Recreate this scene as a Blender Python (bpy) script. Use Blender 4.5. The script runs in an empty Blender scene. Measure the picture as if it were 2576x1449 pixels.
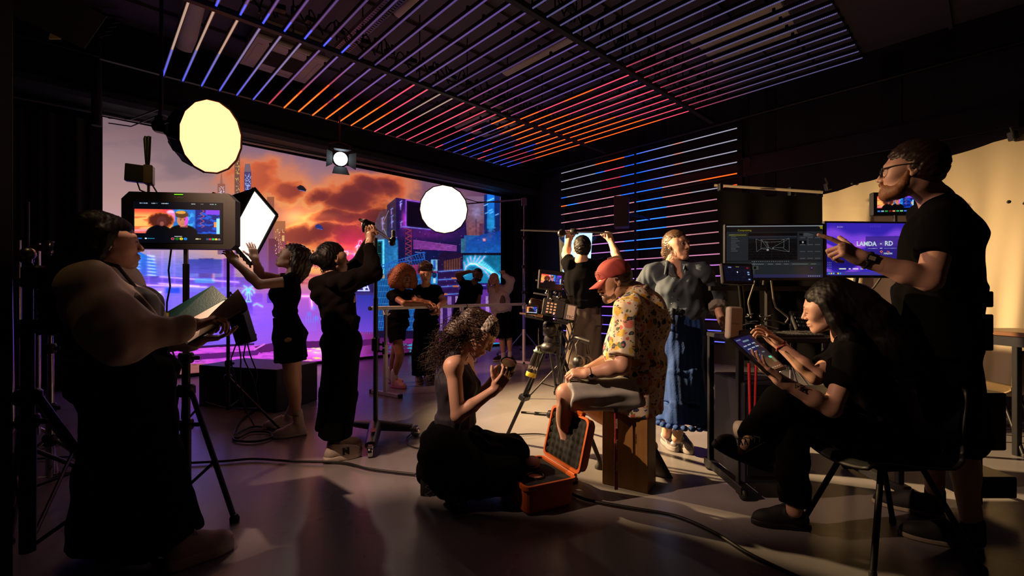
# Virtual-production studio: an LED-wall film set with crew, actors and lights.
import bpy, math, random
import numpy as np
from math import sin, cos, pi, radians as rad
from mathutils import Vector, Matrix, Quaternion

FPX, HZ, CAMH = 1140.0, 744.0, 1.22          # focal length (px), horizon row, camera height
random.seed(7); RNG = np.random.default_rng(7)
SC = bpy.context.scene
COL = SC.collection

def P(px, py, Y):
    """a point of the place: photo pixel at depth Y metres"""
    return np.array([(px-1288)/FPX*Y, Y, CAMH-(py-HZ)/FPX*Y])
def F(px, py, z=0.0):
    """where the sight line through a photo pixel meets the floor (or height z)"""
    return P(px, py, (CAMH-z)*FPX/(py-HZ))
def nrm(v):
    v = np.asarray(v, float); n = np.linalg.norm(v)
    return v/n if n > 1e-9 else v
def lerp(a, b, t): return np.asarray(a, float)*(1-t)+np.asarray(b, float)*t
def V3(*a): return np.array(a, float)
UP = V3(0, 0, 1)
D1 = V3(0.730, 0.684, 0)      # along the LED wall, to the right
D2 = V3(-0.684, 0.730, 0)     # along the right wall, towards the LED wall
def srgb(r, g, b):
    f = lambda c: (c/12.92 if c <= .04045 else ((c+.055)/1.055)**2.4)
    return (f(r/255), f(g/255), f(b/255), 1)

# ------------------------------------------------------------------ objects
def tag(o, label=None, cat=None, group=None, kind=None):
    if label: o['label'] = label
    if cat: o['category'] = cat
    if group: o['group'] = group
    if kind: o['kind'] = kind
    return o
def empty(name, loc, label, cat, group=None):
    o = bpy.data.objects.new(name, None); COL.objects.link(o)
    o.location = Vector([float(c) for c in loc]); o.empty_display_size = .05
    return tag(o, label, cat, group)
def adopt(o, parent):
    o.parent = parent
    if parent.parent is None: o.matrix_parent_inverse = Matrix.Translation(-Vector(parent.location))
    return o
def recentre(o, loc):
    """put a mesh thing's origin at its base"""
    loc = [float(c) for c in loc]; n = len(o.data.vertices); co = np.empty(n*3, np.float32); o.data.vertices.foreach_get('co', co)
    co = co.reshape(-1, 3)-np.array(loc, np.float32); o.data.vertices.foreach_set('co', co.ravel()); o.data.update()
    o.location = loc
    return o
def link(me, name, parent=None):
    o = bpy.data.objects.new(name, me); COL.objects.link(o)
    if parent is not None: adopt(o, parent)
    return o
def npmesh(name, v, quads, mats, smooth=True, tris=None):
    me = bpy.data.meshes.new(name)
    v = np.asarray(v, np.float32); quads = np.asarray(quads, np.int32).reshape(-1, 4)
    tris = np.zeros((0, 3), np.int32) if tris is None else np.asarray(tris, np.int32).reshape(-1, 3)
    nq, nt = len(quads), len(tris)
    me.vertices.add(len(v)); me.vertices.foreach_set('co', v.ravel())
    me.loops.add(nq*4+nt*3); me.loops.foreach_set('vertex_index', np.concatenate([quads.ravel(), tris.ravel()]))
    me.polygons.add(nq+nt)
    me.polygons.foreach_set('loop_start', np.concatenate([np.arange(nq)*4, nq*4+np.arange(nt)*3]).astype(np.int32))
    me.polygons.foreach_set('loop_total', np.concatenate([np.full(nq, 4), np.full(nt, 3)]).astype(np.int32))
    me.polygons.foreach_set('use_smooth', np.full(nq+nt, smooth))
    for m in (mats if isinstance(mats, (list, tuple)) else [mats]): me.materials.append(m)
    me.update(calc_edges=True); me.validate()
    return me

class MB:
    """collects boxes, tubes, lathes, prisms in world space; build() links them as ONE mesh object"""
    def __init__(s): s.v = []; s.f = []; s.m = []; s.sm = []
    def add(s, verts, faces, m=0, smooth=False):
        o = len(s.v); s.v += [tuple(float(c) for c in p) for p in verts]
        for f in faces:
            s.f.append([i+o for i in f]); s.m.append(m); s.sm.append(smooth)
        return s
    def box(s, c, half, x=(1, 0, 0), y=(0, 1, 0), z=None, m=0, bev=0.0):
        c = np.asarray(c, float); x = nrm(x); y = np.asarray(y, float); y = nrm(y-x*np.dot(x, y))
        z = np.cross(x, y); hx, hy, hz = half
        b = min(bev, hx*.9, hy*.9, hz*.9)
        if b <= 0:
            vs = [c+x*hx*i+y*hy*j+z*hz*k for k in (-1, 1) for j in (-1, 1) for i in (-1, 1)]
            return s.add(vs, [(0, 2, 3, 1), (4, 5, 7, 6), (0, 1, 5, 4), (2, 6, 7, 3), (0, 4, 6, 2), (1, 3, 7, 5)], m)
        vs = []; idx = {}
        for i in (-1, 1):
            for j in (-1, 1):
                for k in (-1, 1):
                    for a in range(3):
                        d = [hx-b, hy-b, hz-b]; d[a] += b
                        idx[(i, j, k, a)] = len(vs); vs.append(c+x*d[0]*i+y*d[1]*j+z*d[2]*k)
        fs = []
        for a in range(3):
            b1, b2 = (a+1) % 3, (a+2) % 3
            for sgn in (-1, 1):
                q = []
                for (p, r) in ((-1, -1), (1, -1), (1, 1), (-1, 1)):
                    t = [0, 0, 0]; t[a] = sgn; t[b1] = p; t[b2] = r; q.append(idx[(t[0], t[1], t[2], a)])
                fs.append(q if sgn > 0 else q[::-1])
            for p in (-1, 1):
                for r in (-1, 1):
                    q = []
                    for sgn, aa in ((-1, b1), (1, b1), (1, b2), (-1, b2)):
                        t = [0, 0, 0]; t[a] = sgn; t[b1] = p; t[b2] = r; q.append(idx[(t[0], t[1], t[2], aa)])
                    fs.append(q if p*r < 0 else q[::-1])
        for i in (-1, 1):
            for j in (-1, 1):
                for k in (-1, 1):
                    q = [idx[(i, j, k, a)] for a in range(3)]
                    fs.append(q if i*j*k > 0 else q[::-1])
        return s.add(vs, fs, m)
    def tube(s, pts, r, n=8, m=0, cap=True, smooth=True):
        pts = [np.asarray(p, float) for p in pts]
        rs = r if isinstance(r, (list, tuple, np.ndarray)) else [r]*len(pts)
        vs = []; fs = []; prev = None
        for i, p in enumerate(pts):
            t = nrm(pts[min(i+1, len(pts)-1)]-pts[max(i-1, 0)])
            if prev is None:
                a = UP if abs(t[2]) < .9 else V3(1, 0, 0); u = nrm(np.cross(a, t))
            else: u = nrm(prev-t*np.dot(prev, t))
            prev = u; w = np.cross(t, u)
            for k in range(n):
                an = 2*pi*k/n; vs.append(p+rs[i]*(u*cos(an)+w*sin(an)))
        for i in range(len(pts)-1):
            for k in range(n):
                a, b = i*n+k, i*n+(k+1) % n; fs.append((a, b, b+n, a+n))
        s.add(vs, fs, m, smooth)
        if cap:
            L = len(pts)-1
            s.add(vs[:n], [list(range(n))[::-1]], m); s.add(vs[L*n:], [list(range(n))], m)
        return s
    def lathe(s, c, axis, prof, n=16, m=0, smooth=True, close=True):
        """prof: (radius, height along axis)"""
        c = np.asarray(c, float); t = nrm(axis); a = UP if abs(t[2]) < .9 else V3(1, 0, 0)
        u = nrm(np.cross(a, t)); w = np.cross(t, u); vs = []; fs = []
        for (r, h) in prof:
            for k in range(n):
                an = 2*pi*k/n; vs.append(c+t*h+r*(u*cos(an)+w*sin(an)))
        for i in range(len(prof)-1):
            for k in range(n):
                a_, b_ = i*n+k, i*n+(k+1) % n; fs.append((a_, b_, b_+n, a_+n))
        s.add(vs, fs, m, smooth)
        if close:
            L = len(prof)-1
            if prof[0][0] > 1e-5: s.add(vs[:n], [list(range(n))[::-1]], m)
            if prof[L][0] > 1e-5: s.add(vs[L*n:], [list(range(n))], m)
        return s
    def prism(s, outline, thick, m=0):
        """outline: 3-D polygon; thick: vector"""
        n = len(outline); a = [np.asarray(p, float) for p in outline]; b = [p+np.asarray(thick, float) for p in a]
        nv = sum((np.cross(a[i]-a[0], a[(i+1) % n]-a[0]) for i in range(n)), V3(0, 0, 0))
        up = np.dot(nv, thick) > 0
        f = [list(range(n))[::-1] if up else list(range(n)), [i+n for i in (range(n) if up else range(n-1, -1, -1))]]
        for i in range(n):
            j = (i+1) % n; q = [i, j, j+n, i+n]; f.append(q if up else q[::-1])
        return s.add(a+b, f, m)
    def sheet(s, fn, nu, nv, m=0, smooth=True):
        vs = [fn(i/nu, j/nv) for j in range(nv+1) for i in range(nu+1)]
        fs = [(j*(nu+1)+i, j*(nu+1)+i+1, (j+1)*(nu+1)+i+1, (j+1)*(nu+1)+i) for j in range(nv) for i in range(nu)]
        return s.add(vs, fs, m, smooth)
    def ball(s, c, r, n=12, m=0, x=(1, 0, 0), y=(0, 1, 0)):
        r3 = r if isinstance(r, (list, tuple)) else (r, r, r)
        x = nrm(x); y = nrm(np.asarray(y, float)-x*np.dot(x, y)); z = np.cross(x, y); c = np.asarray(c, float)
        def fn(u, v):
            a = 2*pi*u; b = pi*(v-.5)
            return c+x*r3[0]*cos(b)*cos(a)+y*r3[1]*cos(b)*sin(a)+z*r3[2]*sin(b)
        return s.sheet(fn, n, max(4, n//2+1), m)
    def text(s, txt, size, org, x, y, m=0, thick=.001, align='CENTER', bold=0.0):
        cu = bpy.data.curves.new('t', 'FONT'); cu.body = txt; cu.size = size; cu.align_x = align; cu.align_y = 'CENTER'
        cu.extrude = thick; cu.offset = bold; cu.resolution_u = 2
        ob = bpy.data.objects.new('t', cu); COL.objects.link(ob)
        dg = bpy.context.evaluated_depsgraph_get(); me = bpy.data.meshes.new_from_object(ob.evaluated_get(dg))
        x = nrm(x); y = nrm(y); z = np.cross(x, y); org = np.asarray(org, float)
        s.add([org+x*v.co.x+y*v.co.y+z*v.co.z for v in me.vertices], [list(p.vertices) for p in me.polygons], m)
        bpy.data.objects.remove(ob); bpy.data.curves.remove(cu); bpy.data.meshes.remove(me)
        return s
    def build(s, name, mats, parent=None):
        me = bpy.data.meshes.new(name); me.from_pydata(s.v, [], s.f)
        mats = mats if isinstance(mats, (list, tuple)) else [mats]
        for m in mats: me.materials.append(m)
        me.polygons.foreach_set('material_index', s.m); me.polygons.foreach_set('use_smooth', s.sm); me.update()
        return link(me, name, parent)

# ------------------------------------------------------------------ materials
MATS = {}
def mat(name, col, rough=.5, metal=0.0, emit=None, estr=0.0, var=.12, scale=30., coat=0.0, spec=.5, bump=0.0, bscale=200., trans=0.0, sheen=0.0, alpha=1.0):
    """procedural material: base colour varied by noise, optional noise bump"""
    if name in MATS: return MATS[name]
    m = bpy.data.materials.new(name); m.use_nodes = True; nt = m.node_tree; b = nt.nodes['Principled BSDF']
    c = srgb(*col) if max(col) > 1 else (*col, 1)
    b.inputs['Roughness'].default_value = rough; b.inputs['Metallic'].default_value = metal
    b.inputs['Specular IOR Level'].default_value = spec; b.inputs['Coat Weight'].default_value = coat
    b.inputs['Transmission Weight'].default_value = trans; b.inputs['Sheen Weight'].default_value = sheen
    b.inputs['Alpha'].default_value = alpha
    tc = nt.nodes.new('ShaderNodeTexCoord'); nz = nt.nodes.new('ShaderNodeTexNoise'); nz.inputs['Scale'].default_value = scale
    nz.inputs['Detail'].default_value = 3
    nt.links.new(tc.outputs['Object'], nz.inputs['Vector'])
    mx = nt.nodes.new('ShaderNodeMix'); mx.data_type = 'RGBA'
    nt.links.new(nz.outputs['Fac'], mx.inputs['Factor'])
    mx.inputs[6].default_value = tuple(x*(1-var) for x in c[:3])+(1,)
    mx.inputs[7].default_value = tuple(min(1, x*(1+var)) for x in c[:3])+(1,)
    nt.links.new(mx.outputs[2], b.inputs['Base Color'])
    if bump:
        n2 = nt.nodes.new('ShaderNodeTexNoise'); n2.inputs['Scale'].default_value = bscale; nt.links.new(tc.outputs['Object'], n2.inputs['Vector'])
        bp = nt.nodes.new('ShaderNodeBump'); bp.inputs['Strength'].default_value = bump; bp.inputs['Distance'].default_value = .01
        nt.links.new(n2.outputs['Fac'], bp.inputs['Height']); nt.links.new(bp.outputs[0], b.inputs['Normal'])
    if emit is not None:
        e = srgb(*emit) if max(emit) > 1 else (*emit, 1)
        b.inputs['Emission Color'].default_value = e; b.inputs['Emission Strength'].default_value = estr
    MATS[name] = m
    return m
def nodes_of(m): return m.node_tree.nodes, m.node_tree.links
def lamp_mat(name, col, strength):
    return mat(name, (.02, .02, .02), .5, emit=col, estr=strength, var=0)
def image_mat(name, arr, strength=1.0, rough=.35, light=True):
    """a display showing a picture painted by this script (arr: h x w x 3, sRGB 0..1, row 0 = bottom)"""
    h, w, _ = arr.shape
    im = bpy.data.images.new(name, w, h, alpha=False)
    px = np.ones((h, w, 4), np.float32); px[..., :3] = np.clip(arr, 0, 1)
    im.pixels.foreach_set(px.ravel()); im.update(); im.pack()
    m = bpy.data.materials.new(name); m.use_nodes = True; nt = m.node_tree; b = nt.nodes['Principled BSDF']
    b.inputs['Base Color'].default_value = (.012, .012, .014, 1); b.inputs['Roughness'].default_value = rough
    uv = nt.nodes.new('ShaderNodeUVMap'); ti = nt.nodes.new('ShaderNodeTexImage'); ti.image = im; ti.extension = 'EXTEND'
    nt.links.new(uv.outputs[0], ti.inputs[0]); nt.links.new(ti.outputs[0], b.inputs['Emission Color'])
    b.inputs['Emission Strength'].default_value = strength
    if not light: m.cycles.emission_sampling = 'NONE'
    return m
def display(name, bl, br, tr, tl, m, parent):
    """flat screen quad with UVs"""
    me = bpy.data.meshes.new(name); me.from_pydata([tuple(map(float, p)) for p in (bl, br, tr, tl)], [], [(0, 1, 2, 3)])
    uv = me.uv_layers.new(name='UVMap')
    for i, c in enumerate([(0, 0), (1, 0), (1, 1), (0, 1)]): uv.data[i].uv = c
    me.materials.append(m); me.update()
    return link(me, name, parent)

M_BLK = mat('black_metal', (.012, .012, .013), .42, .3, var=.2)
M_MATTE = mat('matte_black', (.008, .008, .009), .75)
M_PLAST = mat('black_plastic', (.014, .014, .015), .38)
M_RUB = mat('black_rubber', (.01, .01, .01), .6)
M_CHROME = mat('chrome', (.55, .55, .57), .16, 1.0, var=.05)
M_STEEL = mat('brushed_steel', (.35, .35, .36), .3, 1.0)
M_GREY = mat('grey_plastic', (.08, .08, .085), .5)
M_WHITE = mat('white_enamel', (.72, .70, .69), .35)
M_CABLE = mat('cable_rubber', (.009, .009, .009), .5)
# ------------------------------------------------------------------ smooth solids (bodies, clothes, hair)
class Sdf:
    """a smooth union of tapered limbs, ellipsoids and boxes, meshed as one continuous surface"""
    def __init__(s): s.p = []
    def _add(s, fn, lo, hi, k, op): s.p.append((fn, np.asarray(lo, float), np.asarray(hi, float), k, op)); return s
    def cap(s, a, b, ra, rb=None, k=.02, op=0):
        a = np.asarray(a, float); b = np.asarray(b, float); rb = ra if rb is None else rb
        ab = b-a; L2 = max(float(ab@ab), 1e-9)
        def fn(x, y, z):
            px, py, pz = x-a[0], y-a[1], z-a[2]
            t = np.clip((px*ab[0]+py*ab[1]+pz*ab[2])/L2, 0, 1)
            return np.sqrt((px-t*ab[0])**2+(py-t*ab[1])**2+(pz-t*ab[2])**2)-(ra+(rb-ra)*t)
        r = max(ra, rb); return s._add(fn, np.minimum(a, b)-r, np.maximum(a, b)+r, k, op)
    def chain(s, pts, rs, k=.02):
        for i in range(len(pts)-1): s.cap(pts[i], pts[i+1], rs[i], rs[i+1], k)
        return s
    def ell(s, c, r, x=(1, 0, 0), y=(0, 1, 0), k=.02, op=0):
        c = np.asarray(c, float); x = nrm(x); y = nrm(np.asarray(y, float)-x*np.dot(x, y)); z = np.cross(x, y); r = np.asarray(r, float)
        def fn(X, Y, Z):
            px, py, pz = X-c[0], Y-c[1], Z-c[2]
            u = (px*x[0]+py*x[1]+pz*x[2])/r[0]; v = (px*y[0]+py*y[1]+pz*y[2])/r[1]; w = (px*z[0]+py*z[1]+pz*z[2])/r[2]
            k0 = np.sqrt(u*u+v*v+w*w)+1e-9; k1 = np.sqrt((u/r[0])**2+(v/r[1])**2+(w/r[2])**2)+1e-9
            return k0*(k0-1)/k1
        e = np.sqrt((x*r[0])**2+(y*r[1])**2+(z*r[2])**2); return s._add(fn, c-e, c+e, k, op)
    def seg(s, a, b, ra, rb, side, k=.03, flat=True, op=0, fr=.012):
        """elliptical tapering section from a to b; ra, rb = (half width along side, half depth)"""
        a = np.asarray(a, float); b = np.asarray(b, float); ab = b-a; L = max(np.linalg.norm(ab), 1e-6); t_ = ab/L
        u_ = nrm(np.asarray(side, float)-t_*np.dot(side, t_)); w_ = np.cross(t_, u_)
        def fn(x, y, z):
            px, py, pz = x-a[0], y-a[1], z-a[2]
            h = px*t_[0]+py*t_[1]+pz*t_[2]; t = np.clip(h/L, 0, 1)
            hx = h if flat else t*L
            qx, qy, qz = px-hx*t_[0], py-hx*t_[1], pz-hx*t_[2]
            u = qx*u_[0]+qy*u_[1]+qz*u_[2]; v = qx*w_[0]+qy*w_[1]+qz*w_[2]
            RX = ra[0]+(rb[0]-ra[0])*t; RY = ra[1]+(rb[1]-ra[1])*t
            if not flat:
                w = qx*t_[0]+qy*t_[1]+qz*t_[2]; R3 = np.minimum(RX, RY)
                q = np.sqrt((u/RX)**2+(v/RY)**2+(w/R3)**2)+1e-9
                return (q-1)*q/np.sqrt((u/RX**2)**2+(v/RY**2)**2+(w/R3**2)**2+1e-9)
            q = np.sqrt((u/RX)**2+(v/RY)**2)+1e-9
            d = (q-1)*q/np.sqrt((u/RX**2)**2+(v/RY**2)**2+1e-9)
            e = np.maximum(-h, h-L)
            m = np.maximum(d, e); h_ = np.maximum(fr-np.abs(d-e), 0)/fr
            return m+h_*h_*fr*.25
        r = max(*ra, *rb); lo = np.minimum(a, b)-r; hi = np.maximum(a, b)+r
        return s._add(fn, lo, hi, k, op)
    def loft(s, pts, rs, side, k=.03, flat=True):
        for i in range(len(pts)-1): s.seg(pts[i], pts[i+1], rs[i], rs[i+1], side, k, flat and True)
        return s
    def box(s, c, half, x, y, rnd=.01, k=.01, op=0):
        c = np.asarray(c, float); x = nrm(x); y = nrm(np.asarray(y, float)-x*np.dot(x, y)); z = np.cross(x, y); hb = np.asarray(half, float)-rnd
        def fn(X, Y, Z):
            px, py, pz = X-c[0], Y-c[1], Z-c[2]
            qs = [np.abs(px*a[0]+py*a[1]+pz*a[2])-h for a, h in zip((x, y, z), hb)]
            out = np.sqrt(sum(np.maximum(q, 0)**2 for q in qs))
            return out+np.minimum(np.maximum(np.maximum(qs[0], qs[1]), qs[2]), 0)-rnd
        e = np.abs(x)*half[0]+np.abs(y)*half[1]+np.abs(z)*half[2]; return s._add(fn, c-e, c+e, k, op)
    def cut(s, p, n, R=None, k=.004):
        """remove everything on the side n points to (within R of p)"""
        p = np.asarray(p, float); n = nrm(n)
        def fn(x, y, z): return -((x-p[0])*n[0]+(y-p[1])*n[1]+(z-p[2])*n[2])
        R = 9. if R is None else R
        return s._add(fn, p-R, p+R, k, 1)
    def grid(s, h, lo, hi, fold=None):
        n = np.ceil((hi-lo)/h).astype(int)+1
        ax = [lo[i]+h*np.arange(n[i]) for i in range(3)]
        f = np.full(n, 1.0, np.float32)
        for fn, l, u, k, op in s.p:
            pad = k+2.5*h
            i0 = np.maximum(np.floor((l-pad-lo)/h).astype(int), 0); i1 = np.minimum(np.ceil((u+pad-lo)/h).astype(int)+1, n)
            if np.any(i1 <= i0): continue
            sl = tuple(slice(a, b) for a, b in zip(i0, i1))
            d = fn(ax[0][sl[0]][:, None, None], ax[1][sl[1]][None, :, None], ax[2][sl[2]][None, None, :]).astype(np.float32)
            g = f[sl]; k = max(k, 1e-5)
            if op == 0:
                q = np.maximum(k-np.abs(g-d), 0)/k; f[sl] = np.minimum(g, d)-q*q*k*.25
            else:
                d = -d; q = np.maximum(k-np.abs(g-d), 0)/k; f[sl] = np.maximum(g, d)+q*q*k*.25
        if fold is not None:
            m = np.abs(f) < 4*h; ii = np.nonzero(m)
            f[m] += fold(ax[0][ii[0]], ax[1][ii[1]], ax[2][ii[2]]).astype(np.float32)
        return f
    def bounds(s):
        b = [(l, u) for fn, l, u, k, op in s.p if op == 0]
        return np.min([x[0] for x in b], 0), np.max([x[1] for x in b], 0)
    def surface(s, h, fold=None, fine=()):
        """fine: list of (centre, radius box half, h) regions meshed more finely"""
        lo, hi = s.bounds(); lo = lo-3*h; hi = hi+3*h
        v, q = surfnet(s.grid(h, lo, hi, fold), lo, h)
        VS, QS = [], []
        def keep(v, q, m):
            q = q[m]; u, inv = np.unique(q.ravel(), return_inverse=True); return v[u], inv.reshape(-1, 4)
        parts = [(v, q)]
        for c, hb, hf in fine:
            c = np.asarray(c); hb = np.asarray(hb); new = []
            for i, (v, q) in enumerate(parts):
                if len(q):
                    cen = v[q].mean(1); ho = h if i == 0 else fine[i-1][2]
                    m = ~np.all(np.abs(cen-c) < hb-.7*ho, axis=1)
                    if not m.all(): v, q = keep(v, q, m)
                new.append((v, q))
            parts = new+[surfnet(s.grid(hf, c-hb, c+hb, fold), c-hb, hf)]
        o = 0
        for v, q in parts:
            VS.append(v); QS.append(q+o); o += len(v)
        return np.concatenate(VS), np.concatenate(QS)
    def decal(s, region, name, m, parent, off, h=.003, fold=None):
        """a thin layer lying on this surface inside `region` (hair, lips, brows)"""
        lo, hi = region.bounds(); lo = lo-3*h; hi = hi+3*h
        f = s.grid(h, lo, hi, fold)-off; g = region.grid(h, lo, hi); q = np.maximum(.003-np.abs(f-g), 0)/.003
        v, qd = surfnet(np.maximum(f, g)+q*q*.003*.25, lo, h)
        return link(npmesh(name, v, qd, m), name, parent)
    def build(s, name, m, parent=None, h=.008, fold=None, fine=()):
        v, q = s.surface(h, fold, fine)
        return link(npmesh(name, v, q, m), name, parent)

def surfnet(f, o, h):
    s = f < 0; n = np.array(f.shape)
    if min(n) < 3: return np.zeros((0, 3)), np.zeros((0, 4), int)
    cs = [(i, j, k) for i in (0, 1) for j in (0, 1) for k in (0, 1)]
    cnt = np.zeros(n-1, np.int8)
    for i, j, k in cs: cnt += s[i:n[0]-1+i, j:n[1]-1+j, k:n[2]-1+k]
    act = np.argwhere((cnt > 0) & (cnt < 8)); M = len(act)
    if M == 0: return np.zeros((0, 3)), np.zeros((0, 4), int)
    idm = np.full(n-1, -1, np.int32); idm[act[:, 0], act[:, 1], act[:, 2]] = np.arange(M)
    f8 = np.stack([f[act[:, 0]+i, act[:, 1]+j, act[:, 2]+k] for i, j, k in cs], 1)
    acc = np.zeros((M, 3)); num = np.zeros(M)
    for a in range(8):
        for bit in (1, 2, 4):
            if a & bit: continue
            b = a | bit; fa, fb = f8[:, a], f8[:, b]; m = (fa < 0) != (fb < 0)
            t = np.where(m, fa/np.where(m, fa-fb, 1), 0); pa = np.array(cs[a]); pb = np.array(cs[b])
            acc += (pa+t[:, None]*(pb-pa))*m[:, None]; num += m
    v = np.asarray(o)+h*(act+acc/num[:, None])
    Q = []
    for ax in range(3):
        a1, a2 = (ax+1) % 3, (ax+2) % 3
        A = np.take(s, range(n[ax]-1), ax); B = np.take(s, range(1, n[ax]), ax)
        e = np.argwhere(A != B)
        e = e[(e[:, a1] > 0) & (e[:, a1] < n[a1]-1) & (e[:, a2] > 0) & (e[:, a2] < n[a2]-1)]
        if not len(e): continue
        def cell(d1, d2):
            c = e.copy(); c[:, a1] += d1; c[:, a2] += d2; return idm[c[:, 0], c[:, 1], c[:, 2]]
        q = np.stack([cell(-1, -1), cell(0, -1), cell(0, 0), cell(-1, 0)], 1)
        ins = A[e[:, 0], e[:, 1], e[:, 2]]
        q[~ins] = q[~ins][:, ::-1]; Q.append(q)
    q = np.concatenate(Q) if Q else np.zeros((0, 4), int)
    return v, q[np.all(q >= 0, 1)]

def fold_fn(amp, wl, axis=None, seed=0):
    """cloth wrinkles: waves of wavelength wl, running across `axis` when given"""
    r = np.random.default_rng(seed); W = []
    for i in range(5):
        d = nrm(r.normal(size=3))
        if axis is not None: d = nrm(d-np.asarray(axis)*np.dot(d, axis)*.85)
        W.append((d*2*pi/(wl*r.uniform(.6, 1.7)), r.uniform(0, 6.3), nrm(r.normal(size=3))*2*pi/(wl*3)))
    def fn(x, y, z):
        t = 0
        for d, p, e in W: t = t+np.sin(d[0]*x+d[1]*y+d[2]*z+p+1.4*np.sin(e[0]*x+e[1]*y+e[2]*z))
        return amp*t*.45
    return fn
def bump_fn(amp, wl, seed=0):
    """tight lumps, for curls and fleece"""
    r = np.random.default_rng(seed); ps = r.uniform(0, 6.3, 6); k = 2*pi/wl
    def fn(x, y, z):
        return amp*(np.sin(k*x+ps[0]+np.sin(k*.6*y+ps[3]))*np.sin(k*y+ps[1]+np.sin(k*.7*z+ps[4]))*np.sin(k*z+ps[2]+np.sin(k*.5*x+ps[5])))
    return fn

def strands(paths, radii, m, name, parent, n=4):
    """hair strands: many thin tapered tubes as one mesh"""
    VS, QS, o = [], [], 0
    for pts, r in zip(paths, radii):
        pts = np.asarray(pts); K = len(pts); t = np.gradient(pts, axis=0); t /= np.linalg.norm(t, axis=1)[:, None]+1e-9
        a = np.where(np.abs(t[:, 2:3]) < .8, [[0, 0, 1.]], [[1., 0, 0]]); u = np.cross(a, t); u /= np.linalg.norm(u, axis=1)[:, None]+1e-9
        w = np.cross(t, u); rr = r*np.linspace(1, .3, K)
        an = 2*pi*np.arange(n)/n
        ring = pts[:, None]+rr[:, None, None]*(u[:, None]*np.cos(an)[None, :, None]+w[:, None]*np.sin(an)[None, :, None])
        VS.append(ring.reshape(-1, 3)); i = np.arange(K-1)[:, None]*n+np.arange(n)[None]; j = np.arange(K-1)[:, None]*n+(np.arange(n)[None]+1) % n
        QS.append(np.stack([i, j, j+n, i+n], -1).reshape(-1, 4)+o); o += K*n
    return link(npmesh(name, np.concatenate(VS), np.concatenate(QS), m), name, parent)
# ------------------------------------------------------------------ pictures shown on the displays
def vnoise(x, y, seed=0):
    xi = np.floor(x).astype(np.int64); yi = np.floor(y).astype(np.int64); fx = x-xi; fy = y-yi
    fx = fx*fx*(3-2*fx); fy = fy*fy*(3-2*fy)
    def h(i, j):
        n = (i*374761393+j*668265263+seed*974711) & 0x7fffffff
        n = ((n ^ (n >> 13))*1274126177) & 0x7fffffff
        return ((n ^ (n >> 16)) & 0xffff)/65535.
    return (h(xi, yi)*(1-fx)+h(xi+1, yi)*fx)*(1-fy)+(h(xi, yi+1)*(1-fx)+h(xi+1, yi+1)*fx)*fy
def fbm(x, y, seed=0, o=5):
    t = 0; a = .5
    for i in range(o): t = t+a*vnoise(x*2**i, y*2**i, seed+i); a *= .5
    return t
def sst(a, b, x):
    t = np.clip((x-a)/(b-a), 0, 1); return t*t*(3-2*t)
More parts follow.
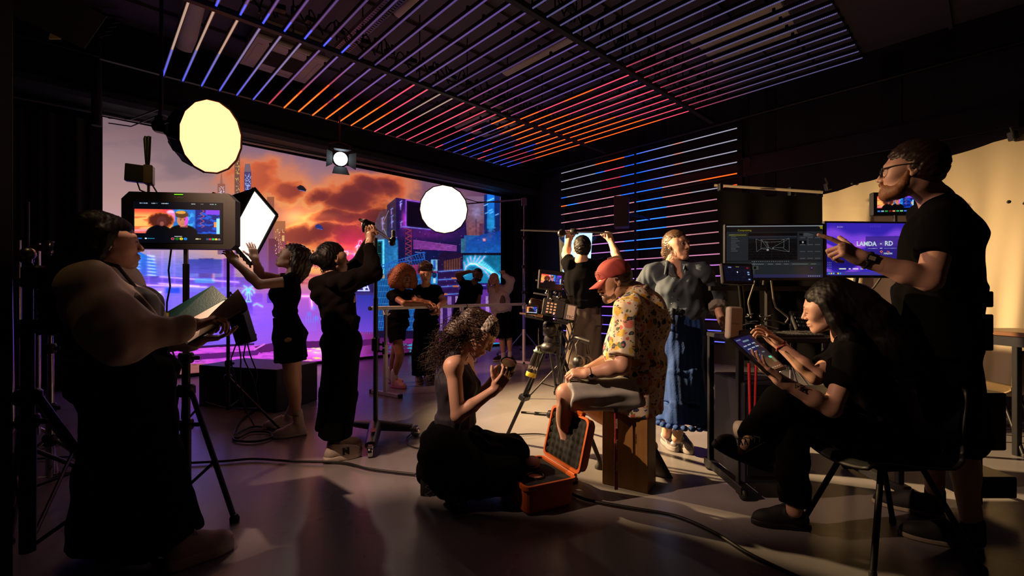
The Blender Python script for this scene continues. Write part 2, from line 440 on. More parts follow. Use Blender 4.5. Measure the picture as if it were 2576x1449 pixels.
class Canvas:
    """picture painted in the coordinates X (right), Y (down) given per cell"""
    def __init__(s, X, Y, col=(0, 0, 0)):
        s.X, s.Y = X, Y; s.a = np.empty(X.shape+(3,), np.float32); s.a[:] = np.array(col)/255.
    def mixm(s, mask, col):
        c = np.array(col, np.float32)/255. if not isinstance(col, np.ndarray) else col
        s.a += (c-s.a)*np.clip(mask, 0, 1)[..., None]
        return s
    def _bb(s, x0, x1, y0, y1):
        m = (s.X >= x0) & (s.X <= x1) & (s.Y >= y0) & (s.Y <= y1)
        r = np.nonzero(m.any(1))[0]; c = np.nonzero(m.any(0))[0]
        if not len(r) or not len(c): return None
        return slice(r[0], r[-1]+1), slice(c[0], c[-1]+1)
    def poly(s, pts, col, alpha=1., col2=None, vert=True):
        pts = np.array(pts, float); b = s._bb(pts[:, 0].min(), pts[:, 0].max(), pts[:, 1].min(), pts[:, 1].max())
        if b is None: return s
        X, Y = s.X[b], s.Y[b]; ins = np.zeros(X.shape, bool); n = len(pts)
        for i in range(n):
            x1, y1 = pts[i]; x2, y2 = pts[(i+1) % n]
            if y1 == y2: continue
            c = ((Y < y1) != (Y < y2)) & (X < (x2-x1)*(Y-y1)/(y2-y1)+x1); ins ^= c
        c = np.array(col)/255.
        if col2 is not None:
            q = Y if vert else X; lo, hi = (pts[:, 1].min(), pts[:, 1].max()) if vert else (pts[:, 0].min(), pts[:, 0].max())
            t = np.clip((q-lo)/(hi-lo+1e-6), 0, 1)[..., None]; c = c*(1-t)+np.array(col2)/255.*t
        A = s.a[b]; A += (c-A)*(ins*alpha)[..., None]
        return s
    def rect(s, x0, y0, x1, y1, col, alpha=1., col2=None, vert=True):
        return s.poly([(x0, y0), (x1, y0), (x1, y1), (x0, y1)], col, alpha, col2, vert)
    def line(s, pts, w, col, glow=0., gcol=None, alpha=1.):
        pts = np.array(pts, float); m = w+glow*4+2
        b = s._bb(pts[:, 0].min()-m, pts[:, 0].max()+m, pts[:, 1].min()-m, pts[:, 1].max()+m)
        if b is None: return s
        X, Y = s.X[b], s.Y[b]; d = np.full(X.shape, 1e9)
        for (x1, y1), (x2, y2) in zip(pts[:-1], pts[1:]):
            dx, dy = x2-x1, y2-y1; t = np.clip(((X-x1)*dx+(Y-y1)*dy)/(dx*dx+dy*dy+1e-9), 0, 1)
            d = np.minimum(d, np.hypot(X-x1-t*dx, Y-y1-t*dy))
        A = s.a[b]
        if glow: A += (np.array(gcol or col)/255.)*(np.exp(-(np.maximum(d-w/2, 0)/glow)**1.3)*.45)[..., None]
        A += (np.array(col)/255.-A)*(np.clip((w/2-d)/.5+.5, 0, 1)*alpha)[..., None]
        return s
    def disc(s, x, y, rx, ry, col, soft=.15, alpha=1.):
        d = np.hypot((s.X-x)/rx, (s.Y-y)/ry); return s.mixm(sst(1+soft, 1-soft, d)*alpha, col)
    def glow(s, x, y, rx, ry, col, amt=.5):
        d2 = ((s.X-x)/rx)**2+((s.Y-y)/ry)**2; s.a += (np.array(col)/255.)*(np.exp(-d2)*amt)[..., None]
        return s
    def out(s): return np.clip(s.a, 0, 1)
def flatgrid(w, h, W, H):
    """cell coordinates of a w x h picture whose content runs 0..W, 0..H (row 0 = bottom)"""
    x = (np.arange(w)+.5)/w*W; y = H-(np.arange(h)+.5)/h*H
    return np.broadcast_to(x[None], (h, w)).copy(), np.broadcast_to(y[:, None], (h, w)).copy()

STROKES = {'P': [[(0, 1), (0, 0), (.7, .05), (.8, .3), (.6, .52), (0, .55)]], 'A': [[(0, 1), (.4, 0), (.8, 1)], [(.15, .65), (.65, .65)]],
           'C': [[(.8, .1), (.35, 0), (0, .35), (0, .7), (.35, 1), (.8, .9)]], 'E': [[(.8, 0), (0, 0), (0, 1), (.8, 1)], [(0, .5), (.6, .5)]],
           'V': [[(0, 0), (.4, 1), (.8, 0)]], 'L': [[(0, 0), (0, 1), (.8, 1)]], 'S': [[(.8, .1), (.3, 0), (0, .25), (.75, .7), (.5, 1), (0, .9)]],
           'T': [[(0, 0), (.8, 0)], [(.4, 0), (.4, 1)]], 'R': [[(0, 1), (0, 0), (.7, .05), (.75, .35), (0, .5), (.8, 1)]]}
def neon(c, txt, x, y, w, h, col, lw=2.2, glow=3., slant=0.):
    for i, ch in enumerate(txt):
        for st in STROKES.get(ch, []):
            c.line([(x+(i+u*.95)*w+slant*(1-v)*h, y+v*h) for u, v in st], lw, (235, 250, 255), glow, col)

# LED wall geometry: bottom-left corner, width along D1, bottom and top height
WALL_O = V3(-5.557, 6.151, 0); WALL_W = 7.24; WALL_Z0, WALL_Z1 = .05, 3.65
def paint_wall():
    w, h = 1448, 720
    s = (np.arange(w)+.5)/w*WALL_W; z = WALL_Z0+(np.arange(h)+.5)/h*(WALL_Z1-WALL_Z0)
    Xw = WALL_O[0]+D1[0]*s; Yw = WALL_O[1]+D1[1]*s
    X = np.broadcast_to((1288+FPX*Xw/Yw)[None], (h, w)).copy(); Y = HZ-FPX*(z[:, None]-CAMH)/Yw[None]
    c = Canvas(X, Y)
    # horizon-relative height: how far up the sky (0 at horizon, 1 at the top)
    top = 300+(X-258)*.19; e = np.clip((715-Y)/(715-top), -1, 1.2)
    def ramp(stops):
        ks = [k for k, _ in stops]; cs = np.array([q for _, q in stops])/255.
        return np.stack([np.interp(e, ks, cs[:, i]) for i in range(3)], -1)
    left = ramp([(-.6, (205, 80, 225)), (-.35, (140, 95, 235)), (-.1, (120, 110, 235)), (.12, (130, 130, 225)), (.26, (205, 165, 175)), (.5, (186, 146, 142)), (.8, (150, 122, 126)), (1, (126, 98, 104))])
    mid = ramp([(-.6, (210, 90, 220)), (-.3, (150, 85, 225)), (-.1, (185, 95, 200)), (.06, (238, 160, 105)), (.25, (246, 165, 85)), (.5, (226, 128, 84)), (.75, (190, 128, 118)), (1, (140, 105, 125))])
    rgt = ramp([(-.6, (130, 30, 110)), (-.1, (120, 50, 150)), (.25, (205, 45, 80)), (.55, (150, 60, 66)), (.8, (110, 62, 84)), (1, (96, 62, 100))])
    t1 = sst(430, 700, X)[..., None]; t2 = sst(820, 960, X)[..., None]
    c.a[:] = (left*(1-t1)+mid*t1)*(1-t2)+rgt*t2
    # clouds: one warped density field, lit rims near the low sun, dark bodies away from it
    n = fbm(X/95., Y/62., 3); n2 = fbm(X/210.+7, Y/90., 11)
    Xw = X+70*(fbm(X/120., Y/80., 71)-.5)+26*(fbm(X/38., Y/26., 75)-.5); Yw = Y+46*(fbm(X/120.+9, Y/80.+4, 81)-.5)+20*(fbm(X/38.+2, Y/26.+7, 85)-.5)
    c.mixm(sst(.40, .68, n2)*.3*sst(.25, .5, e), (172, 134, 134)); c.mixm(sst(.48, .74, fbm(X/150.+3, Y/60.+5, 8))*.55*sst(.3, .6, e)*(1-sst(500, 640, X)), (116, 96, 108))
    V = np.full(X.shape, -9.)
    for x, y, rx, ry, k in ((640, 450, 74, 42, .75), (700, 478, 60, 34, .7), (655, 420, 40, 26, .7), (880, 505, 105, 50, 1.), (930, 480, 70, 40, 1.), (800, 500, 50, 30, .8), (985, 470, 60, 40, .9), (865, 556, 120, 22, .9), (742, 590, 64, 34, 1.), (800, 590, 70, 26, .9), (880, 600, 70, 28, .9), (940, 560, 50, 50, .9), (700, 600, 30, 24, .8)):
        V = np.maximum(V, (1-np.hypot((Xw-x)/rx, (Yw-y)/ry))*k)
    V = V+(fbm(X/46., Y/30., 91)-.5)*.75
    sun = np.exp(-np.hypot((X-748)/190., (Y-585)/120.)**1.5); c.mixm(sst(-.7, -.1, V)*.55*sst(560, 700, X), (236, 128, 78))
    lit = np.array((255, 176, 96))/255.*(sun[..., None])+np.array((206, 112, 84))/255.*(1-sun[..., None]); c.mixm(sst(-.3, .0, V)*.9, lit.astype(np.float32)); c.mixm(sst(-.02, .16, V)*.7, (214, 92, 52))
    dx = sst(620, 800, X)[..., None]; dark = np.array((196, 92, 62))/255.*(1-dx)+np.array((122, 48, 46))/255.*dx; c.mixm(sst(.10, .46, V)*.93, dark.astype(np.float32))
    c.mixm(sst(.4, .8, V)*.5*sst(760, 860, X), (80, 34, 44))
    for y0, x0, x1, q in ((622, 690, 900, (235, 120, 70)), (640, 700, 880, (255, 180, 96)), (652, 720, 860, (244, 130, 84))): c.mixm(np.exp(-((Y-y0-(n-.5)*26)/8.)**2)*sst(x0-30, x0+40, X)*sst(x1+30, x1-40, X)*.55, q)
    c.glow(742, 548, 30, 22, (255, 150, 60), .42); c.glow(800, 545, 60, 12, (255, 140, 60), .25); c.glow(770, 660, 90, 18, (255, 170, 80), .25)
    c.glow(885, 612, 50, 45, (255, 20, 90), .42)
    for y0, x0, x1 in ((664, 760, 880), (690, 740, 850), (702, 745, 800), (712, 730, 830)):
        c.mixm(np.exp(-((Y-y0-(n-.5)*16)/4.5)**2)*sst(x0-20, x0+20, X)*sst(x1+20, x1-20, X)*.8, (205, 85, 110))
    # hazy city on the left
    haze = sst(640, 700, Y)*sst(640, 560, X)
    c.mixm(haze*.55, (96, 110, 235)); c.mixm(sst(700, 760, Y)*sst(760, 700, X)*.55, (128, 82, 228))
    for x0, x1, y0, y1, q, q2 in ((548, 566, 462, 640, (150, 90, 70), (120, 90, 130)), (590, 604, 385, 640, (112, 78, 58), (110, 80, 120)), (614, 632, 430, 640, (70, 62, 110), (90, 70, 150)),
                                  (672, 690, 495, 720, (150, 86, 60), (120, 70, 150)), (688, 718, 556, 720, (168, 104, 62), (120, 60, 150)), (676, 700, 600, 720, (110, 52, 62), (110, 60, 150)),
                                  (705, 721, 581, 720, (150, 74, 56), (128, 64, 150)), (640, 672, 600, 720, (120, 70, 120), (130, 80, 190)), (500, 538, 650, 720, (70, 50, 120), (110, 80, 190)), (470, 560, 652, 688, (58, 70, 170), (90, 80, 200)), (562, 590, 650, 716, (120, 60, 160), (130, 80, 210))):
        c.rect(x0, y0, x1, y1, q, .92, q2)
    c.poly([(614, 432), (617, 412), (629, 412), (632, 432)], (120, 100, 110)); c.line([(557, 462), (557, 432)], 1.4, (150, 96, 84)); c.poly([(553, 462), (557, 430), (561, 462)], (150, 100, 84), .7)
    r = np.random.default_rng(3)
    for (x0, x1, y0, y1, q, k) in ((550, 564, 466, 490, (220, 220, 255), 26), (592, 602, 400, 490, (230, 190, 90), 40), (616, 630, 436, 480, (160, 190, 255), 60), (692, 714, 566, 640, (255, 205, 130), 40)):
        for i in range(k):
            x, y = r.uniform(x0, x1), r.uniform(y0, y1); c.rect(x, y, x+1.6, y+2.6, q, .9)
    c.rect(709, 592, 716, 606, (240, 190, 120), .8)
    # blue dome building, left
    c.poly([(258, 664), (300, 640), (352, 634), (380, 648), (392, 668), (394, 692), (258, 694)], (30, 120, 235), .9, (70, 90, 225))
    for i in range(7):
        y = 642+i*8; c.line([(322+i*4, y), (352, y+2)], 1.6, (210, 240, 255), 1.5, (80, 160, 255)); c.line([(372, y+1), (388+i*.6, y+3)], 2, (225, 240, 255), 1.5, (80, 160, 255))
    c.line([(258, 694), (470, 697)], 2, (60, 50, 150)); c.rect(258, 697, 700, 722, (92, 60, 190), .75, (118, 70, 215))
    for x0, y0, x1, y1 in ((402, 696, 600, 710), (400, 713, 500, 720), (330, 716, 520, 722)): c.line([(x0, y0), (x1, y1)], 1.6, (235, 215, 255), 2, (190, 120, 255))
    for x in (341, 374, 408, 439, 560, 590): c.line([(x, 634), (x, 722)], 1.2, (140, 70, 220), 1., alpha=.7)
    c.rect(490, 700, 540, 712, (80, 170, 255), .7); c.line([(537, 690), (537, 705)], 1.5, (255, 150, 120), 2)
    for i in range(22):
        x, y = r.uniform(300, 900), r.uniform(720, 850); ww = r.uniform(20, 70); c.rect(x, y, x+ww, y+r.uniform(20, 60), (110, 60, 220) if i % 2 else (150, 110, 245), .3)
    c.rect(598, 760, 636, 790, (92, 44, 190), .8, (110, 70, 215)); c.rect(672, 738, 700, 762, (84, 44, 190), .7); c.rect(598, 738, 660, 760, (120, 60, 215), .5)
    c.rect(350, 724, 413, 785, (190, 120, 240), .75)
    for x in range(352, 414, 5): c.line([(x, 726), (x+1, 785)], 1, (235, 200, 255), alpha=.6)
    c.rect(418, 724, 452, 737, (40, 70, 230), .9)
    # city haze softens everything painted so far on the left
    hz = (sst(628, 660, Y)*sst(690, 620, X))[..., None]; q = c.a
    for _ in range(5): q = (np.roll(q, 2, 1)+np.roll(q, -2, 1)+np.roll(q, 1, 0)+np.roll(q, -1, 0)+2*q)/6
    st_ = fbm(X/16., Y/2.6, 95)[..., None]; c.a += (q*(.86+.3*st_)-c.a)*hz*.75
    neon(c, 'SPACE', 342, 735, 13.2, 20, (60, 190, 255), 1.8, 2.); neon(c, 'TRAVEL', 336, 760, 12., 17, (60, 190, 255), 1.8, 2.)
    # neon palm
    cy = (120, 225, 255)
    for q in ([(623, 736), (622, 752), (618, 759), (632, 759), (629, 752), (627, 736)], [(625, 732), (618, 728), (613, 731), (610, 736)], [(625, 731), (620, 722), (614, 719)], [(625, 731), (632, 727), (638, 730), (640, 737)], [(625, 730), (630, 722), (636, 720)], [(624, 733), (619, 737), (618, 742)], [(627, 733), (632, 738), (634, 742)]): c.line(q, 1.9, cy, 2., (60, 170, 255))
    c.disc(625, 730, 5, 4.5, cy); c.line([(638, 768), (646, 764), (660, 771)], 2, (120, 200, 255), 2)
    c.line([(760, 745), (782, 745), (786, 775)], 2.2, (255, 235, 225), 3, (255, 120, 200))
    for x, y in ((790, 775), (778, 790), (796, 800)): c.disc(x, y, 6, 6, (110, 130, 255), .4, .6)
    for x0 in range(770, 806, 6): c.line([(x0, 795), (x0, 812)], 1, (120, 150, 255), alpha=.8)
    # flying craft
    for x, y, k, q in ((759, 474, 1., (26, 24, 34)), (803, 571, .9, (44, 52, 120)), (788, 632, .3, (120, 60, 50))):
        c.poly([(x-12*k, y-3*k), (x-4*k, y-9*k), (x+4*k, y-6*k), (x+12*k, y+3*k), (x+10*k, y+8*k), (x-8*k, y+3*k)], q); c.line([(x-6*k, y+4*k), (x+9*k, y+7*k)], 1.3*k, (90, 120, 210))
    # neon town on the right
    c.poly([(944, 560), (955, 533), (965, 526), (974, 526), (976, 700), (944, 700)], (118, 66, 74), 1, (40, 120, 150))
    c.poly([(974, 516), (997, 497), (998, 670), (974, 670)], (78, 44, 64), 1, (20, 60, 120))
    c.poly([(997, 497), (1060, 507), (1175, 525), (1175, 640), (1104, 660), (997, 670)], (44, 22, 84), 1, (16, 20, 78))
    c.mixm(np.exp(-((X-1017)/7)**2-((Y-552)/22)**2)*.9, (222, 70, 230)); c.mixm(np.exp(-((X-1080)/70)**2-((Y-588)/16)**2)*.6, (150, 36, 160))
    c.poly([(1022, 503), (1080, 513), (1080, 577), (1022, 568)], (12, 5, 26)); c.line([(1022, 568), (1022, 503), (1080, 512)], 1.6, (190, 110, 255), 2, (150, 60, 255)); c.line([(1013, 570), (1084, 577), (1130, 583)], 1.8, (150, 160, 255), 2, (120, 80, 255))
    for k in range(8):
        y = 574+k*13; c.line([(1020, y), (1035, y+6), (1020, y+13)], 2, (176, 60, 76) if k < 5 else (110, 90, 110))
    c.line([(1020, 574), (1020, 678)], 1.4, (120, 44, 80)); c.line([(1035, 574), (1035, 678)], 1.8, (176, 50, 80))
    c.poly([(1040, 603), (1149, 617), (1149, 632), (1040, 627)], (124, 36, 150))
    for k in range(7): c.line([(1040, 604+k*3.4), (1149, 618+k*2.2)], .9, (214, 130, 226), alpha=.9)
    c.line([(1045, 634), (1105, 640)], 2, (140, 140, 220)); c.rect(1040, 636, 1104, 664, (14, 24, 84))
    for x, y in ((984, 527), (985, 545), (961, 550), (994, 600), (996, 625), (1007, 508), (1008, 560), (1007, 515), (985, 560), (962, 565), (993, 640)): c.line([(x, y), (x+4, y-3)], 1.6, (170, 200, 255), 1.6, (120, 120, 255)); c.line([(x+1, y+3), (x+1, y+12)], 1.4, (190, 140, 255), 1.2)
    c.line([(964, 560), (978, 530)], 2, (160, 140, 150)); c.line([(966, 575), (976, 600)], 2, (170, 150, 160)); c.line([(966, 630), (976, 655)], 1.6, (150, 160, 170))
    # right-hand sky gap, blue tower, dome
    c.poly([(1170, 520), (1175, 494), (1220, 494), (1220, 590), (1175, 600)], (128, 96, 128), 1, (150, 86, 96)); c.glow(1200, 535, 16, 22, (60, 110, 170), .5); c.line([(1198, 552), (1198, 592)], 1.2, (60, 40, 90)); c.rect(1206, 562, 1220, 592, (110, 60, 96))
    c.rect(1218, 489, 1258, 600, (16, 44, 120)); c.rect(1226, 489, 1244, 575, (30, 120, 240), 1, (24, 150, 255)); c.disc(1235, 560, 9, 22, (40, 170, 255), .5)
    for x, y in ((1222, 515), (1224, 535), (1234, 528), (1236, 534), (1250, 539), (1238, 500), (1229, 504)): c.line([(x-3, y+2), (x+4, y-1)], 1.6, (170, 240, 255), 1.6, (60, 160, 255))
    c.rect(1168, 592, 1205, 640, (40, 110, 200), 1, (30, 90, 200)); c.rect(1160, 600, 1172, 640, (60, 120, 160))
    c.poly([(1166, 640), (1176, 614), (1190, 600), (1212, 590), (1260, 580), (1262, 650), (1166, 650)], (22, 70, 180), 1, (30, 120, 225)); c.mixm(np.clip(fbm(X/14, Y/14, 5)-.45, 0, 1)*2*((X > 1212) & (Y < 604) & (Y > 578)), (130, 120, 210))
    c.rect(1215, 600, 1222, 607, (255, 140, 170)); c.rect(1216.5, 602, 1220, 605, (255, 235, 240))
    # neon screens and street-level stalls
    c.rect(940, 604, 968, 690, (20, 90, 130)); c.rect(945, 610, 960, 688, (6, 40, 44))
    for k in range(18): c.line([(946, 612+k*4.2), (946+r.uniform(4, 14), 612+k*4.2)], 1.2, (30, 160, 140))
    c.line([(943, 606), (964, 604), (964, 688), (943, 690)], 1.8, (150, 240, 255), 2.5, (40, 180, 255)); c.line([(966.5, 604), (966.5, 688)], 1.6, (90, 220, 255), 2)
    c.rect(968, 600, 1000, 700, (20, 110, 200), .75)
    for k in range(26): c.rect(r.uniform(968, 998), r.uniform(600, 690), r.uniform(1000, 1003), r.uniform(690, 700), (60, 180, 255), .08)
    c.rect(944, 690, 1104, 835, (14, 104, 180), .95, (22, 84, 180)); c.rect(946, 691, 968, 701, (220, 180, 150), .9)
    for k in range(40):
        x = 930+k*6; c.line([(x, 700), (x-30, 840)], .7, (80, 190, 255), alpha=.6); c.line([(x-40, 700), (x-10, 840)], .7, (10, 70, 150), alpha=.6)
    for k in range(9): c.line([(944, 704+k*15), (1104, 702+k*15)], 1, (110, 215, 255), alpha=.6)
    for q in ([(945, 672), (1067, 634)], [(945, 676), (1030, 664)], [(1067, 634), (1067, 650)], [(970, 664), (1067, 652)]): c.line(q, 2.2, (36, 110, 225))
    for k in range(18): c.line([(955+k*6.4, 668-k*1.9), (964+k*6.4, 690-k*1.6)], .9, (60, 130, 225)); c.line([(962+k*6.4, 667-k*1.9), (953+k*6.4, 690)], .9, (40, 100, 200))
    c.poly([(1100, 660), (1104, 640), (1114, 632), (1165, 636), (1165, 840), (1100, 840)], (34, 16, 58), 1, (70, 30, 120))
    c.poly([(1116, 656), (1159, 648), (1159, 676), (1116, 682)], (96, 52, 52))
    for k in range(14): c.line([(1117+k*3, 656-k*.5), (1117+k*3, 682-k*.4)], 1, (150, 84, 60) if k % 2 else (50, 26, 40))
    for y in (683, 704, 722, 742): c.line([(1104, y), (1163, y-4)], 1.8, (110, 170, 255), 2, (60, 110, 255))
    for x, y in ((1136, 702), (1140, 722), (1112, 742)): c.rect(x, y-4, x+14, y, (230, 130, 70))
    c.rect(1084, 653, 1101, 682, (140, 215, 255)); c.rect(1090, 655, 1096, 678, (50, 110, 220)); c.rect(1085, 687, 1101, 714, (40, 170, 255)); c.disc(1093, 692, 6, 7, (10, 40, 90)); c.rect(1090, 700, 1096, 712, (230, 250, 255))
    c.rect(1163, 636, 1262, 642, (16, 14, 40))
    # dragon on a screen
    c.rect(1165, 642, 1260, 712, (16, 120, 170), 1, (30, 150, 205)); pk = (255, 190, 235)
    for q in ([(1168, 690), (1172, 672), (1182, 664), (1196, 664), (1212, 674), (1228, 690), (1240, 708)], [(1172, 672), (1168, 660)], [(1180, 664), (1176, 650)], [(1186, 662), (1184, 646)], [(1190, 662), (1196, 644)], [(1196, 662), (1208, 645)], [(1202, 664), (1220, 645)], [(1206, 668), (1224, 676), (1244, 690), (1256, 706)], [(1170, 690), (1184, 682), (1196, 688)]): c.line(q, 2.2, pk, 3, (120, 220, 255))
    for k in range(12): x = 1208+k*4; y = 662+k*3.6; c.line([(x, y), (x+6, y-6)], 1.6, (150, 250, 255), 2)
    c.rect(1165, 712, 1262, 730, (40, 24, 110)); 
    for k in range(5): c.line([(1180+k*16, 718), (1190+k*16, 718)], 1.6, (190, 190, 255), 2, (90, 90, 255))
    c.rect(1163, 728, 1262, 842, (112, 54, 176), 1, (150, 70, 200))
    for x, ww, q in ((1108, 6, (210, 160, 240)), (1126, 10, (190, 140, 235)), (1146, 6, (230, 190, 250)), (1170, 5, (150, 110, 220)), (1188, 8, (205, 160, 240)), (1206, 5, (90, 50, 160)), (1222, 9, (220, 180, 250)), (1242, 6, (130, 90, 210))): c.rect(x, 745, x+ww, 838, q, .75)
    c.rect(944, 832, 1262, 852, (26, 14, 52))
    # neon cowgirl sign and shop letters
    c.rect(866, 640, 940, 705, (190, 30, 110), .55)
    for q, col in (([(895, 622), (900, 617), (908, 619), (918, 614)], (255, 225, 255)), ([(902, 617), (904, 606), (909, 605), (912, 614)], (255, 190, 235)), ([(899, 620), (899, 630), (906, 635), (914, 631), (915, 620)], (255, 225, 245)), ([(863, 632), (876, 632), (875, 641), (863, 641)], (255, 220, 240)), ([(876, 633), (888, 634), (890, 640), (884, 644), (882, 656)], (255, 70, 160)), ([(891, 640), (899, 648), (906, 640), (914, 646), (912, 662)], (235, 230, 255)), ([(880, 658), (880, 670), (888, 664)], (255, 150, 190)), ([(868, 662), (878, 672)], (170, 110, 255)), ([(893, 640), (894, 655)], (255, 120, 110))): c.line(q, 1.8, col, 2.5, (255, 50, 150))
    c.rect(880, 700, 944, 736, (36, 26, 84), .95); c.rect(880, 736, 944, 742, (58, 44, 120)); c.rect(896, 742, 944, 835, (36, 50, 170), .85, (110, 70, 220))
    for q in ([(900, 731), (904, 716), (912, 716), (916, 731), (900, 731)], [(918, 731), (918, 715), (923, 715), (929, 731), (918, 731)], [(919, 723), (925, 723)]): c.line(q, 2.2, (225, 235, 255), 1.5, (120, 140, 255))
    tx = fbm(X/7., Y/5., 101); rg_ = sst(930, 960, X)*sst(870, 820, Y)*sst(480, 540, Y); c.a *= (1-(rg_*.36*(1-tx))[..., None])
    for k in range(120):
        x, y = r.uniform(968, 1258), r.uniform(560, 835); c.rect(x, y, x+r.uniform(1, 5), y+r.uniform(1, 2.5), ((120, 200, 255), (220, 130, 255), (255, 190, 150), (60, 120, 255))[k % 4], .35)
    # curb and wet floor
    fl = sst(868, 874, Y-(X-450)*(-.012)); c.mixm(fl*sst(1000, 860, X), (224, 84, 232)); c.mixm(fl*sst(860, 980, X)*.9, (74, 24, 70))
    wet = fbm(X/26., Y/3.2, 31); c.mixm(sst(.52, .66, wet)*fl*.55, (150, 40, 190)); c.mixm(sst(.56, .68, fbm(X/20., Y/3., 41))*fl*sst(730, 790, X)*sst(860, 800, X), (255, 210, 140)); c.glow(800, 885, 30, 12, (255, 170, 90), .5)
    c.mixm(sst(.5, .62, fbm(X/9., Y/4., 51))*fl*sst(960, 1010, X)*.9, (40, 170, 200)); c.mixm(sst(.5, .62, fbm(X/9., Y/4., 55))*fl*sst(1180, 1210, X), (30, 170, 250))
    def bar(pts, q): c.poly(pts, q, .95)
    bar([(258, 886), (540, 868), (640, 863), (640, 868), (540, 874), (258, 893)], (40, 12, 66)); bar([(258, 905), (640, 882), (648, 872), (660, 874), (648, 893), (258, 925)], (88, 24, 110)); bar([(640, 872), (700, 860), (900, 856), (1000, 846), (1000, 858), (900, 872), (760, 876), (655, 888)], (84, 22, 92))
    c.line([(640, 880), (665, 866)], 4, (226, 110, 226)); c.rect(258, 915, 520, 975, (150, 100, 60), .8, (120, 84, 50)); c.mixm(sst(.45, .7, fbm(X/18., Y/7., 61))*((Y > 905) & (X < 520))*.5, (70, 40, 60))
    c.glow(640, 800, 110, 70, (70, 40, 160), .18); c.glow(470, 770, 130, 60, (40, 70, 190), .2)
    return c.out()

def paint_shot(c, x0, y0, x1, y1):
    """the framed two-shot that every on-set monitor shows"""
    w, h = x1-x0, y1-y0
    m = (c.X >= x0) & (c.X <= x1) & (c.Y >= y0) & (c.Y <= y1)
    u = (c.X-x0)/w; v = (c.Y-y0)/h
    def put(mask, col): c.mixm(mask*m, col)
    put(np.ones_like(u), (255, 190, 100)); put(sst(.35, 0., v), (255, 80, 60)); put(sst(.2, .45, u)*sst(.5, .1, v), (255, 50, 90)); put(sst(.72, 1., v), (235, 120, 190))
    n = fbm(u*4, v*9, 4); put(sst(.5, .62, n)*sst(.45, .3, u)*.8, (235, 95, 60))
    put(sst(.42, .47, u), (30, 110, 210)); put(sst(.47, .55, u)*sst(.75, .6, u)*sst(.42, .6, fbm(u*30, v*8, 6)), (90, 210, 255)); put(sst(.7, .72, u), (14, 30, 120)); put(sst(.45, .6, fbm(u*16, v*16, 9))*sst(.7, .75, u)*.7, (20, 110, 250))
    put(((u > .83) & (v < .19)).astype(float), (130, 60, 230)); put(((u > .93) & (v > .5) & (v < .72)).astype(float), (255, 150, 60)); put(((u > .96) & (v > .35)).astype(float), (150, 225, 255)); put(sst(.012, .004, np.abs(u-.79-.02*np.sin(v*30)))*(v < .75), (170, 70, 90))
    put(sst(.06, .03, np.hypot(u-.42, (v-.12)*.5)), (255, 190, 230)); put(sst(.045, .02, np.abs(u-.44))*(v > .15)*(v < .5), (255, 130, 190))
    A = np.hypot((u-.305)/.155, (v-.47)/.33); b = fbm(u*40, v*14, 14); put(sst(1.14, .92, A+(b-.5)*.3), (216, 100, 44)); put(sst(1.0, .75, A+(b-.5)*.3), (84, 34, 26))
    put(sst(1.08, .95, np.hypot((u-.29)/.16, (v-1.08)/.42)), (6, 7, 12)); put(sst(1.1, .9, np.hypot((u-.315)/.058, (v-.5)/.2)), (92, 44, 40)); put(sst(.028, .018, np.hypot((u-.318), (v-.6)*.25)), (150, 84, 74))
    put(sst(1.1, .95, np.hypot((u-.56)/.17, (v-.98)/.34)), (5, 6, 10)); put(((np.abs(u-.575) < .045) & (v > .5) & (v < .74)).astype(float), (150, 70, 70))
    put(sst(1.08, .96, np.hypot((u-.56)/.066, (v-.45)/.25)), (206, 130, 92)); put(sst(1.08, .96, np.hypot((u-.56)/.066, (v-.45)/.25))*sst(.57, .6, u), (220, 80, 225))
    put(sst(1.1, .9, np.hypot((u-.55)/.078, (v-.2)/.15)+(b-.5)*.4), (96, 60, 30)); put(sst(1.1, .9, np.hypot((u-.54)/.06, (v-.12)/.06)+(b-.5)*.4), (226, 160, 70))
    for x in (.537, .583): put(sst(.011, .005, np.hypot(u-x, (v-.43)*.55)), (60, 34, 28)); put(sst(.016, .010, np.hypot((u-x)*.8, (v-.385)*1.6)), (70, 40, 26))
    put(sst(.016, .009, np.hypot((u-.56)*.7, (v-.6)*1.4)), (150, 74, 60))
    return c
# ------------------------------------------------------------------ the setting
def AB(a, b, z=0.0): return a*D1+b*D2+V3(0, 0, z)
CEIL = 4.75
def structure(mb, name, m, parent=None):
    o = mb.build(name, m, parent)
    if parent is None: o['kind'] = 'structure'
    return o
M_FLOOR = mat('studio_floor_vinyl', (.25, .235, .24), .33, var=.18, scale=3.0, spec=.4, bump=.02, bscale=60)
nd, lk = nodes_of(M_FLOOR)
_b = nd['Principled BSDF']; _n = nd.new('ShaderNodeTexNoise'); _n.inputs['Scale'].default_value = 1.7; _n.inputs['Detail'].default_value = 6
_tc = nd.new('ShaderNodeTexCoord'); lk.new(_tc.outputs['Object'], _n.inputs['Vector'])
_mr = nd.new('ShaderNodeMapRange'); _mr.inputs['To Min'].default_value = .19; _mr.inputs['To Max'].default_value = .36
lk.new(_n.outputs['Fac'], _mr.inputs['Value']); lk.new(_mr.outputs[0], _b.inputs['Roughness'])
M_WALL = mat('dark_painted_block', (.018, .018, .023), .7, var=.25, scale=4, bump=.15, bscale=25)
nd, lk = nodes_of(M_WALL)
_br = nd.new('ShaderNodeTexBrick'); _br.inputs['Scale'].default_value = 2.2; _br.inputs['Color1'].default_value = (.022, .02, .026, 1); _br.inputs['Color2'].default_value = (.018, .017, .022, 1); _br.inputs['Mortar'].default_value = (.012, .012, .014, 1)
_tc = nd.new('ShaderNodeTexCoord'); lk.new(_tc.outputs['Generated'], _br.inputs['Vector'])
lk.new(_br.outputs['Color'], nd['Principled BSDF'].inputs['Base Color'])
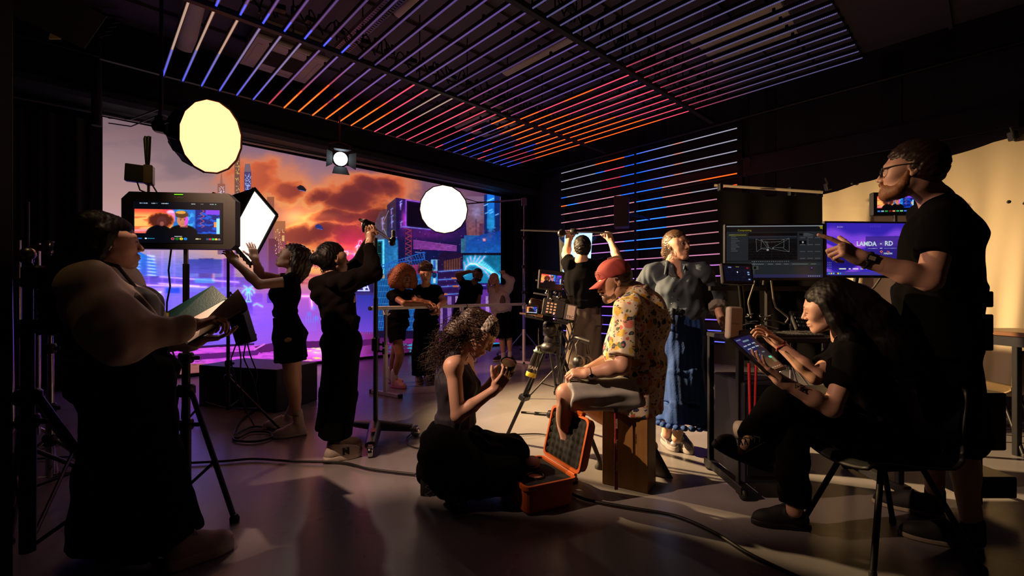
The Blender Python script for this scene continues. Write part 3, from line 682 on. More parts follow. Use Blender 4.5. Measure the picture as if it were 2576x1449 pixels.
M_CEIL = mat('dark_ceiling_panel', (.115, .10, .125), .8, var=.2, scale=6)
M_GREEN = mat('green_lit_render', (.022, .036, .033), .7, var=.2)  # green tint stands for greenish light on the back wall and bulkhead
M_DRAPE = mat('black_drape', (.004, .004, .005), .9, sheen=.05)
A0, A1, B0, B1 = -3.2, 8.35, -4.0, 9.0

mb = MB(); mb.add([AB(A0, B0), AB(A1, B0), AB(A1, B1), AB(A0, B1)], [(0, 1, 2, 3)]); structure(mb, 'floor', M_FLOOR)
mb = MB(); mb.add([AB(A0, B0, CEIL), AB(A1, B0, CEIL), AB(A1, B1, CEIL), AB(A0, B1, CEIL)], [(3, 2, 1, 0)])
for k in range(14):
    b = B0+.6+k*.95; mb.box(AB((A0+A1)/2, b, CEIL-.02), ((A1-A0)/2, .02, .02), D1, D2)
structure(mb, 'ceiling', M_CEIL)
def wall(name, p, q, m, z1=CEIL, th=.1):
    p, q = np.asarray(p), np.asarray(q); d = nrm(q-p); n = np.cross(d, UP); c = (p+q)/2+V3(0, 0, z1/2)-n*th/2
    return structure(MB().box(c, (np.linalg.norm(q-p)/2, th/2, z1/2), d, n), name, m)
wall('wall_right', AB(A1, B1), AB(A1, B0), M_WALL, th=-.1)
wall('wall_back', AB(A0, B1), AB(A1, B1), M_GREEN, th=-.1)
wall('wall_left', AB(A0, B0), AB(A0, B1), M_WALL, th=-.1)
wall('wall_rear', AB(A1, B0), AB(A0, B0), M_WALL, th=-.1)
# steel columns, trunking and pipes of the right wall: trim of the room
for i, (b, ww) in enumerate(((4.95, .09), (4.45, .05), (2.95, .07), (2.55, .09), (6.9, .07), (1.0, .12))):
    structure(MB().box(AB(A1-.06, b, CEIL/2-.05), (.05, ww, CEIL/2-.06), D1, D2, bev=.01), 'trim_%d' % (i+1), M_MATTE)
M_TRUNK = mat('wall_trunking', (.03, .026, .034), .4, .1)
structure(MB().box(AB(A1-.09, 2.4, 3.42), (.06, 2.6, .16), D1, D2, bev=.01).box(AB(A1-.09, 2.4, 3.56), (.075, 2.6, .012), D1, D2), 'trim_7', M_TRUNK)
structure(MB().box(AB(A1-.05, 3.4, 2.42), (.03, 1.7, .09), D1, D2, bev=.008), 'trim_8', M_TRUNK)
for i, b in enumerate((4.18, 4.05, 1.32, 1.2)):
    structure(MB().tube([AB(A1-.05, b, 1.3), AB(A1-.05, b, 4.7)], .014, 8).lathe(AB(A1-.05, b, 3.0), UP, [(.03, 0), (.03, .06)], 8), 'trim_%d' % (i+9), M_TRUNK)
structure(MB().tube([AB(A1-.05, -2, 2.95), AB(A1-.05, 4, 2.95)], .012, 8), 'trim_13', M_BLK)
# bulkhead above the LED wall and black drape to its left
structure(MB().box(AB(2.6, 8.35, 4.32), (5.75, .62, .42), D1, D2), 'trim_14', M_MATTE)
structure(MB().box(AB(2.6, 8.32, 3.80), (5.75, .55, .09), D1, D2, bev=.05), 'trim_15', M_GREEN)

# ------------------------------------------------------------------ LED wall
root = empty('video_wall', AB(3.77, 8.3, 0), 'huge LED video wall showing a neon city under an orange cloudy sunset', 'video wall')
zz = lambda a, z: AB(.151+a, 8.291, z)
WALL_IMG = paint_wall()
M_SCREEN = image_mat('led_wall_picture', WALL_IMG, 1.0, .3)
display('display', zz(0, WALL_Z0), zz(WALL_W, WALL_Z0), zz(WALL_W, WALL_Z1), zz(0, WALL_Z1), M_SCREEN, root)
mb = MB(); mb.box(AB(.151+WALL_W/2, 8.42, 1.85), (WALL_W/2+.03, .12, 1.84), D1, D2)
mb.box(AB(.151+WALL_W/2, 8.36, .02), (WALL_W/2+.05, .1, .022), D1, D2); mb.box(AB(.10, 8.36, 1.85), (.05, .08, 1.85), D1, D2)
mb.box(AB(.20+WALL_W, 8.36, 1.85), (.05, .08, 1.85), D1, D2); mb.build('frame', M_MATTE, root)
M_FOLDS = mat('black_drape_cloth', (.005, .005, .006), .85)
def drape(name, a0, a1, b, z0, z1, label, m=M_FOLDS, amp=.03):
    mb = MB()
    mb.sheet(lambda u, v: AB(a0+(a1-a0)*u, b+amp*sin(u*(a1-a0)*22)+amp*.5*sin(u*(a1-a0)*51), z0+(z1-z0)*v), int((a1-a0)*60), 4)
    o = mb.build(name, m); recentre(o, AB((a0+a1)/2, b, z0)); tag(o, label, 'curtain'); return o
drape('black_drape', -2.9, .06, 8.2, .0, 3.55, 'black floor-length drape hanging left of the video wall')
drape('black_drape', 7.55, 8.3, 8.0, .0, 3.7, 'black drape hanging in the dark corner right of the video wall')
o = MB().tube([AB(-3.1, 8.2, 3.62), AB(7.5, 8.05, 3.72)], .025, 8).build('scaffold_rail', M_STEEL); recentre(o, AB(2, 8.1, 3.62))
tag(o, 'long steel rail above the drape and the video wall', 'rail')

# ------------------------------------------------------------------ LED tubes
M_LED = bpy.data.materials.new('pixel_led_diffuser'); M_LED.use_nodes = True
nd, lk = nodes_of(M_LED); _at = nd.new('ShaderNodeAttribute'); _at.attribute_name = 'led'
_b = nd['Principled BSDF']; _b.inputs['Base Color'].default_value = (.1, .095, .11, 1); _b.inputs['Roughness'].default_value = .35
_tc = nd.new('ShaderNodeTexCoord'); _wv = nd.new('ShaderNodeTexWave'); _wv.inputs['Scale'].default_value = 20.0; _wv.bands_direction = 'X'
lk.new(_tc.outputs['Object'], _wv.inputs['Vector'])
_mr = nd.new('ShaderNodeMapRange'); _mr.inputs['To Min'].default_value = .45; _mr.inputs['To Max'].default_value = 1.3; lk.new(_wv.outputs['Fac'], _mr.inputs['Value'])
_vm = nd.new('ShaderNodeVectorMath'); _vm.operation = 'SCALE'; lk.new(_at.outputs['Color'], _vm.inputs[0]); lk.new(_mr.outputs[0], _vm.inputs['Scale'])
lk.new(_vm.outputs[0], _b.inputs['Emission Color']); _b.inputs['Emission Strength'].default_value = 1.0
NSEG = 24
def strip_mesh(L, cols, wd=.0095):
    """diffuser half-round under the tube: local x along the tube, hanging towards -z"""
    vs, fs = [], []
    K = 5
    for i in range(NSEG+1):
        for k in range(K):
            an = pi*k/(K-1); vs.append((L*i/NSEG, -wd*cos(an), -wd*.8*sin(an)))
    for i in range(NSEG):
        for k in range(K-1): fs.append((i*K+k, i*K+k+1, (i+1)*K+k+1, (i+1)*K+k))
    me = bpy.data.meshes.new('diffuser'); me.from_pydata(vs, [], fs); me.materials.append(M_LED)
    ca = me.color_attributes.new('led', 'FLOAT_COLOR', 'CORNER')
    arr = np.ones((len(fs)*4, 4), np.float32); arr[:, :3] = np.repeat(np.asarray(cols, np.float32), (K-1)*4, 0)
    ca.data.foreach_set('color', arr.ravel()); me.polygons.foreach_set('use_smooth', [True]*len(fs)); me.update()
    return me
def housing_mesh(L, name):
    mb = MB(); mb.box(V3(L/2, 0, .018), (L/2, .016, .018)); mb.box(V3(-.004, 0, .012), (.006, .018, .026)); mb.box(V3(L+.004, 0, .012), (.006, .018, .026))
    for t in (.22, .78): mb.box(V3(L*t, 0, .05), (.012, .012, .02))
    me = bpy.data.meshes.new(name); me.from_pydata(mb.v, [], mb.f); me.materials.append(M_BLK); return me
HOUSE = housing_mesh(1.96, 'housing')
def tube_light(p, d, nrm_out, cols, label, group):
    """p: start point, d: unit direction; nrm_out: where it shines"""
    x = Vector(d); z = -Vector(nrm_out); y = z.cross(x); M = Matrix((x, y, z)).transposed().to_4x4(); M.translation = Vector(p)
    r = bpy.data.objects.new('led_tube', None); COL.objects.link(r); r.matrix_world = M; r.empty_display_size = .05
    tag(r, label, 'led tube light', group)
    for nm, me in (('housing', HOUSE), ('diffuser', strip_mesh(1.96, cols))):
        c = bpy.data.objects.new(nm, me); COL.objects.link(c); c.parent = r
    return r
ORD = ['first', 'second', 'third', 'fourth', 'fifth', 'sixth', 'seventh', 'eighth', 'ninth', 'tenth', 'eleventh', 'twelfth', 'thirteenth', 'fourteenth', 'fifteenth', 'sixteenth', 'seventeenth', 'eighteenth', 'nineteenth', 'twentieth',
       'twenty-first', 'twenty-second', 'twenty-third', 'twenty-fourth', 'twenty-fifth', 'twenty-sixth', 'twenty-seventh', 'twenty-eighth', 'twenty-ninth', 'thirtieth']
DIM, BLUE, CYAN, ORG, PINK, WHT, TAN, VIO = (V3(.10, .055, .24), V3(.10, .16, 1.5), V3(.04, .36, 2.8), V3(3.8, .30, .02), V3(1.7, .13, .26), V3(.62, .62, .8), V3(.5, .32, .24), V3(.85, .2, 1.9))
def ceil_col(i, row, t, r):
    """t: 0 at the end nearest the LED wall, 1 at the far end"""
    c = DIM*(.9+.3*sin(i*.7))
    if row == 0:
        if i <= 5:
            c = lerp(BLUE*.7, V3(.2, .18, .4), min(1, t*1.6))
            if i < 3 and t > .4+.08*i: c = TAN*1.1
        elif i == 6: c = PINK*.35 if t < .3 else DIM*1.4
        elif i <= 13:
            e = (.38, .58, .3, .42, .55, .6, .5)[i-7]
            c = ORG*(1.0 if t < e*.75 else .5) if t < e else lerp(PINK*.25, DIM*1.6, min(1, (t-e)*3))
            if i == 9 and .42 < t < .5: c = ORG*.6
            if i in (12, 13) and t > e: c = PINK*.7
        elif i <= 15: c = PINK*.8 if t < .55 else TAN
        elif i <= 19: c = PINK*(.35+.35*t) if i != 17 else PINK*.8
        else:
            c = BLUE*.45 if t < .5 else DIM*1.6
            if i < 26 and t > .78-.03*(i-20): c = ORG*.9
            elif (i*7+int(t*9)) % 5 == 0: c = PINK*.8
            if i >= 26: c = ORG*.8 if t > .7-.1*(i-26) else (PINK*.5 if .2 < t < .5 else BLUE*.7)
    elif row == 1:
        if i <= 7 and t < .12: c = BLUE*.8
        if i >= 18 and .45 < t < .7 and i < 21: c = V3(.1, .3, .9)*.7
        if i == 20 and .42 < t < .75: c = ORG*.7
        if i >= 21:
            c = PINK*.75
            if t < .12+.07*(i-20): c = ORG*.75
            if i == 21 and .45 < t < .7: c = ORG*.7
        elif i >= 16: c = lerp(DIM*1.4, PINK*.35, max(0, .5-t))
    else:
        c = V3(.075, .07, .19)*1.1
        if i >= 20: c = lerp(PINK*.3, c, min(1, t*2.2))
    return c
ZT = 3.9
ROWN = ('in the row nearest the video wall', 'in the middle row', 'in the row farthest from the video wall')
CEIL_TUBES = [(i, row) for row in range(3) for i in range(30)]
def inview(p, m=30):
    px = 1288+FPX*p[0]/max(p[1], .01); py = HZ-FPX*(p[2]-CAMH)/max(p[1], .01)
    return p[1] > .3 and -m < px < 2576+m and -m < py < 1449+m
for i, row in CEIL_TUBES:
    a = .672+.1962*i; b = 6.93-row*1.975
    p = AB(a, b, ZT); q = AB(a, b-1.96, ZT)
    if not any(inview(lerp(p, q, t), 10) for t in np.linspace(0, 1, 13)): continue
    cols = [ceil_col(i, row, (k+.5)/NSEG, RNG) for k in range(NSEG)]
    tube_light(p, -D2, -UP, cols, 'ceiling LED tube, %s from the left %s' % (ORD[i], ROWN[row]), 'LED tubes of the ceiling grid')
def wall_col(i, colm, t):
    """colm 0 = left half (far), t 0 at its left end"""
    if colm == 0:
        c = lerp(WHT*.8, V3(.7, .3, .4), min(1, i/8)) if i < 10 else VIO
        if i == 0: c = ORG*.7 if .5 < t < .86 else (CYAN*.4 if t > .86 else WHT*.7)
        if i == 1: c = CYAN*.9 if .52 < t < .62 else (PINK*.8 if .62 < t < .86 else (CYAN*.5 if t > .86 else WHT*.7))
        if i in (2, 3): c = CYAN*.55 if t > .85 else (PINK*.5 if t > .6 else WHT*.7)
        if i == 3 and t < .1: c = CYAN*.7
        if i == 4: c = ORG if t < .08 else (CYAN*1.3 if t < .26 else (V3(.9, .35, .45) if t < .82 else CYAN*.7))
        if 5 <= i <= 8: c = V3(.95, .36, .42)*(.8+.3*sin(t*30+i))
        if i in (9, 10): c = CYAN*1.2 if t > .88 else lerp(V3(.9, .4, .7), VIO, .3)
        if i >= 11: c = lerp(V3(.85, .3, .9), VIO, min(1, (i-11)/5))*(.7+.5*(t > .2))
        if i >= 17: c = V3(.35, .2, 1.7)
    else:
        c = WHT*.75 if i < 4 else V3(.8, .34, .42)
        if i < 4: c = lerp(CYAN*.6, c, min(1, t*2.6-.1*i)) if t < .5 else c
        if i < 4 and .42 < t < .5: c = V3(.9, .34, .26)
        if i == 4: c = CYAN*.8 if t < .3 else (V3(.8, .4, .4) if t < .66 else ORG*.8)
        if i == 5: c = CYAN if t < .28 else (V3(.9, .35, .35) if t < .6 else (WHT*.7 if t < .88 else ORG*.6))
        if 6 <= i <= 10: c = CYAN*1.35 if t < .34 else V3(.85, .34, .42)*(1.1 if t < .6 else .8)
        if i >= 11: c = lerp(V3(.85, .3, .55), VIO, min(1, (i-11)/3))
        if i >= 15: c = lerp(VIO, V3(.1, .25, 2.2), min(1, (i-15)/3)*(.3+.7*t))
    return c
for i in range(20):
    for colm in range(2):
        z = 4.10-.1945*i; b = 6.99-colm*2.0; p = AB(8.14, b, z)
        cols = [wall_col(i, colm, (k+.5)/NSEG)*.9 for k in range(NSEG)]
        tube_light(p, -D2, -D1, cols, 'wall LED tube, %s from the top in the %s column' % (ORD[i], ('left', 'right')[colm]), 'LED tubes on the right wall')
for b in (6.95, 5.0, 3.0):
    o = MB().box(AB(8.21, b, 2.3), (.02, .03, 2.0), D1, D2).build('tube_mounting_rail', M_BLK); recentre(o, AB(8.21, b, .3))
    tag(o, {6.95: 'black upright rail at the left ends of the wall tubes', 5.0: 'black upright rail where the two wall tube columns meet', 3.0: 'black upright rail at the right ends of the wall tubes'}[b], 'rail')
# wiring looping off the wall rails
for b, nm in ((4.93, 'middle'), (2.9, 'right-hand')):
    mb = MB()
    for k in range(9):
        z = 4.0-k*.36; pts = [AB(8.17, b, z), AB(8.1, b-.12-.05*sin(k*2), z-.07), AB(8.12, b-.16, z-.2), AB(8.17, b-.02, z-.3)]
        mb.tube([lerp(lerp(pts[0], pts[1], t), lerp(pts[2], pts[3], t), t) for t in np.linspace(0, 1, 8)], .007, 5)
    o = mb.build('tube_wiring', M_CABLE); recentre(o, AB(8.17, b, .8)); tag(o, 'loops of black cable hanging beside the %s wall rail' % nm, 'cable')
# two grid beams with their hanging cables
for b, nm in ((4.953, 'between the first and second rows of ceiling tubes'), (2.978, 'between the second and third rows of ceiling tubes')):
    root = empty('grid_truss', AB(3.8, b, ZT), 'long black grid beam '+nm, 'beam')
    MB().box(AB(3.55, b, ZT-.005), (3.45, .03, .028), D1, D2).build('rail', M_MATTE, root)
    mb = MB()
    for a in np.arange(.8, 6.9, .75):
        mb.tube([AB(a, b, ZT+.02), AB(a, b, CEIL)], .008, 6)
    mb.build('hanger', M_BLK, root)
    mb = MB(); r = random.Random(int(b*10))
    for k in range(42):
        a = .5+k*.148; c0 = AB(a, b-.06+r.uniform(-.1, .1), ZT+.12); c1 = AB(a+r.uniform(-.2, .2), b+r.uniform(-.25, .15), ZT+.2+r.uniform(0, .12)); c2 = AB(a+.15, b-.05, ZT+.1)
        mb.tube([(1-t)**2*c0+2*t*(1-t)*c1*1.0+t*t*c2+V3(0, 0, .12*sin(pi*t)) for t in np.linspace(0, 1, 7)], .009, 5)
        if k % 2 == 0: mb.box(AB(a, b-.12, ZT+.16), (.05, .035, .025), nrm(D1+D2*r.uniform(-.5, .5)), D2)
    mb.build('wiring', M_CABLE, root)
o = MB().box(AB(3.55, 7.0, ZT+.05), (3.45, .025, .025), D1, D2).build('grid_truss', M_BLK); recentre(o, AB(3.55, 7.0, ZT)); tag(o, 'black beam at the ceiling tube ends nearest the video wall', 'beam')
o = MB().tube([AB(-2.5, 7.35, 4.1), AB(8.2, 7.35, 4.1)], .024, 8).build('scaffold_pipe', M_BLK); recentre(o, AB(2, 7.35, 4.1)); tag(o, 'thin black pipe running under the ceiling before the video wall', 'pipe')
o = MB().tube([AB(8.05, 7.6, 4.22), AB(8.05, -1., 4.22)], .03, 8).build('scaffold_pipe', M_BLK); recentre(o, AB(8, 3, 4.22)); tag(o, 'black pipe running along the top of the right wall', 'pipe')

# ------------------------------------------------------------------ things on the ceiling
M_AC = mat('beige_plastic', (.62, .56, .47), .45)
M_SLOT = mat('dark_slots', (.02, .02, .02), .6)
def at_ceil(px, py, z): return P(px, py, (z-CAMH)*FPX/(HZ-py))
c = at_ceil(716, 158, 4.45)
root = empty('air_conditioner', c, 'square beige ceiling air conditioner with a slatted grille', 'air conditioner')
MB().box(c+V3(0, 0, .03), (.47, .47, .03), D1, D2, bev=.02).box(c+V3(0, 0, .17), (.4, .4, .12), D1, D2).build('casing', M_AC, root)
mb = MB()
for k in range(15): mb.box(c+D2*(-.2+k*.029)+V3(0, 0, -.004), (.24, .008, .006), D1, D2)
mb.build('grille', M_SLOT, root)
mb = MB()
for s_ in (-1, 1):
    mb.box(c+D1*s_*.38, (.03, .3, .004), D1, D2); mb.box(c+D2*s_*.38, (.3, .03, .004), D1, D2)
mb.build('vane', M_AC, root)
c2 = at_ceil(1228, 322, 4.45)
root = empty('air_conditioner', c2, 'second ceiling air conditioner, lit violet above the orange tubes', 'air conditioner')
MB().box(c2+V3(0, 0, .03), (.47, .47, .03), D1, D2, bev=.02).box(c2+V3(0, 0, .17), (.4, .4, .12), D1, D2).build('casing', M_AC, root)
mb = MB()
for k in range(15): mb.box(c2+D2*(-.2+k*.029)+V3(0, 0, -.004), (.24, .008, .006), D1, D2)
mb.build('grille', M_SLOT, root)
def batten(px0, py0, px1, py1, z, label, wd=.075):
    p, q = at_ceil(px0, py0, z), at_ceil(px1, py1, z); d = nrm(q-p); L = np.linalg.norm(q-p)/2; s_ = np.cross(UP, d); m = (p+q)/2
    root = empty('ceiling_batten', m, label, 'unlit ceiling light', 'unlit fluorescent battens')
    MB().box(m+V3(0, 0, .05), (L, wd*.6, .03), d, s_).tube([p*1.0+V3(0, 0, .07)+d*.15, p+d*.15+V3(0, 0, CEIL-p[2])], .006, 6).tube([q+V3(0, 0, .07)-d*.15, q-d*.15+V3(0, 0, CEIL-q[2])], .006, 6).build('spine', M_WHITE, root)
    mb = MB()
    mb.sheet(lambda u, v: m+d*L*(2*u-1)+s_*wd*cos(pi*v)-V3(0, 0, 1)*wd*.45*sin(pi*v)+V3(0, 0, .03), 1, 8)
    mb.build('diffuser', M_AC, root)
batten(466, 128, 497, -20, 4.45, 'unlit batten above the leftmost ceiling tubes', .1)
batten(1272, 190, 1452, 100, 4.45, 'unlit batten above the middle of the ceiling grid')
batten(1738, 108, 1968, 14, 4.4, 'unlit batten leftmost of the four at top right')
batten(1762, 122, 1985, 33, 4.4, 'unlit batten second from the left of four at top right')
batten(1778, 140, 1996, 56, 4.4, 'unlit batten third from the left of four at top right')
batten(1794, 156, 2006, 80, 4.4, 'unlit batten rightmost of the four at top right')
batten(1003, 45, 1062, -5, 4.45, 'unlit batten cut by the top edge, left of the grid middle')
batten(1530, 256, 1640, 208, 4.45, 'unlit batten glowing violet near the far grid beam', .06)
M_TRAY = mat('galvanised_tray', (.3, .3, .32), .35, .8)
def tray(px0, py0, px1, py1, z, label):
    p, q = at_ceil(px0, py0, z), at_ceil(px1, py1, z); d = nrm(q-p); L = np.linalg.norm(q-p); s_ = np.cross(UP, d); mb = MB()
    for e in (-1, 1): mb.box((p+q)/2+s_*.08*e+V3(0, 0, .02), (L/2, .004, .025), d, s_)
    n = int(L/.045)
    for k in range(n+1): mb.box(p+d*L*k/n, (.012, .08, .002), d, s_)
    for e in (-.03, .03): mb.box((p+q)/2+s_*e, (L/2, .008, .002), d, s_)
    o = mb.build('cable_tray', M_TRAY); recentre(o, (p+q)/2); tag(o, label, 'cable tray')
tray(858, 128, 1010, -15, 4.3, 'perforated metal cable tray crossing the upper left ceiling')
tray(1405, 278, 1618, 202, 4.35, 'perforated cable tray lit bright blue above the pink tubes')
for px, py, nm in ((75, 0, 0), (845, 118, 1)):
    pass
# vertical drop pipe on the left
p0 = P(243, 0, 5.6)
root = empty('drop_pipe', V3(p0[0], p0[1], 3.35), 'thick black vertical pipe dropping from the ceiling at upper left', 'pipe')
MB().tube([V3(p0[0], p0[1], CEIL), V3(p0[0], p0[1], 3.32)], .052, 12).build('pipe', M_MATTE, root)
MB().lathe(V3(p0[0], p0[1], 4.4), UP, [(.062, 0), (.066, .03), (.062, .06)], 14).build('clamp_ring', M_STEEL, root)
mb = MB()
for k in range(5):
    R_ = .2+.04*k; c_ = V3(p0[0], p0[1]-.05, 4.42+.05*k)
    mb.tube([c_+V3(R_*cos(t), .05*sin(t*2), .07*sin(t)) for t in np.linspace(0, 2*pi, 20)], .012, 6)
mb.build('cable_coil', M_CABLE, root)
# ------------------------------------------------------------------ lamps, stands, camera, monitors
M_GLOW_W = lamp_mat('softbox_cloth_warm', (1.0, .26, .105), 4.4); M_GLOW_N = lamp_mat('softbox_cloth_neutral', (1.0, .72, .5), 3.4); M_GLOW_C = lamp_mat('softbox_cloth_cool', (1.0, .86, .74), 3.0)
def root_of(name, loc, label, cat, group=None): return empty(name, loc, label, cat, group)
def stand(base, top, label, legs, r=.016, spread_z=.42, name='light_stand', metal=M_BLK, collars=(.35, .62), foot=True, lr=.011, group=None):
    """telescopic tripod stand: legs = floor points"""
    base = np.asarray(base, float); t = root_of(name, base, label, 'light stand', group); H = top
    mb = MB(); zs = [.12]+[H*c for c in collars]+[H]; 
    for i in range(len(zs)-1): mb.tube([base+UP*zs[i], base+UP*zs[i+1]], r*(1.25-.22*i), 10)
    mb.build('pole', metal, t)
    for c in collars:
        o = MB().lathe(base+UP*(H*c-.03), UP, [(r*1.5, 0), (r*1.8, .01), (r*1.8, .05), (r*1.5, .06)], 12).box(base+UP*H*c+V3(r*2.6, 0, 0), (r*1.1, .006, .012), bev=.004).build('collar', M_PLAST, t)
    hub = base+UP*spread_z; MB().lathe(hub-UP*.03, UP, [(r*1.6, 0), (r*2.2, .015), (r*2.2, .055), (r*1.6, .07)], 12).build('hub', M_PLAST, t)
    for f_ in legs:
        f_ = np.asarray(f_, float); g = hub+nrm((f_-base)*V3(1, 1, 0))*r*2; lg = MB().tube([g, f_+UP*.012], lr, 8).build('leg', metal, t)
        adopt(MB().tube([lerp(g, f_, .55), base+UP*.13], lr*.6, 6).build('brace', metal, ), lg)
        if foot: adopt(MB().lathe(f_+UP*.0, UP, [(lr*1.7, 0.001), (lr*1.8, .02), (lr, .04)], 10).build('rubber_foot', M_RUB), lg)
    return t
def around(base, R, a0, n=3): return [np.asarray(base)+R*V3(cos(a0+2*pi*k/n), sin(a0+2*pi*k/n), 0) for k in range(n)]

# --- big field monitor on its stand
MBASE = F(468, 1285)*V3(1, 1, 0); MY = MBASE[1]
stand(MBASE, 1.40, 'black stand holding the big field monitor, legs near the floor cable', [F(590, 1312), F(452, 1190), F(400, 1300)], r=.021, spread_z=.68, lr=.014)
c = P(450, 555, MY-.03); vr = nrm(V3(1, .10, 0)); vn = nrm(np.cross(vr, UP))   # screen right / towards viewer
t = root_of('field_monitor', c-UP*.16, 'large black field monitor showing the two actors before a sunset', 'monitor')
hw, hh, ch_ = .299, .158, .04
out = [c+vr*x+UP*z for x, z in ((-hw+ch_, -hh), (hw-ch_*.6, -hh), (hw, -hh+ch_*.6), (hw, hh-ch_), (hw-ch_, hh), (-hw+ch_, hh), (-hw, hh-ch_), (-hw, -hh+ch_))]
mb = MB(); mb.prism(out, -vn*.06); mb.box(c-vn*.065, (hw*.8, .14*.5, .02), vr, UP, bev=.01); mb.build('housing', mat('dark_olive_plastic', (.012, .011, .009), .5), t)
X, Y = flatgrid(560, 300, 2080, 1040); cv = Canvas(X, Y, (6, 8, 14)); cv.rect(0, 0, 2080, 1040, (5, 7, 15)); paint_shot(cv, 30, 190, 2010, 800)
for x, w_, q in ((150, 60, (200, 215, 230)), (210, 30, (90, 180, 240)), (250, 90, (210, 220, 235)), (420, 110, (200, 215, 230)), (540, 26, (90, 190, 255)), (650, 140, (215, 225, 235)), (790, 28, (90, 200, 255)), (1340, 110, (220, 225, 230)), (1560, 80, (130, 135, 140)), (1780, 110, (190, 200, 210)), (1900, 34, (150, 255, 170))):
    for k in range(int(w_/14)): cv.rect(x+k*14, 32+(k*5) % 4, x+k*14+9, 56, q)
for k in range(14): cv.rect(950+k*13, 862, 950+k*13+8, 884, (235, 235, 240))
for x, q in ((910, (190, 20, 50)), (1010, (10, 120, 30)), (1108, (250, 220, 30)), (1206, (20, 140, 240))): cv.disc(x, 932, 42, 32, (160, 160, 160) if x == 910 else q); cv.disc(x, 932, 34, 26, q); cv.disc(x, 932, 15, 12, (30, 30, 30), .2, .7)
cv.rect(60, 915, 200, 945, (20, 90, 170)); cv.line([(330, 932), (490, 932)], 10, (60, 180, 230)); cv.disc(290, 930, 26, 18, (230, 240, 245)); cv.rect(1440, 915, 1510, 948, (220, 200, 160)); cv.rect(1520, 918, 1566, 944, (170, 150, 90))
for x, q in ((1690, (20, 90, 120)), (1755, (230, 40, 80)), (1825, (40, 220, 90)), (1895, (250, 210, 60))): cv.rect(x, 912, x+58, 958, q)
cv.line([(1970, 950), (1985, 920), (2005, 920), (2020, 950), (1970, 950)], 8, (235, 235, 235))
sc_ = c+vr*(-.002)+UP*-.008+vn*.0015
display('screen', sc_-vr*.235-UP*.118, sc_+vr*.235-UP*.118, sc_+vr*.235+UP*.112, sc_-vr*.235+UP*.112, image_mat('monitor_picture', cv.out(), 1.1, .25), t)
MB().box(c+UP*(hh-.012)+vn*.001, (.022, .002, .0035), vr, UP).build('tally_light', lamp_mat('tally_green', (120, 220, 20), 1.2), t)
MB().text('SUMO', .018, c+UP*(hh-.028)+vn*.001, vr, UP, 0, .0004).build('lettering', mat('grey_print2', (.1, .09, .08), .6), t)
MB().tube([MBASE*V3(1, 1, 0)+UP*(c[2]-hh), MBASE*V3(1, 1, 0)+UP*1.39], .012, 8).build('spigot', M_STEEL, t)
# receiver with antennas above it
c2 = P(352, 440, MY+.05); t = root_of('video_receiver', c2-UP*.05, 'wireless video receiver box with black paddle antennas above the big monitor', 'receiver')
MB().box(P(343, 437, MY+.05), (.05, .05, .02), nrm(V3(1, .5, -.05)), UP, bev=.004).build('battery', M_PLAST, t)
MB().box(P(375, 441, MY+.05), (.022, .055, .03), nrm(V3(1, .5, 0)), UP, bev=.005).build('casing', mat('tan_grey_metal', (.16, .12, .09), .5), t)
for dx in (0, 7): MB().tube([P(370+dx*.3, 424, MY+.05), P(370+dx*.4, 400, MY+.055), P(367+dx*1.2, 350, MY+.06), P(368+dx*1.2, 343, MY+.06)], [.007, .011, .012, .009], 8).build('antenna', M_PLAST, t)
MB().tube([P(374, 465, MY+.05), P(374, 488, MY)], .007, 8).build('mount', M_STEEL, t)
MB().tube([P(345, 458, MY+.03), P(352, 478, MY), P(366, 484, MY)], .004, 6).tube([P(380, 460, MY+.03), P(396, 486, MY)], .004, 6).build('cable', M_CABLE, t)
MB().tube([P(431, 625, MY), P(424, 680, MY+.02), P(428, 720, MY+.05), P(420, 760, MY), P(418, 840, MY-.01), P(440, 900, MY+.03), P(430, 1010, MY-.02)], .0045, 6).build('signal_cable', M_CABLE)
o = bpy.data.objects['signal_cable']; recentre(o, P(425, 800, MY)); tag(o, 'thin black cable hanging down from the big field monitor', 'cable')

# --- softbox (rectangular) on its own stand
SBASE = F(574, 1062)*V3(1, 1, 0)
stand(SBASE, 1.62, 'thin black stand carrying the square softbox, cables coiled at its feet', [F(716, 1094), F(470, 1060), F(640, 1030)], r=.016, spread_z=.42)
SY = 3.74; corners = [P(638, 473, SY-.10), P(696, 541, SY+.13), P(631, 665, SY+.10), P(571, 598, SY-.16)]
fn_ = nrm(np.cross(corners[1]-corners[0], corners[3]-corners[0])); fn_ = fn_ if fn_[1] < 0 else -fn_
cen = sum(corners)/4; bk = cen-fn_*.36+V3(-.06, .0, .06)
t = root_of('square_softbox', cen, 'glowing square softbox tilted in front of the sunset wall', 'softbox')
MB().add([p+fn_*.002 for p in corners], [(0, 1, 2, 3)]).build('diffuser', M_GLOW_C, t)
mb = MB(); ins = [bk+(p-cen)*.32 for p in corners]
for i in range(4):
    k = (i+1) % 4; mb.add([corners[i], corners[k], ins[k], ins[i]], [(0, 1, 2, 3)])
    mb.tube([corners[i]+fn_*.006, corners[k]+fn_*.006], .014, 6)
mb.add(ins, [(0, 1, 2, 3)]); mb.build('shroud', M_FOLDS, t)
MB().box(bk+V3(-.05, .02, .02), (.09, .09, .1), nrm(corners[1]-corners[0]), fn_, bev=.01).build('lamp_head', M_PLAST, t)
MB().tube([bk+V3(-.02, 0, -.05), SBASE+UP*1.6], .014, 8).build('yoke', M_BLK, t)
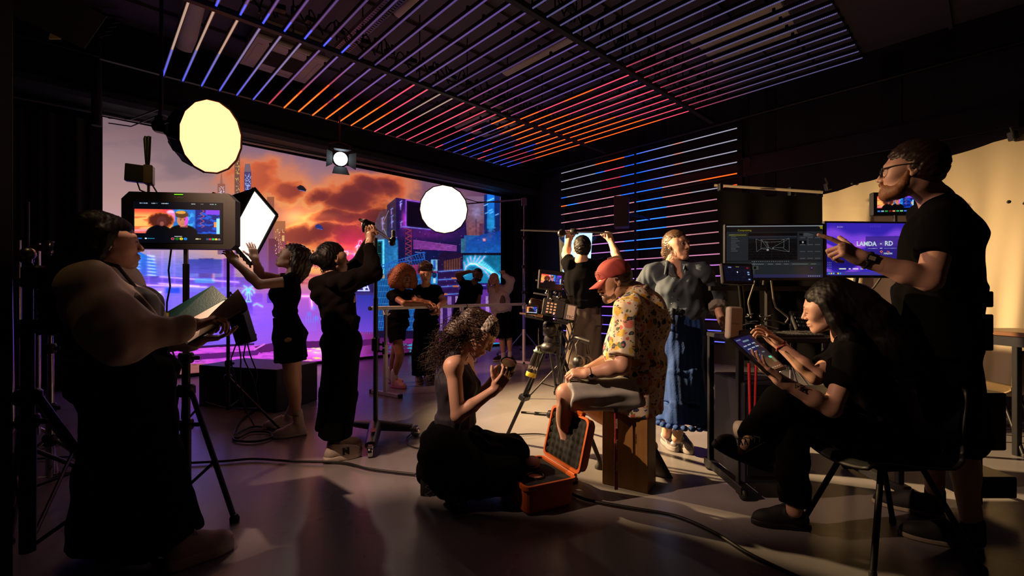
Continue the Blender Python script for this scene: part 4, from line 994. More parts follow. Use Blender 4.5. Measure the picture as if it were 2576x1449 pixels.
mb = MB(); p_ = P(642, 478, SY-.01)+fn_*.02; mb.box(p_-UP*.05, (.014, .004, .04), nrm(corners[1]-corners[0]), fn_); mb.tube([p_-UP*.08, p_-UP*.13+V3(-.02, 0, 0), p_-UP*.16+V3(-.014, 0, 0), p_-UP*.13+V3(.008, 0, 0), p_-UP*.08], .004, 6); mb.build('pull_tab', M_RUB, t)
mb = MB()
for i in range(12): a_ = lerp(corners[3], corners[2], .15+.07*i); mb.tube([a_, a_+V3(.02, -.01, -.035-.01*(i % 2))], .008, 5)
mb.build('edge_flap', M_FOLDS, t)
c = P(607, 815, SBASE[1]-.12); t = root_of('lamp_ballast', c, 'black lamp ballast hung on the softbox stand with dangling leads', 'ballast')
ax = nrm(P(590, 760, 4.4)-P(622, 862, 4.4)); MB().box(c, (.075, .06, .19), nrm(V3(1, 0, .3)), V3(0, 1, 0), bev=.012).build('casing', M_PLAST, t)
MB().box(P(640, 845, 4.35), (.012, .02, .02), bev=.004).build('knob', M_PLAST, t)
MB().tube([P(592, 757, 4.4), P(580, 735, 4.45), P(575, 750, 4.5)], .008, 6).build('hanger', M_BLK, t)
for pts in ([(600, 862), (606, 900), (604, 960), (618, 1040)], [(618, 862), (612, 900), (640, 960), (652, 1030)], [(622, 862), (630, 895), (648, 940), (638, 990)], [(596, 860), (580, 905), (592, 960), (606, 1010), (650, 1090)]):
    q = [P(x, y, 4.35-.0006*(y-860)) for x, y in pts]; MB().tube([lerp(q[int(t_)], q[min(int(t_)+1, len(q)-1)], t_-int(t_)) for t_ in np.linspace(0, len(q)-1.001, 14)], .006, 6).build('lead', M_CABLE, t)
def cable_obj(pts, r, label, name='floor_cable', z=.008, loc=None, n=60):
    q = [F(x, y)*V3(1, 1, 0)+UP*(z+r) for x, y in pts]; P_ = [q[0]]+q+[q[-1]]; o = []
    for i in range(len(q)-1):
        p0, p1, p2, p3 = P_[i:i+4]
        for t_ in np.linspace(0, 1, max(4, n//len(q)), endpoint=False): o.append(.5*((2*p1)+(p2-p0)*t_+(2*p0-5*p1+4*p2-p3)*t_**2+(3*p1-p0-3*p2+p3)*t_**3))
    o.append(q[-1]); ob = MB().tube(o, r, 6).build(name, M_CABLE); recentre(ob, q[len(q)//2]*V3(1, 1, 0)); tag(ob, label, 'cable'); return ob
cable_obj([(690, 1085), (640, 1078), (596, 1095), (590, 1112), (640, 1116), (682, 1106), (676, 1092), (630, 1092), (592, 1108), (600, 1070), (640, 1035)], .010, 'black cable coiled on the floor at the softbox stand')
cable_obj([(440, 1172), (560, 1166), (640, 1160), (740, 1166), (860, 1170), (930, 1186), (1045, 1200)], .009, 'long black cable crossing the floor behind the sneakers')
cable_obj([(1290, 1226), (1350, 1218), (1400, 1230), (1470, 1262), (1580, 1284), (1700, 1306), (1800, 1350), (1880, 1400), (1980, 1449), (2100, 1500)], .009, 'black cable curving from the orange case to the bottom right')
cable_obj([(1255, 1102), (1300, 1097), (1362, 1096), (1400, 1106), (1440, 1120), (1470, 1140)], .006, 'thin black cable with a plug lying behind the orange case')
cable_obj([(1042, 1088), (1024, 1106), (1026, 1122), (1050, 1131), (1085, 1131)], .006, 'thin cable looping by the chrome caster behind the kneeling woman')
cable_obj([(390, 1190), (300, 1168), (180, 1155), (90, 1160)], .008, 'dark cable on the floor behind the woman with the clipboard')

# --- octagonal softboxes
def octabox(c, d, R, depth, name, label, m, back=M_FOLDS, n=16):
    c = np.asarray(c, float); d = nrm(d); t = root_of(name, c, label, 'softbox')
    u = nrm(np.cross(UP, d)); w = np.cross(d, u)
    MB().lathe(c, d, [(R*.985, .0), (R*.6, .035), (.0005, .05)], n, smooth=True).build('diffuser', m, t)
    MB().lathe(c, d, [(R*1.0, .012), (R*1.03, -.01), (R*.93, -depth*.35), (R*.62, -depth*.75), (R*.25, -depth)], n, smooth=False, close=False).build('shroud', back, t)
    mb = MB()
    for k in range(n): a = 2*pi*k/n; b_ = 2*pi*(k+1)/n; mb.tube([c+R*1.01*(u*cos(a)+w*sin(a))+d*.012, c+R*1.01*(u*cos(b_)+w*sin(b_))+d*.012], R*.018, 5)
    mb.build('rim', M_FOLDS, t)
    mb = MB()
    for k in range(0, n, 1):
        a = 2*pi*k/n; v = u*cos(a)+w*sin(a); mb.tube([c+v*R*1.03-d*.01, c+v*R*.935-d*depth*.35, c+v*R*.63-d*depth*.75, c+v*R*.26-d*depth], .005, 4)
    mb.build('rod', M_BLK, t)
    MB().lathe(c-d*depth, -d, [(R*.27, 0), (R*.27, .10), (R*.2, .12), (R*.2, .3)], 14).build('lamp_head', M_PLAST, t)
    return t
c1 = P(533, 345, 5.2); d1_ = nrm(V3(.94, -.22, -.24))
OCTA_P, OCTA_D = c1, d1_
octabox(c1, d1_, .405, .5, 'octagonal_softbox', 'large round softbox glowing yellow over the left of the video wall', M_GLOW_W)
e1 = c1-d1_*.75
t = root_of('boom_pole', e1, 'dark boom holding the left round softbox from the ceiling pipe', 'boom')
MB().tube([e1-d1_*.05, e1+UP*.25, V3(e1[0], e1[1], CEIL)], .02, 8).build('drop_arm', M_BLK, t)
MB().box(e1+UP*.05, (.05, .05, .07), bev=.01).build('clamp', mat('green_grey_clamp', (.04, .055, .05), .5), t)
MB().tube([P(262, 308, 6.2), P(330, 318, 6.2), e1+UP*.15], .008, 6).tube([P(258, 296, 6.2), P(330, 300, 6.2), e1+UP*.22], .01, 6).build('cable', M_CABLE, t)
c2 = P(1116, 527, 8.2); d2_ = nrm(V3(.0, -.96, -.27))
octabox(c2, d2_, .43, .5, 'octagonal_softbox', 'round softbox glowing warm white above the four actors', M_GLOW_N)
RB = F(1322, 885)*V3(1, 1, 0); RB = P(1318, 880, 8.6)*V3(1, 1, 0)
stand(RB, 3.05, 'tall chrome stand right of the barre carrying the boom of the round softbox', around(RB, .5, .5), metal=M_CHROME, r=.022, spread_z=.5, collars=(.42, .58, .76))
t = root_of('light_boom', RB+UP*3.0, 'thin steel boom arm reaching to the round softbox above the actors', 'boom')
MB().tube([P(1310, 502, 8.6), c2-d2_*.72+UP*.02], .014, 8).build('arm', M_CHROME, t); MB().box(RB+UP*3.0, (.05, .05, .07), bev=.01).build('grip_head', M_STEEL, t)
MB().tube([P(1172, 500, 8.4), P(1200, 508, 8.4), P(1260, 509, 8.5), P(1296, 505, 8.55)], .008, 6).build('cable', M_CABLE, t)

# --- spotlight with barn doors under the ceiling
c = P(857, 400, 6.6); d = nrm(V3(.42, -.83, -.35)); FRES_P, FRES_D = c, d; u = nrm(np.cross(UP, d)); w = np.cross(d, u)
t = root_of('spotlight', c, 'lit black spotlight with barn doors hanging above the sunset picture', 'spotlight')
MB().lathe(c-d*.34, d, [(.08, 0), (.12, .03), (.125, .3), (.115, .34), (.1, .335)], 18, close=False).lathe(c-d*.36, d, [(.0005, 0), (.08, .01), (.09, .03)], 18).build('housing', M_PLAST, t)
MB().lathe(c-d*.01, d, [(.098, 0), (.07, .018), (.0005, .026)], 18).build('lens', lamp_mat('spot_lens', (225, 240, 255), 3.5), t)
for k, (v, s_) in enumerate(((w, u), (-w, u), (u, w), (-u, w))): MB().prism([c+v*.11+s_*.085, c+v*.11-s_*.085, c+v*(.2 if k != 0 else .155)+d*(.11 if k else .2)-s_*.12, c+v*(.2 if k != 0 else .155)+d*(.11 if k else .2)+s_*.12], v*.003).build('barn_door', mat('dark_grey_metal', (.06, .065, .06), .55, .3), t)
MB().tube([c-d*.15+u*.14, c-d*.15+u*.15+UP*.2, c-d*.15+UP*.24, c-d*.15-u*.15+UP*.2, c-d*.15-u*.14], .012, 6).tube([c-d*.15+UP*.24, V3(c[0]-d[0]*.15, c[1]-d[1]*.15, 4.1)], .014, 6).build('yoke', M_BLK, t)

# --- tungsten lamp with barn doors, top left foreground
c = P(62, -75, 1.9); d = nrm(V3(.68, .53, -.50)); KEY_P, KEY_D = c, d; u = nrm(np.cross(UP, d)); w = np.cross(d, u)
t = root_of('tungsten_lamp', c, 'tungsten lamp with bright gold-lit barn doors in the top left corner', 'lamp')
MB().lathe(c-d*.3, d, [(.06, 0), (.13, .05), (.14, .26), (.13, .3), (.115, .29)], 18, close=False).lathe(c-d*.3, d, [(.0005, -.01), (.06, 0)], 18).build('housing', M_PLAST, t)
MB().lathe(c-d*.03, d, [(.112, 0), (.06, .01), (.0005, .012)], 18).build('lens', lamp_mat('tungsten_lens', (255, 205, 120), 14), t)
M_BARN = mat('barn_door_enamel', (.2, .16, .1), .28, .5, var=.3, scale=60)
for pts in ([(128, -60), (132, 58), (176, 90), (200, -60)], [(122, 98), (138, 40), (152, 98)]):
    MB().prism([P(x, y, 2.2+.0012*(x-100)) for x, y in pts], V3(.001, .004, 0)).build('barn_door', M_BARN, t)
# the near door: cuts the beam off the floor close to the camera
l0 = c+d*.04; q1 = nrm(V3(-1.2, 2.95, 0)-l0); q2 = nrm(V3(1.3, 2.45, 0)-l0); nq = nrm(np.cross(q1, q2)); nq = nq if nq[1] > 0 else -nq
e1, e2 = l0+q1*.30, l0+q2*.30; ev = e2-e1; e1 = e1+ev*.22; e2 = e2+ev*.35
MB().prism([e1, e2, e2-nq*.12-d*.2, e1-nq*.12-d*.2], -nq*.003).build('barn_door', M_MATTE, t)
MB().tube([c+UP*.16, V3(c[0], c[1], CEIL)], .018, 8).build('hanger', M_BLK, t)
L = bpy.data.lights.new('tungsten_beam', 'SPOT'); lo = bpy.data.objects.new('tungsten_beam', L); COL.objects.link(lo); lo.location = Vector(c+d*.05)
KEY = L; KEYO = lo

# --- black platform block
pf = [F(500, 1020), F(696, 1039), F(806, 1010)]; pf = [p*V3(1, 1, 0) for p in pf]; pd = nrm(pf[1]-pf[0]); pn = nrm(np.cross(UP, pd)); Lw = np.linalg.norm(pf[1]-pf[0]); dep = .60
c = pf[1]-pd*Lw/2+pn*dep/2
o = MB().box(c+UP*.226, (Lw/2, dep/2, .224), pd, pn, bev=.006).build('staging_block', mat('navy_black_plywood', (.014, .014, .022), .5, var=.4, scale=9)); recentre(o, c); tag(o, 'black wooden staging block on the floor before the video wall', 'block')

# --- rolling stand with low base, raised arm
RS = F(945, 1098)*V3(1, 1, 0)
t = root_of('rolling_stand', RS, 'black rolling stand in front of the hoodie woman with low caster base', 'light stand')
MB().tube([RS+UP*.12, RS+UP*1.2], .02, 10).tube([RS+UP*1.2, RS+UP*1.72], .016, 10).build('pole', M_BLK, t)
for tip, nm in ((F(932, 1150), 1), (F(1046, 1098), 1), (F(890, 1085), 0)):
    tip = tip*V3(1, 1, 0); dd = nrm(tip-RS); L_ = np.linalg.norm(tip-RS); b_ = Sdf(); b_.seg(RS+UP*.10-dd*.02, RS+dd*(L_-.03)+UP*.075, (.06, .045), (.045, .032), np.cross(dd, UP), .02, True); lg = b_.build('leg', M_PLAST, t, .006)
    if nm:
        cs = MB().lathe(tip+UP*.04-np.cross(dd, UP)*.02, np.cross(dd, UP), [(.0005, 0), (.038, .002), (.04, .012), (.04, .028), (.038, .038), (.0005, .04)], 16).box(tip+UP*.075, (.018, .018, .02), dd, UP, bev=.005).build('caster', M_CHROME); adopt(cs, lg)
a_ = F(932, 1150)*V3(1, 1, 0); dd = nrm(a_-RS); MB().box(lerp(RS, a_, .55)+UP*.137, (.05, .022, .0012), dd, np.cross(UP, dd)).build('label', mat('orange_red_label', (.6, .1, .05), .5), t)
for z in (.78, .72): MB().tube([RS+UP*(z+.02), RS+UP*(z+.02)+V3(.06, -.02, 0)], .01, 6).box(RS+UP*(z+.02)+V3(.075, -.02, 0), (.01, .012, .025), bev=.004).build('knob', M_PLAST, t)
MB().box(RS+UP*.8, (.03, .03, .06), bev=.01).build('collar', M_PLAST, t)
hd = RS+UP*1.74; MB().lathe(P(912, 568, RS[1]-.12), nrm(V3(1, .3, .0)), [(.0005, -.01), (.055, 0), (.06, .03), (.05, .045), (.03, .1)], 16).build('grip_head', M_PLAST, t)
MB().tube([P(905, 552, RS[1]-.2), P(925, 565, RS[1]-.1)], .012, 8).tube([P(925, 565, RS[1]-.1), P(948, 580, RS[1]+.05), P(985, 606, RS[1]+.3)], .012, 8).build('arm', M_STEEL, t)
MB().lathe(P(985, 606, RS[1]+.3), nrm(V3(1, .4, -.3)), [(.02, -.02), (.05, 0), (.04, .03)], 10).box(P(990, 598, RS[1]+.32), (.016, .012, .07), bev=.006).build('clamp', M_PLAST, t)

# --- ballet barre
BA, BB = P(970, 993, 5.54)*V3(1, 1, 0), P(1318, 915, 8.13)*V3(1, 1, 0); bd = nrm(BB-BA); bs_ = np.cross(bd, UP); BL = np.linalg.norm(BB-BA)
t = root_of('ballet_barre', lerp(BA, BB, .5), 'long white ballet barre that the actors lean on', 'barre')
for a_, b_ in ((-.07, .485), (.492, 1.01)): MB().tube([BA+bd*BL*a_+UP*1.07, BA+bd*BL*b_+UP*1.07], .023, 12).build('rail', M_WHITE, t)
for a_ in (-.075, .488, 1.012): MB().tube([BA+bd*(BL*a_-.008)+UP*1.07, BA+bd*(BL*a_+.008)+UP*1.07], .0245, 12).build('rail_cap', M_RUB, t)
for k, a_ in enumerate((.0, .455, 1.0)):
    p = BA+bd*BL*a_; lg = MB().box(p+UP*.32, (.022, .022, .30), bd, bs_, bev=.004).build('leg', M_WHITE, t)
    adopt(MB().box(p+UP*.82, (.016, .016, .24), bd, bs_, bev=.003).build('inner_tube', M_STEEL), lg)
    adopt(MB().box(p+UP*1.02, (.024, .024, .035), bd, bs_, bev=.004).tube([p+UP*.96, p+UP*1.0+bd*.07], .006, 6).build('bracket', M_WHITE), lg)
    ft = MB().box(p+UP*.024+bs_*.0, (.25, .024, .022), bs_, bd, bev=.004).build('foot', M_WHITE, t)
    for e in (-1, 1): adopt(MB().box(p+UP*.024+bs_*.26*e, (.018, .0255, .0235), bs_, bd, bev=.003).build('end_cap', M_RUB), ft)
for px, py, r_, nm in ((1255, 889, .055, 'left'), (1311, 874, .05, 'right')):
    p = F(px, py+8); o = MB().ball(p*V3(1, 1, 0)+UP*r_, r_, 18).build('glass_globe', mat('clear_glass', (.9, .92, .95), .05, trans=1.0, var=.02)); recentre(o, p*V3(1, 1, 0)); tag(o, 'clear glass globe on the floor, the %s one behind the barre' % nm, 'globe')

# --- small lit panel and rod in front of the man seen from behind
PB = P(1412, 1, 5.3)*V3(1, 1, 0)
stand(PB, 1.78, 'thin stand carrying the bright panel softbox before the LED tubes', around(PB, .4, .9), r=.013)
c = P(1452, 635, 5.25); t = root_of('panel_softbox', c, 'blue-white glowing panel softbox behind the raised hands', 'softbox')
pr = nrm(V3(1, .25, .05)); pu = nrm(V3(.06, 0, 1)); pn_ = np.cross(pr, pu)
MB().add([c+pr*x+pu*z+pn_*.012 for x, z in ((-.17, -.22), (.17, -.22), (.17, .22), (-.17, .22))], [(0, 1, 2, 3)]).build('diffuser', lamp_mat('panel_cloth', (150, 205, 255), 2.4), t)
MB().box(c-pn_*.06, (.18, .06, .23), pr, pn_, bev=.02).build('shroud', M_FOLDS, t)
for sx in (-1, 1): MB().box(c+pr*sx*.2+pu*.16, (.03, .006, .02), nrm(pr+pu*sx), pn_).build('clip', mat('blue_clip', (.03, .1, .4), .4), t)
t = root_of('counterweight_rod', P(1480, 583, 5.0), 'thin horizontal steel rod gripped by the man seen from behind', 'rod')
MB().tube([P(1310, 579, 5.06), P(1540, 586, 4.93)], .009, 8).build('rod', M_STEEL, t)
MB().lathe(P(1448, 583, 5.0), (1, .02, -.03), [(.02, -.06), (.035, -.055), (.035, .0), (.03, .01), (.03, .03), (.012, .035)], 14).build('grip_head', M_PLAST, t)
MB().lathe(P(1412, 588, 5.04), (0, -1, 0), [(.03, 0), (.045, .01), (.045, .05), (.03, .06)], 14).build('knuckle', M_PLAST, t)

# --- wall loudspeaker
c = P(1566, 535, 8.35); t = root_of('wall_loudspeaker', c, 'black loudspeaker lit blue on one side among the wall tubes', 'loudspeaker')
sr = nrm(V3(.72, .69, .0)); MB().box(c+V3(-.02, -.02, 0), (.13, .155, .28), nrm(D1*-.5+D2*.87), nrm(D1*.87+D2*.5), bev=.012).build('cabinet', mat('loudspeaker_paint', (.05, .05, .06), .4), t)
MB().tube([c, AB(A1-.02, (c@D2), c[2])], .025, 8).build('bracket', M_BLK, t)
# ------------------------------------------------------------------ cinema camera on its tripod
TC = P(1388, 900, 3.5); TB = TC*V3(1, 1, 0)
t = root_of('camera_tripod', TB, 'black camera tripod with spreader under the cinema camera', 'tripod')
crown = TB+UP*.80
MB().lathe(crown, UP, [(.05, -.02), (.085, 0), (.085, .04), (.06, .06)], 16).build('bowl', M_PLAST, t)
feet = [F(1276, 1112)*V3(1, 1, 0), F(1508, 1178)*V3(1, 1, 0), P(1418, 1000, 4.2)*V3(1, 1, 0)]
for f_ in feet:
    d_ = nrm(f_-TB); s_ = np.cross(d_, UP); top_ = crown+d_*.07; mid = lerp(top_, f_+UP*.03, .52)
    lg = MB().tube([top_+s_*.024, mid+s_*.022], .0125, 8).tube([top_-s_*.024, mid-s_*.022], .0125, 8).build('leg', M_BLK, t)
    adopt(MB().tube([lerp(top_, f_, .42), f_+UP*.05], .0125, 8).tube([lerp(top_, f_, .42)+s_*.018, f_+UP*.06+s_*.012], .008, 8).tube([lerp(top_, f_, .42)-s_*.018, f_+UP*.06-s_*.012], .008, 8).build('lower_tube', M_BLK), lg)
    adopt(MB().box(mid, (.045, .024, .03), s_, nrm(f_-top_), bev=.006).box(mid+s_*.05, (.02, .012, .014), bev=.004).build('leg_lock', M_PLAST), lg)
    adopt(MB().lathe(f_+UP*.002, UP, [(.034, 0), (.034, .012), (.02, .03), (.014, .06)], 12).build('rubber_foot', M_RUB), lg)
    adopt(MB().box(top_+UP*.005, (.035, .03, .03), s_, d_, bev=.006).build('shoulder', M_PLAST), lg)
hub = TB+UP*.30; MB().lathe(hub, UP, [(.035, -.02), (.045, 0), (.03, .03)], 12).build('spreader_hub', M_PLAST, t)
for f_ in feet:
    e = lerp(crown, f_, .66); MB().tube([hub, lerp(hub, e, .55)], .014, 8).tube([lerp(hub, e, .5), e], .0095, 8).build('spreader_arm', M_BLK, t)
# fluid head: part of the camera support, its own thing
h = TB+UP*.86
t = root_of('fluid_head', h, 'black fluid head with pan handle between tripod and camera', 'tripod head')
MB().lathe(h, UP, [(.058, 0), (.062, .02), (.055, .05)], 16).box(h+UP*.10, (.055, .06, .06), nrm(V3(1, .3, 0)), V3(0, 1, 0), bev=.015).build('body', M_PLAST, t)
MB().lathe(h+UP*.11+V3(-.02, -.06, 0), (-.2, -1, 0), [(.045, 0), (.05, .012), (.05, .028), (.03, .034), (.028, .04), (.0005, .041)], 18).build('drag_knob', M_PLAST, t)
MB().box(h+UP*.185+V3(-.03, 0, 0), (.125, .04, .014), nrm(V3(1, .12, -.12)), V3(0, 1, 0), bev=.004).build('plate', M_PLAST, t)
ph = [h+UP*.12+V3(.06, -.05, 0), P(1428, 862, 3.35), P(1445, 848, 3.3), P(1490, 862, 3.18)]
MB().tube(ph[:3], .011, 8).lathe(ph[2], ph[3]-ph[2], [(.014, 0), (.02, .01), (.018, .07), (.021, .14), (.02, .15)], 10).build('pan_handle', M_PLAST, t)

# --- the camera itself
cr = nrm(V3(-.93, .35, .16)); cu = nrm(V3(.14, 0, 1)-cr*np.dot(V3(.14, 0, 1), cr)); cs_ = np.cross(cr, cu)   # lens direction, up, (right side)
cs_ = cs_ if cs_[1] < 0 else -cs_
K = P(1396, 775, 3.42); t = root_of('cinema_camera', K-UP*.1, 'rigged black cinema camera with small monitors, rods and many cables', 'camera')
Kp = lambda a, b_, c_: K+cr*a+cu*b_+cs_*c_
MB().box(Kp(0, 0, 0), (.085, .065, .06), cr, cu, bev=.008).box(Kp(-.01, .07, 0), (.07, .014, .05), cr, cu, bev=.004).build('body', M_PLAST, t)
mb = MB()
for i in range(4):
    for k in range(3): mb.box(Kp(.04-.028*k, .03-.022*i, .062), (.008, .006, .002), cr, cu)
mb.build('button', mat('backlit_button', (.1, .08, .06), .5, emit=(255, 170, 110), estr=.7), t)
MB().lathe(Kp(.085, 0, 0), cr, [(.04, 0), (.04, .03), (.044, .035), (.044, .08), (.047, .09), (.047, .11), (.042, .11)], 18, close=False).lathe(Kp(.185, 0, 0), cr, [(.042, 0), (.0005, .006)], 18).build('lens', mat('lens_copper_coat', (.03, .013, .01), .3, .3), t)
MB().box(Kp(-.125, -.01, .01), (.035, .058, .05), cr, cu, bev=.004).build('battery', M_GREY, t)
b_ = MB().box(Kp(-.14, -.01, .062), (.028, .05, .002), cr, cu).build('battery_label', mat('tape_label', (.5, .42, .36), .7), t)
adopt(MB().text('TBC', .03, Kp(-.14, -.045, .0645), -cr, cu, 0, .0005).build('lettering', M_MATTE), b_)
MB().box(Kp(.0, -.082, 0), (.13, .012, .04), cr, cu, bev=.003).build('base_plate', M_PLAST, t)
for e in (-.03, .03): MB().tube([Kp(-.1, -.075, e), Kp(.26, -.085, e)], .0075, 8).build('rod', mat('copper_rod', (.5, .33, .26), .25, .9), t)
MB().box(Kp(.05, -.1, 0), (.16, .008, .045), cr, cu, bev=.003).build('dovetail', M_BLK, t)
MB().box(Kp(.1, -.075, .045), (.03, .012, .012), cr, cu, bev=.003).build('clamp', mat('brass', (.4, .22, .1), .3, .9), t)
mb = MB()
for q in ([Kp(.08, .09, 0), Kp(.08, .15, 0), Kp(.0, .165, 0), Kp(-.02, .15, 0), Kp(-.02, .09, 0)],): mb.tube(q, .012, 8)
mb.build('top_handle', M_BLK, t)
for e in (.085, .185): MB().box(Kp(.07, e, 0), (.11, .006, .022), cr, cu, bev=.002).build('cheese_plate', M_GREY, t)
def small_mon(c, r_, u_, hw, hh, label_part, shot, parent, bez=.012, th=.022, name='monitor', img=None, m=None):
    n_ = np.cross(r_, u_); o = MB().box(c-n_*th*.5, (hw+bez, hh+bez, th*.5), r_, u_, bev=.006).build(name, m or M_PLAST, parent)
    X, Y = flatgrid(240, 150, 240, 150); cv = Canvas(X, Y, (4, 4, 6))
    if img: img(cv)
    else: paint_shot(cv, *shot)
    s_ = display('screen', c-r_*hw-u_*hh+n_*.001, c+r_*hw-u_*hh+n_*.001, c+r_*hw+u_*hh+n_*.001, c-r_*hw+u_*hh+n_*.001, image_mat(label_part, cv.out(), 1.0, .2, light=False), None)
    adopt(s_, o); return o
small_mon(P(1386, 705, 3.38), nrm(V3(1, .2, -.1)), nrm(V3(.12, .1, 1)), .085, .062, 'camera_top_picture', (10, 25, 230, 105), t)
def lcdp(cv): paint_shot(cv, 5, 8, 235, 140); cv.rect(5, 8, 235, 20, (10, 20, 40)); [cv.rect(10+k*28, 122, 30+k*28, 136, (230, 240, 255)) for k in range(8)]; cv.poly([(60, 122), (70, 50), (100, 30), (130, 60), (150, 50), (190, 122)], (8, 10, 20))
small_mon(P(1338, 779, 3.30), nrm(V3(1, -.1, -.06)), nrm(V3(.08, .05, 1)), .038, .028, 'camera_side_picture', None, t, bez=.008, th=.012, img=lcdp)
MB().tube([P(1382, 728, 3.4), P(1384, 760, 3.42)], .012, 8).build('monitor_arm', M_BLK, t)
for i, (px, py, q) in enumerate(((1375, 738, .012), (1396, 736, .014), (1386, 752, .011), (1404, 748, .012))): MB().ball(P(px, py, 3.36), q, 10).build('thumb_screw', M_STEEL, t)
MB().box(P(1425, 760, 3.5), (.05, .045, .05), bev=.008).box(P(1424, 800, 3.45), (.055, .04, .035), bev=.006).build('rear_module', M_PLAST, t)
for px, py in ((1429, 779), (1427, 801), (1393, 790), (1393, 802)): MB().ball(P(px, py, 3.36), .005, 6).build('status_light', lamp_mat('violet_status', (200, 140, 255), 3), t)
rng_ = random.Random(5)
for k, pts in enumerate(([(1425, 765), (1444, 800), (1440, 850), (1420, 900), (1412, 960)], [(1430, 770), (1450, 790), (1440, 830), (1425, 880), (1416, 940), (1410, 1000)], [(1420, 810), (1432, 850), (1414, 900), (1404, 960), (1402, 1040)], [(1392, 792), (1400, 780), (1420, 790), (1430, 800)], [(1432, 800), (1442, 860), (1430, 910), (1424, 980), (1440, 1010)], [(1414, 720), (1430, 745), (1440, 790)], [(1405, 830), (1410, 880), (1400, 950)], [(1428, 740), (1438, 780), (1446, 830), (1432, 880)])):
    q = [P(x, y, 3.38+.02*(k % 3)) for x, y in pts]; mb = MB(); S = []
    for i in range(len(q)-1):
        p0, p1, p2, p3 = q[max(i-1, 0)], q[i], q[i+1], q[min(i+2, len(q)-1)]
        for t_ in np.linspace(0, 1, 7, endpoint=False): S.append(.5*((2*p1)+(p2-p0)*t_+(2*p0-5*p1+4*p2-p3)*t_**2+(3*p1-p0-3*p2+p3)*t_**3))
    mb.tube(S+[q[-1]], .0055 if k % 2 else .004, 6).build('cable', mat('glossy_cable', (.03, .03, .034), .3), t)

# --- bottle and headphones hung on the rig
bt, bb = P(1356, 872, 3.43), P(1334, 948, 3.42); ax = nrm(bb-bt); Lb = np.linalg.norm(bb-bt)
t = root_of('drinking_bottle', bb, 'black drinking bottle with yellow base band hanging on the tripod leg', 'bottle')
MB().lathe(bt+ax*.035, ax, [(.026, 0), (.027, .02), (.036, .07), (.038, Lb-.07)], 18).build('body', mat('glossy_black_foil', (.02, .018, .016), .15, var=.8, scale=90, coat=.6), t)
MB().lathe(bt, ax, [(.0005, -.002), (.022, 0), (.024, .035)], 16).build('cap', M_STEEL, t)
MB().lathe(bt+ax*.03, ax, [(.027, 0), (.032, .004), (.032, .012), (.027, .016)], 16).build('neck_ring', mat('mint_silicone', (.3, .55, .35), .6), t)
MB().lathe(bb-ax*.036, ax, [(.0388, 0), (.0395, .002), (.0395, .030), (.036, .036), (.0005, .036)], 18).build('base_band', mat('yellow_band', (.62, .5, .03), .5), t)
MB().text('KAN', .034, bb-ax*.075+V3(-.004, -.0395, .0), nrm(V3(.96, 0, -.26)), nrm(-ax), 0, .0006, bold=.0015).build('lettering', mat('white_print', (.6, .56, .5), .6), t)
MB().tube([bt+V3(-.004, 0, -.0), bt+V3(-.006, 0, .09)], .005, 6).tube([bt+V3(-.006, 0, .09), bt+V3(-.004, 0, .14)], .003, 6).build('hook', M_CHROME, t)
hc = P(1463, 912, 3.24); t = root_of('headphones', hc, 'black headphones with grey ear cushions hanging on the camera rig', 'headphones')
for px, dy, nm in ((1455, 0, 1), (1474, .05, 0)):
    c = P(px, 911, 3.22+dy); cup = MB().lathe(c, nrm(V3(-.75, -.65, .1)), [(.0005, .032), (.03, .03), (.041, .015), (.042, 0)], 18).build('ear_cup', M_PLAST, t)
    adopt(MB().lathe(c, nrm(V3(.75, .65, -.1)), [(.043, 0), (.047, .012), (.043, .026), (.02, .027)], 18).build('ear_cushion', mat('grey_leatherette', (.16, .13, .12), .6)), cup)
MB().tube([P(1453, 893, 3.22), P(1450, 868, 3.24), P(1460, 852, 3.26), P(1476, 862, 3.27), P(1480, 890, 3.28)], .012, 8).build('headband', M_PLAST, t)

# --- lens case
c0 = F(1322, 1306)*V3(1, 1, 0); c1 = F(1444, 1276)*V3(1, 1, 0); cd = nrm(c1-c0); cb = nrm(np.cross(UP, cd)); Lc = .335; Wc = .41; Hc = .17
M_ORG = mat('orange_case_plastic', (.62, .125, .012), .5, var=.1, bump=.12, bscale=500); M_FOAM = mat('black_foam', (.006, .006, .007), .95)
cc = c0+cd*Lc/2+cb*Wc/2
t = root_of('lens_case', cc, 'open orange hard case with black foam beside the kneeling woman', 'case')
def rrect(c, hx, hy, r, z, n=5):
    pts = []
    for sx, sy, a0 in ((1, 1, 0), (-1, 1, pi/2), (-1, -1, pi), (1, -1, 1.5*pi)):
        for k in range(n): a = a0+pi/2*k/(n-1); pts.append(c+cd*(sx*(hx-r)+r*cos(a))+cb*(sy*(hy-r)+r*sin(a))+UP*z)
    return pts
def shell(levels, m, name, parent, cap_top=None, cap_bot=True):
    mb = MB(); n = len(levels[0]); vs = [p for l in levels for p in l]; fs = [(i*n+k, i*n+(k+1) % n, (i+1)*n+(k+1) % n, (i+1)*n+k) for i in range(len(levels)-1) for k in range(n)]
    if cap_bot: fs.append(list(range(n))[::-1])
    if cap_top: fs.append([(len(levels)-1)*n+k for k in range(n)])
    return mb.add(vs, fs, 0).build(name, m, parent)
hx, hy = Lc/2, Wc/2
shell([rrect(cc, hx-.025, hy-.025, .03, .004), rrect(cc, hx-.012, hy-.012, .035, .02), rrect(cc, hx-.006, hy-.006, .035, Hc-.03), rrect(cc, hx+.004, hy+.004, .035, Hc-.022), rrect(cc, hx+.004, hy+.004, .035, Hc), rrect(cc, hx-.012, hy-.012, .03, Hc), rrect(cc, hx-.012, hy-.012, .03, Hc-.02)], M_ORG, 'lower_shell', t)
